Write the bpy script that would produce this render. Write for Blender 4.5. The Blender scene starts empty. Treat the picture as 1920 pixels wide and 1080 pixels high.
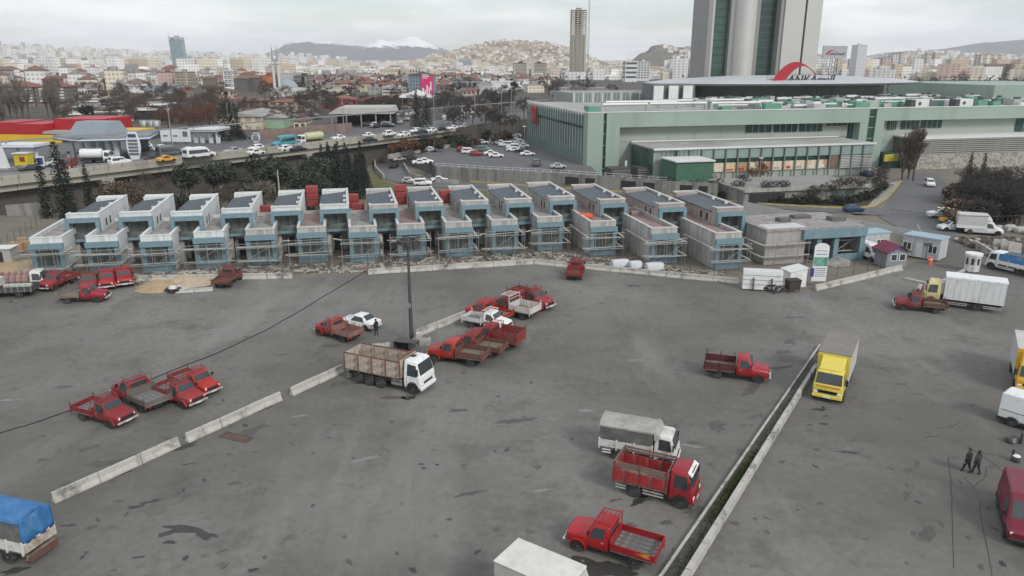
import bpy, bmesh, math, random
from mathutils import Vector, Matrix, noise as mnoise
R = math.radians
PI = math.pi
scene = bpy.context.scene
col = scene.collection
rnd = random.Random(7)

# ---------------------------------------------------------------- camera
FPX, HCAM = 1400.0, 26.0
PITCH = math.atan(425 / 1400.0)
cam_d = bpy.data.cameras.new("camera")
cam = bpy.data.objects.new("camera", cam_d)
col.objects.link(cam)
cam.location = (0, 0, HCAM)
cam.rotation_euler = (PI / 2 - PITCH, 0, 0)
cam_d.sensor_width = 36.0
cam_d.lens = 36.0 * FPX / 1920.0
cam_d.clip_start = 0.5
cam_d.clip_end = 40000
scene.camera = cam

# ---------------------------------------------------------------- world / sun / exposure
SUN_EL, SUN_AZ = 36.0, 140.0          # degrees; azimuth clockwise from +Y
world = bpy.data.worlds.new("World")
scene.world = world
world.use_nodes = True
wn, wl = world.node_tree.nodes, world.node_tree.links
wn.clear()
w_out = wn.new("ShaderNodeOutputWorld")
w_bg = wn.new("ShaderNodeBackground")
w_bg.inputs["Strength"].default_value = 0.1
sky = wn.new("ShaderNodeTexSky")
sky.sky_type = 'NISHITA'
sky.sun_disc = False
sky.sun_elevation = R(SUN_EL)
sky.sun_rotation = R(SUN_AZ)
tc = wn.new("ShaderNodeTexCoord")
sep = wn.new("ShaderNodeSeparateXYZ")
wl.new(tc.outputs["Generated"], sep.inputs[0])


def wmath(op, a, b=None, c=None):
	n = wn.new("ShaderNodeMath")
	n.operation = op
	for i, s in enumerate((a, b, c)):
		if s is None:
			continue
		if isinstance(s, (int, float)):
			n.inputs[i].default_value = s
		else:
			wl.new(s, n.inputs[i])
	return n.outputs[0]


zc = wmath('ADD', wmath('MAXIMUM', sep.outputs[2], 0.0), 0.16)
comb = wn.new("ShaderNodeCombineXYZ")
wl.new(wmath('DIVIDE', sep.outputs[0], zc), comb.inputs[0])
wl.new(wmath('DIVIDE', sep.outputs[1], zc), comb.inputs[1])
cn = wn.new("ShaderNodeTexNoise")
cn.inputs["Scale"].default_value = 0.85
cn.inputs["Detail"].default_value = 7
cn.inputs["Roughness"].default_value = 0.55
wl.new(comb.outputs[0], cn.inputs["Vector"])
c_ramp = wn.new("ShaderNodeValToRGB")
c_ramp.color_ramp.elements[0].position = 0.36
c_ramp.color_ramp.elements[0].color = (7.2, 7.6, 8.1, 1)
c_ramp.color_ramp.elements[1].position = 0.62
c_ramp.color_ramp.elements[1].color = (9.9, 9.9, 9.9, 1)
wl.new(cn.outputs["Fac"], c_ramp.inputs[0])
cn2 = wn.new("ShaderNodeTexNoise")
cn2.inputs["Scale"].default_value = 0.5
cn2.inputs["Detail"].default_value = 6
wl.new(comb.outputs[0], cn2.inputs["Vector"])
m_ramp = wn.new("ShaderNodeMapRange")
m_ramp.inputs["From Min"].default_value = 0.40
m_ramp.inputs["From Max"].default_value = 0.56
m_ramp.inputs["To Min"].default_value = 0.3
m_ramp.inputs["To Max"].default_value = 1.0
wl.new(cn2.outputs["Fac"], m_ramp.inputs[0])
w_mix = wn.new("ShaderNodeMix")
w_mix.data_type = 'RGBA'
wl.new(m_ramp.outputs[0], w_mix.inputs[0])
wl.new(sky.outputs[0], w_mix.inputs[6])
wl.new(c_ramp.outputs[0], w_mix.inputs[7])
wl.new(w_mix.outputs[2], w_bg.inputs["Color"])
wl.new(w_bg.outputs[0], w_out.inputs[0])

sun_d = bpy.data.lights.new("sun", 'SUN')
sun_d.energy = 1.5
sun_d.angle = R(14)
sun_d.color = (1.0, 0.96, 0.9)
sun = bpy.data.objects.new("sun", sun_d)
col.objects.link(sun)
_sd = Vector((math.sin(R(SUN_AZ)) * math.cos(R(SUN_EL)), math.cos(R(SUN_AZ)) * math.cos(R(SUN_EL)), math.sin(R(SUN_EL))))
sun.rotation_euler = _sd.to_track_quat('Z', 'Y').to_euler()
sun.location = (0, 0, 80)

vs = scene.view_settings
vs.view_transform = 'Standard'
vs.look = 'None'
vs.exposure = 0.28
vs.gamma = 1.0
vs.use_curve_mapping = False
scene.render.engine = 'CYCLES'
scene.cycles.use_denoising = True
scene.cycles.max_bounces = 5
scene.cycles.diffuse_bounces = 2
scene.cycles.glossy_bounces = 2
scene.cycles.volume_bounces = 2
scene.cycles.transparent_max_bounces = 6
scene.cycles.volume_step_rate = 5


# ---------------------------------------------------------------- geometry helpers
def ray(u, v):
	x, y = (u - 960) / FPX, (v - 540) / FPX
	return Vector((x, math.cos(PITCH) - y * math.sin(PITCH), -math.sin(PITCH) - y * math.cos(PITCH)))


def P(u, v, z=0.0):
	"""ground point (height z) of the place that the photograph shows at u, v"""
	d = ray(u, v)
	t = (z - HCAM) / d.z
	return Vector((d.x * t, d.y * t, z))


def PY(u, v, Y):
	d = ray(u, v)
	t = Y / d.y
	return Vector((d.x * t, Y, HCAM + d.z * t))


class MB:
	def __init__(s):
		s.v, s.f, s.m = [], [], []

	def add(s, vs_, fs, m=0):
		o = len(s.v)
		s.v += [tuple(p) for p in vs_]
		s.f += [tuple(i + o for i in f) for f in fs]
		s.m += [m] * len(fs)
		return s

	def box(s, x0, x1, y0, y1, z0, z1, m=0):
		return s.hexa([(x0, y0, z0), (x1, y0, z0), (x1, y1, z0), (x0, y1, z0), (x0, y0, z1), (x1, y0, z1), (x1, y1, z1), (x0, y1, z1)], m)

	def hexa(s, p, m=0):
		return s.add(p, [(3, 2, 1, 0), (4, 5, 6, 7), (0, 1, 5, 4), (1, 2, 6, 5), (2, 3, 7, 6), (3, 0, 4, 7)], m)

	def obox(s, a, b, w, z0, z1, m=0):
		"""box along the ground line a-b, width w"""
		a, b = Vector((a[0], a[1])), Vector((b[0], b[1]))
		d = (b - a).normalized()
		n = Vector((-d.y, d.x)) * w / 2
		q = [a - n, b - n, b + n, a + n]
		return s.hexa([(p.x, p.y, z0) for p in q] + [(p.x, p.y, z1) for p in q], m)

	def prism(s, pts, y0, y1, m=0):
		"""(x,z) outline extruded over y"""
		n = len(pts)
		vs_ = [(x, y0, z) for x, z in pts] + [(x, y1, z) for x, z in pts]
		return s.add(vs_, [tuple(range(n)), tuple(range(2 * n - 1, n - 1, -1))] + [(i, i + n, (i + 1) % n + n, (i + 1) % n) for i in range(n)], m)

	def slab(s, pts, z0, z1, m=0):
		"""(x,y) outline extruded over z"""
		n = len(pts)
		vs_ = [(p[0], p[1], z0) for p in pts] + [(p[0], p[1], z1) for p in pts]
		return s.add(vs_, [tuple(range(n - 1, -1, -1)), tuple(range(n, 2 * n))] + [(i, (i + 1) % n, (i + 1) % n + n, i + n) for i in range(n)], m)

	def loft(s, rings, m=0, caps=True):
		n = len(rings[0])
		vs_ = [p for r in rings for p in r]
		fs = []
		for k in range(len(rings) - 1):
			for i in range(n):
				j = (i + 1) % n
				fs.append((k * n + i, k * n + j, (k + 1) * n + j, (k + 1) * n + i))
		if caps:
			fs.append(tuple(range(n - 1, -1, -1)))
			fs.append(tuple(range((len(rings) - 1) * n, len(rings) * n)))
		return s.add(vs_, fs, m)

	def tube(s, a, b, r0, r1=None, n=6, m=0):
		r1 = r0 if r1 is None else r1
		a, b = Vector(a), Vector(b)
		d = (b - a)
		if d.length < 1e-6:
			return s
		d.normalize()
		u = d.cross(Vector((0, 0, 1)) if abs(d.z) < .9 else Vector((1, 0, 0))).normalized()
		w = d.cross(u)
		rings = []
		for c, r in ((a, r0), (b, r1)):
			rings.append([tuple(c + (u * math.cos(2 * PI * i / n) + w * math.sin(2 * PI * i / n)) * r) for i in range(n)])
		return s.loft(rings, m)

	def path(s, pts, r, n=5, m=0):
		for a, b in zip(pts[:-1], pts[1:]):
			s.tube(a, b, r, r, n, m)
		return s

	def lathe_y(s, prof, n=14, cx=0, cz=0, m=0):
		"""(radius, y) profile turned about the y axis"""
		rings = [[(cx + r * math.cos(2 * PI * i / n), y, cz + r * math.sin(2 * PI * i / n)) for i in range(n)] for r, y in prof]
		return s.loft(rings, m)

	def lathe_z(s, prof, n=14, cx=0, cy=0, m=0):
		rings = [[(cx + r * math.cos(2 * PI * i / n), cy + r * math.sin(2 * PI * i / n), z) for i in range(n)] for r, z in prof]
		return s.loft(rings, m)

	def quad(s, pts, m=0):
		return s.add(pts, [tuple(range(len(pts)))], m)

	def mesh(s, name, mats=(), smooth=None, bevel=0):
		me = bpy.data.meshes.new(name)
		me.from_pydata(s.v, [], s.f)
		for mt in mats:
			me.materials.append(mt)
		if len(mats) > 1:
			me.polygons.foreach_set("material_index", s.m)
		bm = bmesh.new()
		bm.from_mesh(me)
		bmesh.ops.recalc_face_normals(bm, faces=bm.faces)
		if bevel:
			bmesh.ops.bevel(bm, geom=[e for e in bm.edges if len(e.link_faces) == 2 and e.calc_face_angle(0) > .5], offset=bevel, segments=1, affect='EDGES', profile=.6, clamp_overlap=True)
		bm.to_mesh(me)
		bm.free()
		if smooth:
			me.polygons.foreach_set("use_smooth", [True] * len(me.polygons))
			me.set_sharp_from_angle(angle=R(smooth))
		me.update()
		return me


def ob(name, me, parent=None, loc=(0, 0, 0), rz=0.0, mat=None, rot=None, scale=None):
	o = bpy.data.objects.new(name, me)
	col.objects.link(o)
	o.location = loc
	o.rotation_euler = rot if rot else (0, 0, rz)
	if scale:
		o.scale = scale if hasattr(scale, '__len__') else (scale,) * 3
	if parent:
		o.parent = parent
	if mat is not None:
		if not me.materials:
			me.materials.append(mat)
		o.material_slots[0].link = 'OBJECT'
		o.material_slots[0].material = mat
	return o


def mk(name, mb, mat, parent=None, loc=(0, 0, 0), rz=0.0, smooth=None, bevel=0):
	mats = mat if isinstance(mat, (list, tuple)) else [mat]
	return ob(name, mb.mesh(name, mats, smooth, bevel), parent, loc, rz)


def tag(o, label=None, cat=None, group=None, kind=None):
	if label:
		o["label"] = label
	if cat:
		o["category"] = cat
	if group:
		o["group"] = group
	if kind:
		o["kind"] = kind
	return o


def thing(name, label, cat, loc=(0, 0, 0), rz=0.0, group=None, scale=None):
	o = bpy.data.objects.new(name, None)
	col.objects.link(o)
	o.empty_display_size = 0.3
	o.location = loc
	o.rotation_euler = (0, 0, rz)
	if scale:
		o.scale = scale if hasattr(scale, '__len__') else (scale,) * 3
	return tag(o, label, cat, group)


def copy_tree(o, parent=None):
	c = o.copy()
	col.objects.link(c)
	c.parent = parent
	for ch in KIDS(o):
		copy_tree(ch, c)
	return c


def KIDS(o):
	return [x for x in o.children]


# ---------------------------------------------------------------- materials
MATS = {}


def M(name, c, rough=.8, var=.18, scale=2.0, bump=0.0, metal=0.0, dirt=None, dirt_amt=.5, dirt_scale=1.2, streak=False, spec=None, world_space=False, alpha=None):
	if name in MATS:
		return MATS[name]
	m = bpy.data.materials.new(name)
	m.use_nodes = True
	nt = m.node_tree
	n, l = nt.nodes, nt.links
	b = n["Principled BSDF"]
	b.inputs["Roughness"].default_value = rough
	b.inputs["Metallic"].default_value = metal
	if spec is not None:
		b.inputs["Specular IOR Level"].default_value = spec
	if alpha is not None:
		b.inputs["Alpha"].default_value = alpha
	t = n.new("ShaderNodeTexCoord")
	src = t.outputs["Object"]
	if world_space:
		g = n.new("ShaderNodeNewGeometry")
		src = g.outputs["Position"]
	nz = n.new("ShaderNodeTexNoise")
	nz.inputs["Scale"].default_value = scale
	nz.inputs["Detail"].default_value = 5
	nz.inputs["Roughness"].default_value = .6
	if streak:
		mp = n.new("ShaderNodeMapping")
		mp.inputs["Scale"].default_value = (1, 1, .15)
		l.new(src, mp.inputs[0])
		l.new(mp.outputs[0], nz.inputs["Vector"])
	else:
		l.new(src, nz.inputs["Vector"])
	rp = n.new("ShaderNodeValToRGB")
	rp.color_ramp.elements[0].position = .28
	rp.color_ramp.elements[1].position = .72
	rp.color_ramp.elements[0].color = tuple(x * (1 - var) for x in c) + (1,)
	rp.color_ramp.elements[1].color = tuple(min(1, x * (1 + var)) for x in c) + (1,)
	l.new(nz.outputs["Fac"], rp.inputs[0])
	out = rp.outputs[0]
	if dirt:
		nd = n.new("ShaderNodeTexNoise")
		nd.inputs["Scale"].default_value = dirt_scale
		nd.inputs["Detail"].default_value = 8
		nd.inputs["Roughness"].default_value = .7
		l.new(nz.inputs["Vector"].links[0].from_socket, nd.inputs["Vector"])
		mr = n.new("ShaderNodeMapRange")
		mr.inputs["From Min"].default_value = .62 - .3 * dirt_amt
		mr.inputs["From Max"].default_value = .82 - .3 * dirt_amt
		l.new(nd.outputs["Fac"], mr.inputs[0])
		mx = n.new("ShaderNodeMix")
		mx.data_type = 'RGBA'
		l.new(mr.outputs[0], mx.inputs[0])
		l.new(out, mx.inputs[6])
		mx.inputs[7].default_value = tuple(dirt) + (1,)
		out = mx.outputs[2]
	l.new(out, b.inputs["Base Color"])
	if bump:
		bp = n.new("ShaderNodeBump")
		bp.inputs["Strength"].default_value = bump
		bp.inputs["Distance"].default_value = .05
		l.new(nz.outputs["Fac"], bp.inputs["Height"])
		l.new(bp.outputs[0], b.inputs["Normal"])
	MATS[name] = m
	return m


def emat(name, c, strength):
	if name in MATS:
		return MATS[name]
	m = M(name, c, .5, .2, 3)
	b = m.node_tree.nodes["Principled BSDF"]
	b.inputs["Emission Color"].default_value = tuple(c) + (1,)
	b.inputs["Emission Strength"].default_value = strength
	return m


RED = M("red_paint", (.29, .012, .02), .42, .16, 1.5, dirt=(.16, .03, .025), dirt_amt=.35)
REDS = [M("red_paint_%d" % k, c_, .42 + .05 * k, .18, 1.5, dirt=(.15, .04, .035), dirt_amt=.3 + .08 * k) for k, c_ in enumerate(((.3, .012, .018), (.26, .01, .022), (.33, .02, .02), (.22, .016, .02), (.28, .024, .028)))]
RED2 = M("red_orange_paint", (.36, .026, .018), .42, .15, 1.5, dirt=(.2, .05, .03), dirt_amt=.3)
RED3 = M("faded_red_paint", (.22, .024, .026), .6, .25, 1.7, dirt=(.15, .07, .055), dirt_amt=.6)
MAROON = M("maroon_paint", (.16, .012, .028), .35, .12, 1.5)
RUSTRED = M("rusty_red_boards", (.15, .045, .035), .85, .3, 3, dirt=(.1, .07, .055), dirt_amt=.7)
RUST = M("rusty_steel", (.2, .085, .05), .85, .35, 3, dirt=(.09, .06, .05), dirt_amt=.6)
PEEL = M("peeling_cream_paint", (.44, .4, .34), .8, .2, 2.5, dirt=(.2, .115, .08), dirt_amt=.52, dirt_scale=1.6)
WOOD = M("worn_timber", (.2, .17, .13), .9, .3, 4, dirt=(.09, .075, .06), dirt_amt=.5)
PLANK = M("scaffold_plank", (.4, .385, .35), .85, .25, 2, dirt=(.3, .28, .25), dirt_amt=.4)
GREYBED = M("steel_bed", (.2, .2, .21), .6, .2, 2, dirt=(.12, .11, .1), dirt_amt=.5)
WHITE = M("white_paint", (.72, .73, .73), .4, .06, 1.2, dirt=(.4, .39, .36), dirt_amt=.25)
WHITE2 = M("white_dirty_paint", (.62, .62, .6), .5, .1, 1.2, dirt=(.3, .28, .25), dirt_amt=.5)
BOXWHITE = M("white_box_panel", (.66, .67, .67), .5, .06, .8, dirt=(.45, .45, .43), dirt_amt=.35, streak=True)
YELLOW = M("yellow_paint", (.66, .55, .1), .4, .08, 1.2, dirt=(.4, .32, .1), dirt_amt=.3)
CREAM = M("cream_yellow_paint", (.64, .56, .27), .42, .08, 1.2)
AMBER = M("amber_yellow_paint", (.68, .4, .03), .4, .1, 1.2)
TAXI = M("taxi_yellow", (.62, .33, .03), .4, .08, 1)
BLUECAR = M("blue_car_paint", (.02, .05, .12), .3, .1, 1)
BLACKCAR = M("black_car_paint", (.018, .019, .022), .28, .1, 1)
SILVER = M("silver_paint", (.4, .41, .42), .32, .06, 1, metal=.3)
GREYCAR = M("grey_car_paint", (.12, .125, .13), .32, .08, 1)
GREENCAR = M("green_grey_paint", (.12, .19, .17), .35, .08, 1)
TEAL = M("teal_paint", (.06, .3, .36), .4, .08, 1)
BLUETARP = M("blue_tarp", (.03, .15, .36), .6, .22, 1.2, bump=.5, dirt=(.09, .2, .36), dirt_amt=.4)
BLUEPAINT = M("blue_board", (.05, .19, .42), .6, .2, 1.5, dirt=(.2, .3, .4), dirt_amt=.4)
GREYTARP = M("grey_tarp", (.34, .33, .31), .75, .15, .9, bump=.4, dirt=(.24, .23, .21), dirt_amt=.5)
DARKTARP = M("dark_grey_tarp", (.11, .11, .105), .8, .2, 1.5, bump=.4, dirt=(.2, .19, .18), dirt_amt=.4)
GLASS = M("dark_window_glass", (.045, .055, .06), .06, .3, .6)
TYRE = M("tyre_rubber", (.022, .022, .022), .9, .2, 4, dirt=(.09, .085, .08), dirt_amt=.5)
RIM = M("wheel_rim", (.3, .29, .27), .6, .2, 5, dirt=(.12, .1, .09), dirt_amt=.5)
DARK = M("dark_underside", (.025, .025, .026), .85, .2, 3)
BLACK = M("black_plastic", (.02, .02, .021), .6, .2, 3)
CHROME = M("bright_bumper", (.55, .55, .54), .35, .1, 3, metal=.5)
LAMP = M("headlamp_glass", (.7, .7, .68), .15, .1, 3)
AMBERLAMP = M("amber_lamp", (.6, .2, .02), .3, .1, 3)
REDLAMP = M("tail_lamp", (.4, .01, .01), .3, .1, 3)
STRIPE = M("navy_stripe", (.03, .05, .1), .5, .1, 2)
CONC = M("concrete", (.36, .35, .32), .9, .15, 1.2, bump=.2, dirt=(.16, .15, .135), dirt_amt=.45, dirt_scale=.8)
CONCD = M("stained_concrete", (.24, .235, .22), .9, .2, .8, bump=.2, dirt=(.1, .1, .09), dirt_amt=.5, dirt_scale=.5, streak=True)
BARRIER = M("concrete_barrier", (.42, .41, .375), .9, .14, 1.2, bump=.2, dirt=(.045, .043, .04), dirt_amt=.36, dirt_scale=.7, world_space=True)
STEEL = M("galvanised_steel", (.33, .34, .35), .5, .12, 4, metal=.6)
DSTEEL = M("dark_steel", (.06, .06, .062), .6, .2, 4)


# ================================================================ THE SETTING
def gz(y):
	"""height of the ground: level lot, then a bank down to the road before the mall"""
	t = min(1, max(0, (y - 127) / 21))
	return -3.0 * t * t * (3 - 2 * t)


def PG(u, v, dz=0.0):
	z = 0.0
	for _ in range(12):
		z = gz(P(u, v, z + dz).y)
	return P(u, v, z + dz)


def ground_mat(name, c1, c2, c3, s1, s2, rough=.95, bump=.3, spots=None):
	"""three-tone ground: wide patches, medium mottling, fine grain, all in metres"""
	m = bpy.data.materials.new(name)
	m.use_nodes = True
	n, l = m.node_tree.nodes, m.node_tree.links
	b = n["Principled BSDF"]
	b.inputs["Roughness"].default_value = rough
	b.inputs["Specular IOR Level"].default_value = .25
	g = n.new("ShaderNodeNewGeometry")
	pos = g.outputs["Position"]

	def nz(scale, detail=6, rg=.6, stretch=None):
		t = n.new("ShaderNodeTexNoise")
		t.inputs["Scale"].default_value = scale
		t.inputs["Detail"].default_value = detail
		t.inputs["Roughness"].default_value = rg
		if stretch:
			mp = n.new("ShaderNodeMapping")
			mp.inputs["Scale"].default_value = stretch
			mp.inputs["Rotation"].default_value = (0, 0, .55)
			l.new(pos, mp.inputs[0])
			l.new(mp.outputs[0], t.inputs["Vector"])
		else:
			l.new(pos, t.inputs["Vector"])
		return t.outputs["Fac"]

	def rng(src, a, b_):
		r = n.new("ShaderNodeMapRange")
		r.inputs["From Min"].default_value = a
		r.inputs["From Max"].default_value = b_
		l.new(src, r.inputs[0])
		return r.outputs[0]

	def mix(f, a, b_, amt=1.0):
		x = n.new("ShaderNodeMix")
		x.data_type = 'RGBA'
		if amt != 1.0:
			q = n.new("ShaderNodeMath")
			q.operation = 'MULTIPLY'
			q.inputs[1].default_value = amt
			l.new(f, q.inputs[0])
			f = q.outputs[0]
		l.new(f, x.inputs[0])
		for i, s in ((6, a), (7, b_)):
			if isinstance(s, tuple):
				x.inputs[i].default_value = s + (1,)
			else:
				l.new(s, x.inputs[i])
		return x.outputs[2]
	c = mix(rng(nz(s1, 7), .4, .62), c1, c2)
	c = mix(rng(nz(s2, 8, .7), .5, .72), c, c3)
	c = mix(rng(nz(s2 * 9, 4), .3, .75), c, tuple(x * .72 for x in c1), .45)
	if spots:
		c = mix(rng(nz(.07, 8, .65, (1, .25, 1)), .53, .68), c, spots[0], .6)      # worn pale drive lanes
		c = mix(rng(nz(.42, 9, .72), .59, .7), c, spots[1], .75)                    # dark drips and patches
		c = mix(rng(nz(.9, 9, .75, (.3, 1, 1)), .66, .76), c, spots[2], .6)
		c = mix(rng(nz(1.6, 8, .75), .35, .7), c, spots[1], .14)                      # grit mottling          # scuffs
	l.new(c, b.inputs["Base Color"])
	bp = n.new("ShaderNodeBump")
	bp.inputs["Strength"].default_value = bump
	bp.inputs["Distance"].default_value = .04
	l.new(nz(6, 6), bp.inputs["Height"])
	l.new(bp.outputs[0], b.inputs["Normal"])
	MATS[name] = m
	return m


ASPHALT = ground_mat("worn_asphalt", (.138, .133, .122), (.222, .216, .202), (.11, .105, .096), .034, .2, .9, .35,
					 ((.26, .254, .24), (.062, .059, .055), (.275, .27, .258)))
ROADMAT = ground_mat("road_asphalt", (.135, .135, .138), (.16, .16, .163), (.12, .12, .122), .05, .3, .9, .2)
DIRT = ground_mat("site_dirt", (.2, .178, .145), (.15, .135, .112), (.26, .23, .185), .12, .7, .95, .8)
CITYGROUND = ground_mat("city_ground", (.105, .095, .083), (.08, .074, .067), (.14, .128, .112), .012, .05, .95, .3)
GRASS = ground_mat("winter_grass", (.115, .12, .05), (.15, .14, .075), (.085, .095, .045), .06, .4, .95, .6)
HEDGEGROUND = ground_mat("leaf_litter", (.06, .056, .042), (.085, .075, .055), (.05, .052, .035), .2, .8, .95, .6)

# ground to the horizon
g = MB()
ys = [-250, 60, 118, 127, 129, 131, 133, 135, 137, 139, 141, 143, 145, 148, 200, 320, 700, 2000, 6000, 9800]
xs = [-9000, -2000, -400, 0, 400, 2000, 9000]
gv = [(x, y, gz(y) - .06) for y in ys for x in xs]
nx_ = len(xs)
g.add(gv, [(j * nx_ + i, j * nx_ + i + 1, (j + 1) * nx_ + i + 1, (j + 1) * nx_ + i) for j in range(len(ys) - 1) for i in range(nx_ - 1)])
tag(mk("ground", g, DIRT), kind="structure")


def sheet(name, pts, mat, dz=.0, z=None, kind="structure"):
	"""a flat or draped sheet inside a pixel outline on the ground"""
	w = [PG(u, v, dz) if z is None else P(u, v, z) for u, v in pts]
	mb = MB()
	mb.quad([tuple(p) for p in w])
	bm = bmesh.new()
	me = mb.mesh(name, [mat])
	o = ob(name, me)
	bm.from_mesh(me)
	bmesh.ops.triangulate(bm, faces=bm.faces)
	bm.to_mesh(me)
	bm.free()
	return tag(o, kind=kind)


def strip(name, L, Rr, mat, dz=.02, zf=None, sub=8, kind="structure"):
	"""a road strip between two pixel polylines, draped on the ground"""
	mb = MB()
	rows = []
	for k in range(len(L) - 1):
		for s in range(sub + (k == len(L) - 2)):
			t = s / sub
			a = (L[k][0] + (L[k + 1][0] - L[k][0]) * t, L[k][1] + (L[k + 1][1] - L[k][1]) * t)
			b = (Rr[k][0] + (Rr[k + 1][0] - Rr[k][0]) * t, Rr[k][1] + (Rr[k + 1][1] - Rr[k][1]) * t)
			rows.append((a, b))
	n = 5
	for a, b in rows:
		for i in range(n):
			q = i / (n - 1)
			u, v = a[0] + (b[0] - a[0]) * q, a[1] + (b[1] - a[1]) * q
			p = PG(u, v, dz) if zf is None else P(u, v, zf)
			mb.v.append(tuple(p))
	for k in range(len(rows) - 1):
		for i in range(n - 1):
			mb.f.append((k * n + i, k * n + i + 1, (k + 1) * n + i + 1, (k + 1) * n + i))
			mb.m.append(0)
	return tag(mk(name, mb, mat), kind=kind)


# the truck lot (its back edge follows the row of concrete barriers)
lot_edge = [(-260, 560), (0, 545), (130, 530), (250, 527), (440, 523), (560, 520), (690, 514), (880, 499), (1000, 494), (1100, 506), (1390, 533), (1525, 546), (1690, 505), (1745, 478), (1765, 455), (1905, 455), (2100, 470)]
lot = [P(u, v) for u, v in lot_edge]
lm = MB()
lm.v = [(p.x, p.y, 0.0) for p in lot] + [(p.x * 1.0, -200, 0.0) for p in lot]
nl = len(lot)
lm.f = [(i, i + 1, nl + i + 1, nl + i) for i in range(nl - 1)]
lm.m = [0] * len(lm.f)
parking_lot = tag(mk("parking_lot", lm, ASPHALT), kind="structure")
# access road up to the mall, the service road behind the houses, the ramp to the mall car park
strip("access_road", [(1722, 470), (1690, 430), (1640, 402), (1655, 388), (1686, 352), (1697, 337), (1690, 326)],
	  [(1800, 452), (1790, 425), (1768, 402), (1768, 388), (1772, 352), (1768, 337), (1760, 326)], ROADMAT, .02)
strip("service_road", [(1655, 404), (1420, 389), (1250, 372), (1000, 357), (860, 350), (760, 352)],
	  [(1655, 389), (1430, 380), (1250, 362), (1000, 349), (850, 339), (775, 336)], ROADMAT, .03)
strip("ramp_road", [(850, 352), (775, 351), (722, 335), (705, 318), (706, 305), (750, 291)],
	  [(850, 341), (795, 338), (768, 326), (757, 312), (765, 305), (800, 300)], ROADMAT, .05)
sheet("grass_field", [(470, 372), (500, 352), (600, 338), (690, 322), (708, 326), (735, 345), (770, 354), (880, 357), (1000, 362), (1000, 372), (700, 372)], GRASS, .03)
sheet("planting_bed", [(1010, 345), (1200, 352), (1330, 371), (1430, 379), (1620, 390), (1650, 372), (1668, 350), (1640, 352), (1560, 372), (1400, 368), (1250, 356), (1060, 338)], HEDGEGROUND, .05)

# raised ground beyond the highway: the petrol stations, the sheds and the whole city stand on it
PZ = 5.0
HW0, HWD = P(0, 338, PZ), (P(960, 228, PZ) - P(0, 338, PZ)).normalized()
HWN = Vector((-HWD.y, HWD.x, 0))


def HW(s, w, z=PZ):
	"""point on the highway: s metres along, w metres away from its near edge"""
	p = HW0 + HWD * s + HWN * w
	return Vector((p.x, p.y, z))


pl = [HW(-260, 3), HW(168, 3), HW(255, 3), (8900, 372), (8900, 9700), (-8900, 9700), (-8900, HW(-260, 3).y)]
mb = MB()
mb.slab([(p[0], p[1]) for p in pl], -3.2, PZ)
tag(mk("raised_ground", mb, CITYGROUND), kind="structure")
strip_mb = MB()
for k in range(12):
	a, b = -200 + k * 45, -200 + (k + 1) * 45
	strip_mb.quad([tuple(HW(a, 3.02, PZ + .03)), tuple(HW(b, 3.02, PZ + .03)), tuple(HW(b, 27, PZ + .03)), tuple(HW(a, 27, PZ + .03))])
tag(mk("highway", strip_mb, ROADMAT), kind="structure")
fc = MB()
fc.quad([tuple(HW(-60, 27, PZ + .02)), tuple(HW(75, 27, PZ + .02)), tuple(HW(80, 62, PZ + .02)), tuple(HW(-60, 62, PZ + .02))])
tag(mk("forecourt", fc, ROADMAT), kind="structure")
# white lane lines on the highway
ln = MB()
for k in range(40):
	for w in (9.0, 19.5):
		s0 = -70 + k * 9
		ln.quad([tuple(HW(s0, w - .08, PZ + .036)), tuple(HW(s0 + 4, w - .08, PZ + .036)), tuple(HW(s0 + 4, w + .08, PZ + .036)), tuple(HW(s0, w + .08, PZ + .036))])
tag(mk("lane_line", ln, M("road_paint", (.6, .6, .58), .7)), kind="structure")


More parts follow.
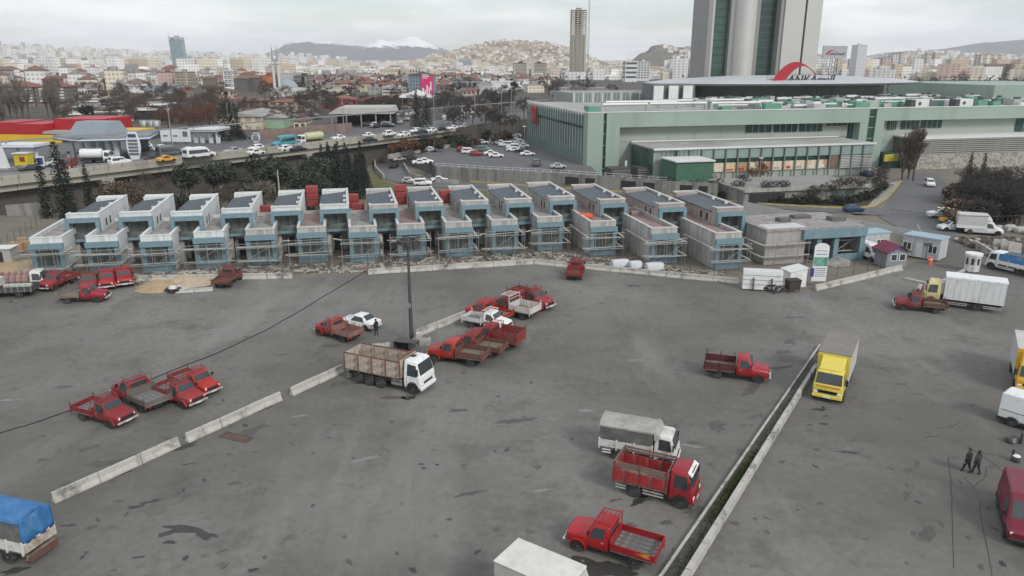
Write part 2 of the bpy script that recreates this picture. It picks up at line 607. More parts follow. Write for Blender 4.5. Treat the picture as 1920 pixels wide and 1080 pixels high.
# ---------------------------------------------------------------- hills
def hill_mat(name, base, c2, snow=False, spk=None):
	m = bpy.data.materials.new(name)
	m.use_nodes = True
	n, l = m.node_tree.nodes, m.node_tree.links
	b = n["Principled BSDF"]
	b.inputs["Roughness"].default_value = 1
	b.inputs["Specular IOR Level"].default_value = .1
	t = n.new("ShaderNodeNewGeometry")
	nz = n.new("ShaderNodeTexNoise")
	nz.inputs["Scale"].default_value = .011 if snow else .012
	nz.inputs["Detail"].default_value = 9
	nz.inputs["Roughness"].default_value = .65
	l.new(t.outputs["Position"], nz.inputs["Vector"])
	rp = n.new("ShaderNodeValToRGB")
	rp.color_ramp.elements[0].position = .35
	rp.color_ramp.elements[1].position = .65
	rp.color_ramp.elements[0].color = base + (1,)
	rp.color_ramp.elements[1].color = c2 + (1,)
	l.new(nz.outputs["Fac"], rp.inputs[0])
	out = rp.outputs[0]
	if snow:
		sp = n.new("ShaderNodeSeparateXYZ")
		l.new(t.outputs["Position"], sp.inputs[0])
		a = n.new("ShaderNodeMapRange")                 # snow lies on the high ground
		a.inputs["From Min"].default_value = 70
		a.inputs["From Max"].default_value = 215
		l.new(sp.outputs[2], a.inputs[0])
		ad = n.new("ShaderNodeMath")
		ad.operation = 'ADD'
		e_ = n.new("ShaderNodeMapRange")                # the eastern peak holds more of it
		e_.inputs["From Min"].default_value = -1450
		e_.inputs["From Max"].default_value = -1150
		e_.inputs["To Min"].default_value = -.12
		e_.inputs["To Max"].default_value = .14
		l.new(sp.outputs[0], e_.inputs[0])
		a2 = n.new("ShaderNodeMath")
		a2.operation = 'ADD'
		l.new(a.outputs[0], a2.inputs[0])
		l.new(e_.outputs[0], a2.inputs[1])
		l.new(a2.outputs[0], ad.inputs[0])
		l.new(nz.outputs["Fac"], ad.inputs[1])
		mr = n.new("ShaderNodeMapRange")
		mr.inputs["From Min"].default_value = 1.06
		mr.inputs["From Max"].default_value = 1.16
		l.new(ad.outputs[0], mr.inputs[0])
		mx = n.new("ShaderNodeMix")
		mx.data_type = 'RGBA'
		l.new(mr.outputs[0], mx.inputs[0])
		l.new(out, mx.inputs[6])
		mx.inputs[7].default_value = (.86, .87, .88, 1)
		out = mx.outputs[2]
	l.new(out, b.inputs["Base Color"])
	MATS[name] = m
	return m


class Hill:
	def __init__(s, name, Y, prof, depth, mat, rough=.06, nd=16, nu=90, seed=0):
		s.Y, s.prof, s.depth, s.rough, s.seed = Y, prof, depth, rough, seed
		s.u0, s.u1 = prof[0][0], prof[-1][0]
		mb = MB()
		for j in range(nd + 1):
			for i in range(nu + 1):
				mb.v.append(tuple(s.pt(s.u0 + (s.u1 - s.u0) * i / nu, -1 + 2 * j / nd)))
		for j in range(nd):
			for i in range(nu):
				a = j * (nu + 1) + i
				mb.f.append((a, a + 1, a + nu + 2, a + nu + 1))
				mb.m.append(0)
		s.o = tag(mk(name, mb, mat, smooth=60), kind="structure")

	def pt(s, u, t):
		"""t from -1 (front foot) through 0 (ridge) to 1 (back foot)"""
		for (a, va), (b, vb) in zip(s.prof[:-1], s.prof[1:]):
			if u <= b + 1e-6:
				v = va + (vb - va) * (u - a) / (b - a)
				break
		top = PY(u, v, s.Y)
		y = s.Y + t * s.depth
		h = max(0, top.z + 4)
		sh = (1 - abs(t)) ** .85 if t < 0 else (1 - t) ** 1.2
		x = top.x * (1 + .35 * t * s.depth / s.Y)
		nzv = mnoise.fractal(Vector((x / s.depth * 3, y / s.depth * 3, s.seed)), 1.0, 2.0, 5) * s.rough * h * (1 - abs(t)) * (2 if t < 0 else 1)
		return Vector((x, y, -4 + h * sh + nzv))


snow = Hill("snowy_mountain", 6800, [(380, 122), (440, 114), (475, 105), (520, 90), (556, 79), (575, 71), (600, 73), (625, 79), (660, 85), (688, 86), (703, 78), (718, 69), (745, 73), (770, 74), (792, 82), (820, 93), (850, 99), (900, 106), (980, 116)], 1400, hill_mat("mountain_rock", (.1, .115, .14), (.15, .15, .15), True), .3, 26, 170, 3)
brown = Hill("brown_hill", 2700, [(740, 124), (790, 112), (820, 101), (850, 98), (870, 89), (900, 83), (930, 80), (962, 77), (1000, 79), (1030, 82), (1062, 88), (1085, 98), (1110, 108), (1150, 122)], 700, hill_mat("hill_scrub", (.2, .165, .115), (.32, .265, .19)), .05, 18, 90, 11)
castle = Hill("castle_hill", 2300, [(1150, 123), (1185, 113), (1199, 100), (1213, 96), (1222, 84), (1240, 83), (1262, 88), (1300, 91), (1345, 92), (1420, 97), (1560, 108), (1640, 120)], 420, hill_mat("castle_rock", (.1, .095, .09), (.23, .2, .17)), .06, 16, 90, 5)
leftcity = Hill("settled_slope", 5200, [(-420, 104), (-150, 96), (0, 88), (40, 94), (90, 98), (160, 100), (250, 106), (330, 109), (420, 111), (500, 115), (640, 121)], 1500, hill_mat("slope_ground", (.3, .27, .23), (.4, .37, .33)), .04, 14, 90, 8)
knoll = Hill("dark_knoll", 6300, [(180, 112), (203, 101), (218, 97), (235, 96), (252, 101), (280, 112)], 500, hill_mat("knoll_scrub", (.05, .055, .06), (.08, .08, .08)), .05, 8, 30, 2)
wood = Hill("wooded_ridge", 3300, [(-420, 118), (-100, 119), (40, 120), (120, 121), (200, 122), (300, 124), (420, 128), (520, 131)], 520, hill_mat("ridge_woods", (.03, .037, .045), (.055, .06, .062)), .1, 12, 90, 4)
rightridge = Hill("blue_ridge", 6300, [(1500, 118), (1600, 110), (1650, 101), (1700, 96), (1750, 93), (1800, 88), (1850, 80), (1920, 74), (2050, 70), (2250, 90)], 1500, hill_mat("ridge_scrub", (.07, .085, .1), (.12, .125, .12), False), .1, 14, 80, 9)
rightnear = Hill("settled_ridge", 4300, [(1520, 122), (1600, 112), (1660, 104), (1720, 100), (1800, 101), (1920, 106), (2100, 110), (2300, 120)], 800, hill_mat("ridge_ground", (.13, .125, .12), (.22, .2, .18)), .08, 12, 70, 14)


# ================================================================ THE CITY
WINDARK = M("far_window", (.07, .075, .08), .3, .3, .2)
WINBLUE = M("far_blue_window", (.1, .13, .15), .25, .3, .2)


def facade_mat(name, c, win=.45, sx=3.2, sz=3.0):
	"""plain wall colour with faint window openings, for blocks too far off to tell windows apart"""
	m = bpy.data.materials.new(name)
	m.use_nodes = True
	n, l = m.node_tree.nodes, m.node_tree.links
	b = n["Principled BSDF"]
	b.inputs["Roughness"].default_value = .85
	g = n.new("ShaderNodeNewGeometry")
	sp = n.new("ShaderNodeSeparateXYZ")
	l.new(g.outputs["Position"], sp.inputs[0])

	def mt(op, a, b_):
		q = n.new("ShaderNodeMath")
		q.operation = op
		for i, s in enumerate((a, b_)):
			if isinstance(s, (int, float)):
				q.inputs[i].default_value = s
			else:
				l.new(s, q.inputs[i])
		return q.outputs[0]
	fx = mt('FRACT', mt('DIVIDE', mt('ADD', sp.outputs[0], mt('MULTIPLY', sp.outputs[1], .8)), sx), 0)
	fz = mt('FRACT', mt('DIVIDE', sp.outputs[2], sz), 0)
	nsep = n.new("ShaderNodeSeparateXYZ")
	l.new(g.outputs["Normal"], nsep.inputs[0])
	side = mt('LESS_THAN', mt('ABSOLUTE', nsep.outputs[2], 0), .3)
	w = mt('MULTIPLY', mt('MULTIPLY', mt('GREATER_THAN', fx, .45), mt('GREATER_THAN', fz, .5)), side)
	nz = n.new("ShaderNodeTexNoise")
	nz.inputs["Scale"].default_value = .03
	nz.inputs["Detail"].default_value = 3
	l.new(g.outputs["Position"], nz.inputs["Vector"])
	rp = n.new("ShaderNodeValToRGB")
	rp.color_ramp.elements[0].position = .3
	rp.color_ramp.elements[1].position = .7
	rp.color_ramp.elements[0].color = tuple(x * .8 for x in c) + (1,)
	rp.color_ramp.elements[1].color = tuple(min(.9, x * 1.12) for x in c) + (1,)
	l.new(nz.outputs["Fac"], rp.inputs[0])
	mx = n.new("ShaderNodeMix")
	mx.data_type = 'RGBA'
	l.new(mt('MULTIPLY', w, win), mx.inputs[0])
	l.new(rp.outputs[0], mx.inputs[6])
	mx.inputs[7].default_value = (.06, .065, .07, 1)
	l.new(mx.outputs[2], b.inputs["Base Color"])
	MATS[name] = m
	return m


WALLS = dict(  # wall colours kept pale to stand in for sunlight on the far city
	cream=facade_mat("cream_facade", (.68, .62, .51)), white=facade_mat("white_facade", (.8, .79, .77)),
	pink=facade_mat("pink_facade", (.58, .44, .38)), sand=facade_mat("sand_facade", (.56, .48, .37)),
	grey=facade_mat("grey_facade", (.36, .35, .34)), brown=facade_mat("brown_facade", (.24, .18, .14)),
	blue=facade_mat("blue_grey_facade", (.26, .33, .37)), dark=facade_mat("charcoal_facade", (.13, .12, .115)))
ROOFS = dict(red=M("red_tile_roof", (.22, .085, .062), .9, .25, .3), grey=M("grey_flat_roof", (.3, .29, .28), .9, .2, .3),
			 brown=M("brown_tile_roof", (.17, .1, .075), .9, .25, .3), white=M("pale_roof", (.55, .54, .52), .8, .15, .3),
			 dark=M("dark_roof", (.07, .066, .064), .9, .2, .3))


def gable(mb, w, d, z, h, over=.5, m=0, hip=0.0):
	w2, d2 = w / 2 + over, d / 2 + over
	if w >= d:
		r = max(0, w2 - hip * d2)
		mb.add([(-w2, -d2, z), (w2, -d2, z), (w2, d2, z), (-w2, d2, z), (-r, 0, z + h), (r, 0, z + h)], [(0, 1, 5, 4), (2, 3, 4, 5), (1, 2, 5), (3, 0, 4), (3, 2, 1, 0)], m)
	else:
		r = max(0, d2 - hip * w2)
		mb.add([(-w2, -d2, z), (w2, -d2, z), (w2, d2, z), (-w2, d2, z), (0, -r, z + h), (0, r, z + h)], [(1, 2, 5, 4), (3, 0, 4, 5), (0, 1, 4), (2, 3, 5), (3, 2, 1, 0)], m)


def block(name, label, cat, u0, u1, vt, Y, wall, roof='grey', rtype='flat', depth=14, rz=0.0, nx=6, nf=6, style='grid', base=PZ, win=WINDARK, group=None, wallmat=None, z0=.12):
	"""a city block: its width and height follow from its distance Y and where its edges show"""
	a, b = PY(u0, vt, Y), PY(u1, vt, Y)
	wa = b.x - a.x
	w = max(2, (wa - depth * abs(math.sin(rz))) / max(.3, math.cos(rz)))
	h = a.z - base
	t = thing(name, label, cat, ((a.x + b.x) / 2, Y + depth / 2, base), rz, group)
	wm = wallmat or WALLS[wall]
	rh = 0
	rm = MB()
	if rtype == 'gable':
		rh = min(2.6, h * .25)
		gable(rm, w, depth, h - rh, rh, .5, 0, 0)
	elif rtype == 'hip':
		rh = min(2.4, h * .22)
		gable(rm, w, depth, h - rh, rh, .5, 0, 1)
	else:
		rm.box(-w / 2 - .15, w / 2 + .15, -depth / 2 - .15, depth / 2 + .15, h - .5, h)
		rm.box(-w * .15, w * .12, -1.5, 2.5, h, h + 1.8)
		rh = .5
	mk("wall", MB().box(-w / 2, w / 2, -depth / 2, depth / 2, 0, h - rh - .003), wm, t)
	mk("roof", rm, ROOFS[roof], t)
	if style:
		wmb = MB()
		hh = h - rh
		fh = hh * (1 - z0) / nf
		for k in range(nf):
			zb = hh * z0 + k * fh
			if style == 'band':
				wmb.box(-w / 2 + .6, w / 2 - .6, -depth / 2 - .06, -depth / 2 + .3, zb + fh * .32, zb + fh * .78)
				for s in (-1, 1):
					wmb.box(s * w / 2 - .06 if s > 0 else -w / 2 - .06, w / 2 + .06 if s > 0 else -w / 2 + .06, -depth / 2 + 1, depth / 2 - 1, zb + fh * .32, zb + fh * .78)
			else:
				for i in range(nx):
					cx = -w / 2 + (i + .5) * w / nx
					wmb.box(cx - w / nx * .3, cx + w / nx * .3, -depth / 2 - .06, -depth / 2 + .3, zb + fh * .3, zb + fh * .8)
				ny = max(2, int(nx * depth / max(w, 1)))
				for i in range(ny):
					cy = -depth / 2 + (i + .5) * depth / ny
					for s in (-1, 1):
						wmb.box(s * w / 2 - .06, s * w / 2 + .06, cy - depth / ny * .28, cy + depth / ny * .28, zb + fh * .3, zb + fh * .8)
		tag(mk("window_grid", wmb, win, t), kind="stuff")
	return t, w, h, depth


# --- blocks one can pick out
for (u0, u1, vt, rzz, lb) in ((-6, 58, 153, .05, "long brown apartment block with red roof and white balconies"), (60, 117, 153, .05, "shorter brown apartment block ending the red roofed row with white balconies")):
	t, w, h, d = block("apartment_building", lb, "building", u0, u1, vt, 370, 'brown', 'red', 'hip', 13, rzz, 8, 5, 'grid', wallmat=M("brown_render", (.2, .165, .145), .9, .15, .2))
	wb = M("balcony_white", (.55, .52, .5), .8)
	for cxf in (-.22, .2, .36):
		for k in range(5):
			mk("balcony", MB().box(-1.5, 1.5, -.9, 0, 0, .9), wb, t, (cxf * w, -d / 2, 2.4 + k * (h - 5) / 5))
block("office_block", "pinkish red office block next to the cream striped tower block", "building", 291, 322, 135, 640, 'pink', 'red', 'flat', 16, .1, 5, 8, 'band', win=M("pink_spandrel", (.48, .34, .32), .6))
block("office_block", "cream tower block with level window bands beside the pinkish red block", "building", 325, 352, 134, 630, 'sand', 'grey', 'flat', 15, -.1, 5, 9, 'band')
block("warehouse", "low teal and grey warehouse before the pinkish red office block", "building", 266, 320, 160, 480, 'blue', 'grey', 'flat', 20, .05, 6, 1, None)
block("office_block", "slim white office block with grey window rows beside the dark brown blocks", "building", 415, 436, 132, 600, 'white', 'white', 'flat', 14, .08, 3, 8, 'band')
block("apartment_building", "brown apartment block with orange neighbour on the city edge", "building", 376, 398, 142, 640, 'brown', 'brown', 'hip', 13, .1, 4, 6)
block("apartment_building", "bright orange and cream apartment block before the hazy slope", "building", 394, 414, 140, 660, 'pink', 'red', 'hip', 12, 0, 4, 6)
block("apartment_building", "dark grey brown apartment block with rounded bays, left of the billboard block", "building", 433, 462, 141, 560, 'dark', 'brown', 'hip', 14, .12, 5, 7, wallmat=M("dark_render", (.14, .125, .115), .9, .15, .2))
block("apartment_building", "dark brown apartment block touching the orange billboard block", "building", 460, 488, 140, 570, 'dark', 'brown', 'hip', 14, .1, 5, 7, wallmat=M("dark_render", (.14, .125, .115)))
t, w, h, d = block("apartment_building", "narrow block carrying a big orange billboard on its gable", "building", 486, 512, 141, 575, 'dark', 'brown', 'flat', 12, .0, 3, 7, None)
mk("billboard", MB().box(-w * .32, w * .45, -d / 2 - .6, -d / 2 - .1, h * .38, h * .93), M("orange_poster", (.5, .12, .05), .6, .3, .15, dirt=(.55, .4, .1), dirt_amt=.4, dirt_scale=.3), t)
block("office_block", "white office block with a strict grid of square windows, behind the two minarets", "building", 521, 548, 136, 600, 'white', 'white', 'flat', 13, .06, 7, 8, 'grid', wallmat=M("white_render", (.62, .63, .64), .8, .08, .2), z0=.05)
t, w, h, d = block("office_block", "dark office block with pale floor bands and a black corner shaft", "building", 549, 582, 142, 590, 'dark', 'dark', 'flat', 15, -.25, 5, 7, 'band', wallmat=M("stone_bands", (.34, .31, .26), .85, .1, .2))
mk("corner_shaft", MB().box(w / 2 - 3.4, w / 2 - .8, -d / 2 - .3, -d / 2 + 2, 0, h - 1), M("black_glass", (.015, .014, .013), .2), t)
for u, lb in ((517, "slender white minaret beside its twin before the white grid block"), (526, "slender white minaret nearer the dark banded office block")):
	p = PY(u, 182, 470)
	t = thing("minaret", lb, "minaret", (p.x, 470, PZ))
	mk("shaft", MB().lathe_z([(.85, 0), (.75, 14), (.7, 19)], 10), M("minaret_stone", (.58, .57, .55), .8, .08, .3), t, smooth=50)
	mk("gallery", MB().lathe_z([(.75, 18.9), (1.25, 19.6), (1.25, 20.4), (.6, 20.7)], 10), M("minaret_stone", (.6, .6, .58)), t)
	mk("spire", MB().lathe_z([(.6, 20.7), (.55, 25), (.02, 31)], 10), M("lead_spire", (.3, .33, .35), .6), t, smooth=50)
t = thing("mosque", "pale domed mosque at the foot of the two minarets", "mosque", (PY(536, 172, 480).x, 486, PZ))
mk("hall", MB().box(-9, 9, -7, 7, 0, 5), M("minaret_stone", (.6, .6, .58)), t)
mk("dome", MB().lathe_z([(6 * math.cos(a * PI / 14), 5 + 5 * math.sin(a * PI / 14)) for a in range(8)], 16), M("lead_spire", (.3, .33, .35)), t, smooth=50)
# building with the pink banner
t, w, h, d = block("office_block", "blue grey office block with a huge pink banner down its end wall", "building", 765, 812, 134, 460, 'blue', 'dark', 'hip', 17, .0, 5, 7, None, wallmat=M("blue_cladding", (.19, .26, .3), .7, .12, .3))
wm = MB()
for k in range(7):
	for i in range(4):
		wm.box(-w / 2 + 1 + i * 1.75, -w / 2 + 1.9 + i * 1.75, -d / 2 - .06, -d / 2 + .2, 3 + k * 1.95, 4.3 + k * 1.95)
tag(mk("window_grid", wm, WINBLUE, t), kind="stuff")
bn = mk("banner", MB().box(w * .0, w / 2 - .2, -d / 2 - .4, -d / 2 - .12, 1.5, h - 2.2), M("pink_banner", (.6, .02, .15), .55, .12, .3), t)
bw = M("banner_white", (.75, .72, .74), .6)
lt = MB()
for k, (x0, x1, z0, z1) in enumerate(((.06, .3, .86, .89), (.06, .34, .8, .83), (.06, .26, .74, .765), (.05, .12, .2, .38), (.15, .2, .1, .3), (.22, .27, .22, .5), (.3, .35, .12, .42), (.37, .42, .3, .62), (.06, .2, .08, .11))):
	mk("banner_print", MB().box(x0 * w, x1 * w, -d / 2 - .48, -d / 2 - .405, z0 * h, z1 * h), bw, bn)
block("warehouse", "large white windowless hall beside the cream office block", "building", 921, 962, 153, 520, 'white', 'white', 'flat', 22, .0, 6, 1, None, wallmat=M("white_hall", (.68, .69, .69), .7, .05, .2))
block("warehouse", "pale grey hall joined to the white windowless hall", "building", 898, 923, 157, 515, 'grey', 'grey', 'flat', 22, .0, 6, 1, None, wallmat=M("grey_hall", (.42, .43, .43), .7, .06, .2))
block("office_block", "low cream office building with two window rows above red roofs", "building", 716, 755, 164, 500, 'cream', 'grey', 'flat', 16, .0, 9, 2, 'band', wallmat=M("cream_render", (.55, .52, .46), .8, .08, .2))
block("warehouse", "grey blank shed wall joined to the low cream office building", "building", 690, 716, 164, 505, 'grey', 'grey', 'flat', 16, .0, 3, 1, None)
for (u0, u1, dd, lb) in ((962, 992, .08, "brown banded hotel block with pale floor lines, adjoining its darker twin"), (996, 1027, -.08, "dark hotel block with thin white floor lines, under the brown hill")):
	t, w, h, d = block("hotel", lb, "building", u0, u1, 118, 900, 'brown', 'dark', 'flat', 20, dd, 5, 11, 'band', wallmat=M("hotel_stone", (.5, .46, .4), .85, .08, .1), win=M("hotel_glass", (.07, .06, .055), .4))
	mk("stair_tower", MB().box(-w * .5 if u0 > 980 else w * .3, -w * .3 if u0 > 980 else w * .5, -d / 2 - 1, -d / 2 + 3, 0, h + 1.5), M("hotel_stone", (.5, .46, .4)), t)
block("office_block", "white slab block with three dark window bands below the castle rock", "building", 1171, 1196, 114, 820, 'white', 'white', 'flat', 14, .1, 4, 4, 'band', wallmat=M("white_render", (.62, .63, .64)))
block("office_block", "white tall block next to the slab with three dark bands", "building", 1197, 1221, 115, 860, 'white', 'white', 'flat', 14, -.1, 4, 7, 'grid', wallmat=M("white_render", (.62, .63, .64)))
t, w, h, d = block("tower_block", "slim white tower block with grey edge behind the mall roof", "building", 1607, 1628, 84, 900, 'white', 'white', 'flat', 14, .12, 3, 17, 'band', wallmat=M("white_render", (.62, .63, .64)), win=M("pale_bands", (.42, .43, .45), .6))
for (u0, u1, vt, lb, wl_) in ((1655, 1676, 108, "pinkish tower block beside the two white towers", 'pink'), (1674, 1688, 101, "white tower block with a narrow blue stripe, right of the pinkish one", 'white'), (1688, 1700, 99, "white tower block at the end of the tower pair", 'white'), (1738, 1748, 102, "cream tower block before the settled ridge", 'cream'), (1752, 1764, 100, "pale cream tower block with green tint on the ridge foot", 'cream'), (1838, 1884, 102, "wide cream apartment slab on the rising ground to the side", 'cream')):
	block("tower_block", lb, "building", u0, u1, vt, 1250, wl_, 'grey', 'flat', 16, .1, 3, 12, 'grid')

# --- glass tower on the left
gp = PY(338, 128, 1500)
gt = thing("glass_tower", "tall blue grey glass tower with a notched crown above the hazy slope", "tower", (gp.x, 1500, PZ), .1)
GH = PY(338, 74, 1500).z - PZ
gm = M("tower_glass", (.2, .28, .32), .15, .25, .12)
mk("shaft", MB().hexa([(-10, -9, 0), (13, -9, 0), (13, 9, 0), (-10, 9, 0), (-12, -9, GH), (11, -9, GH), (11, 9, GH), (-12, 9, GH)]), gm, gt)
fr = MB()
for k in range(26):
	z = GH * (k + .5) / 26
	e = z / GH
	fr.box(-10 - 2 * e - .15, 13 - 2 * e + .15, -9.2, -8.7, z, z + .5)
tag(mk("floor_line", fr, M("tower_spandrel", (.24, .3, .33), .4), gt), kind="stuff")
mk("crown", MB().box(-12, -8, -9, 9, GH, GH + 4).box(6, 11, -9, 9, GH, GH + 4).box(-9, 6, 6, 9, GH, GH + 3).box(-4, 3, -3, 6, GH, GH + 7), M("tower_crown", (.35, .4, .43), .4), gt)
mk("mast", MB().tube((-14, 0, GH), (-15, 0, GH + 14), .5, .15, 5), STEEL, gt)

# --- concrete tower under construction
cp = PY(1082, 152, 950)
ct = thing("unfinished_tower", "tall concrete tower under construction with open floors at the top", "tower", (cp.x, 950, PZ), -.15)
CH = PY(1082, 20, 950).z - PZ
cw = 9.5
CONCT = M("tower_concrete", (.5, .47, .41), .9, .12, .1)
NF = 34
for k in range(NF + 1):
	z = CH * k / NF
	mk("floor_slab", MB().box(-cw, cw, -cw, cw, z, z + .55), CONCT, ct) if k == 0 else ob("floor_slab", SLAB, ct, (0, 0, z))
	if k == 0:
		SLAB = ct.children[0].data
cl = [MB().box(-.42, .42, -.42, .42, .0, CH), ]
cme = cl[0].mesh("column", [CONCT])
for i in range(5):
	for j in range(5):
		if i in (0, 4) or j in (0, 4):
			ob("column", cme, ct, (-cw + .5 + i * (2 * cw - 1) / 4, -cw + .5 + j * (2 * cw - 1) / 4, 0))
mk("core", MB().box(-3.4, 3.4, -3.4, 3.4, 0, CH + 3), M("core_concrete", (.26, .25, .23), .9), ct)
mk("infill_wall", MB().box(-cw + .9, cw - .9, -cw + .9, cw - .9, .6, CH * .64), M("infill_glass", (.17, .16, .12), .5, .35, .25), ct)
mul = MB()
for i in range(13):
	x = -cw + .9 + i * (2 * cw - 1.8) / 12
	mul.box(x - .18, x + .18, -cw - .15, -cw + .9, 0, CH * .78)
	mul.box(cw - .9, cw + .15, x - .18, x + .18, 0, CH * .78)
tag(mk("mullion", mul, M("tower_mullion", (.5, .47, .4), .7), ct), kind="stuff")
kr = thing("tower_crane", "thin crane mast standing right beside the concrete tower frame", "crane", (cp.x + 12.5, 950, PZ))
km = MB()
for sx in (-.7, .7):
	for sy in (-.7, .7):
		km.tube((sx, sy, 0), (sx, sy, CH + 14), .16, .16, 4)
for k in range(40):
	z = k * (CH + 14) / 40
	km.tube((-.7, -.7, z), (.7, -.7, z + (CH + 14) / 40), .09, .09, 3)
mk("mast", km, STEEL, kr)

# --- the crowd of further blocks: the biggest as things, the rest as one mass
KINDS = [('cream', 'cream apartment block among the far city blocks'), ('white', 'white apartment block among the far city blocks'), ('pink', 'brick pink apartment block among the far city blocks'), ('sand', 'sand coloured apartment block among the far city blocks'), ('grey', 'grey apartment block among the far city blocks'), ('brown', 'brown apartment block among the far city blocks')]
crnd = random.Random(21)
spots = []
for _ in range(7000):
	Y = 540 + 2300 * crnd.random() ** 1.25
	u = crnd.uniform(-60, 1985)
	if Y < 900 and u > 1010:
		Y += 420
	spots.append((Y, u))
spots.sort()
kept, grid_ = [], {}
for Y, u in spots:
	x = (u - 960) / FPX * Y
	key = (int(x // (15 if Y < 1000 else 22)), int(Y // 26))
	if key in grid_:
		continue
	if any(abs(u - a) < b and abs(Y - c) < e for a, b, c, e in ((1082, 26, 950, 40), (338, 20, 1150, 340), (995, 40, 900, 30), (338, 24, 1500, 50))):
		continue
	if u < 345 and Y > 1500 and crnd.random() < .85:
		continue
	if Y < 680 and 285 < u < 592 or 750 < u < 1000 and Y < 620:
		continue
	grid_[key] = 1
	kept.append((x, Y, u))
smesh = {}


def far_mesh(kind, w, d, h, roof):
	k = (kind, w, d, h, roof)
	if k not in smesh:
		mb = MB().box(-w / 2, w / 2, -d / 2, d / 2, 0, h)
		if roof == 'grey':
			mb.box(-w * .5 - .2, w * .5 + .2, -d / 2 - .2, d / 2 + .2, h, h + .7, 1).box(-w * .2, w * .15, -2, 2, h + .7, h + 2.8, 1)
		else:
			q = MB()
			gable(q, w, d, h, 2.4, .6, 1, 1)
			mb.add(q.v, q.f, 1)
		smesh[k] = mb.mesh("apartment_building", [WALLS[kind], ROOFS[roof]])
	return smesh[k]


mass = MB()
MASSM = ['cream', 'white', 'pink', 'sand', 'grey', 'brown', 'blue']
nbig = 0
for x, Y, u in kept:
	low = Y < 850
	k = crnd.choices(range(6), [24, 42, 10, 14, 6, 4] if Y > 850 else [22, 34, 8, 14, 14, 8])[0]
	h = crnd.choice((4, 5, 6, 6, 9, 9, 12, 15)) if low else crnd.choice((9, 12, 15, 15, 18, 21, 24, 30))
	if Y > 850:
		h = crnd.choice((6, 9, 9, 12, 12, 15, 18, 24))
	if 560 < u < 1240:
		h = crnd.choice((4, 5, 6, 8)) if low else crnd.choice((5, 6, 9, 9, 12))
	w, d = crnd.choice((8, 10, 12) if low else (10, 13, 16, 22)), crnd.choice((9, 11))
	roof = crnd.choice(('red', 'brown', 'brown', 'grey', 'grey', 'grey')) if low or crnd.random() < .3 else 'grey'
	rz = crnd.uniform(-.5, .5)
	if nbig < 280:
		o = ob("apartment_building", far_mesh(KINDS[k][0], w, d, h, roof), None, (x, Y, PZ), rz)
		rl = {'red': 'red tiled', 'brown': 'brown tiled', 'grey': 'flat'}[roof]
		tag(o, KINDS[k][1].replace('apartment block', 'apartment block with %s roof' % rl), "building", "far blocks, %s walls, %s roof" % (KINDS[k][0], rl))
		nbig += 1
	else:
		c, s = math.cos(rz), math.sin(rz)
		pts = [(x + c * a - s * b, Y + s * a + c * b) for a, b in ((-w / 2, -d / 2), (w / 2, -d / 2), (w / 2, d / 2), (-w / 2, d / 2))]
		mass.slab(pts, PZ, PZ + h, k)
# blocks climbing the slopes
def on_hill(hl, n, ulo, uhi, tlo, thi, hs, ws, wts, seed):
	r = random.Random(seed)
	for _ in range(n):
		p = hl.pt(r.uniform(ulo, uhi), r.uniform(tlo, thi))
		w, d, h = r.choice(ws), r.choice(ws) * .8, r.choice(hs)
		a = r.uniform(-.6, .6)
		c, s = math.cos(a), math.sin(a)
		mass.slab([(p.x + c * q - s * e, p.y + s * q + c * e) for q, e in ((-w / 2, -d / 2), (w / 2, -d / 2), (w / 2, d / 2), (-w / 2, d / 2))], p.z - 6, p.z + h, r.choices(range(7), wts)[0])


on_hill(leftcity, 1700, -80, 560, -.95, .02, (12, 18, 24, 34, 48), (16, 22, 30), [20, 60, 12, 8, 4, 0, 2], 1)
on_hill(wood, 110, -80, 330, -.8, -.02, (10, 16, 24, 30), (16, 24), [0, 4, 0, 0, 20, 4, 72], 2)
on_hill(brown, 900, 770, 1110, -.95, .02, (4, 5, 7), (7, 9, 12), [26, 22, 20, 20, 8, 4, 0], 3)
on_hill(castle, 330, 1240, 1560, -.95, .0, (5, 7, 9), (9, 12, 14), [22, 34, 26, 12, 6, 0, 0], 4)
on_hill(rightnear, 420, 1600, 2050, -.95, .0, (9, 14, 20), (14, 20), [24, 40, 18, 10, 6, 2, 0], 5)
on_hill(snow, 150, 430, 680, -.98, -.72, (14, 24), (24, 34), [10, 80, 0, 6, 4, 0, 0], 6)
r_ = random.Random(31)
for _ in range(2200):      # the flat outskirts behind
	Y = r_.uniform(2000, 4300)
	u = r_.uniform(-80, 2000)
	if u < 400:
		continue
	x = (u - 960) / FPX * Y
	w, d, h = r_.choice((16, 22, 30)), 14, r_.choice((9, 12, 15, 18, 24))
	mass.box(x - w / 2, x + w / 2, Y, Y + d, PZ, PZ + h, r_.choices(range(7), [30, 40, 14, 10, 4, 1, 1])[0])
o = mk("distant_city", mass, [WALLS[k] for k in MASSM])
tag(o, "pale crowd of far off apartment blocks covering the plain and the slopes", "city", kind="stuff")


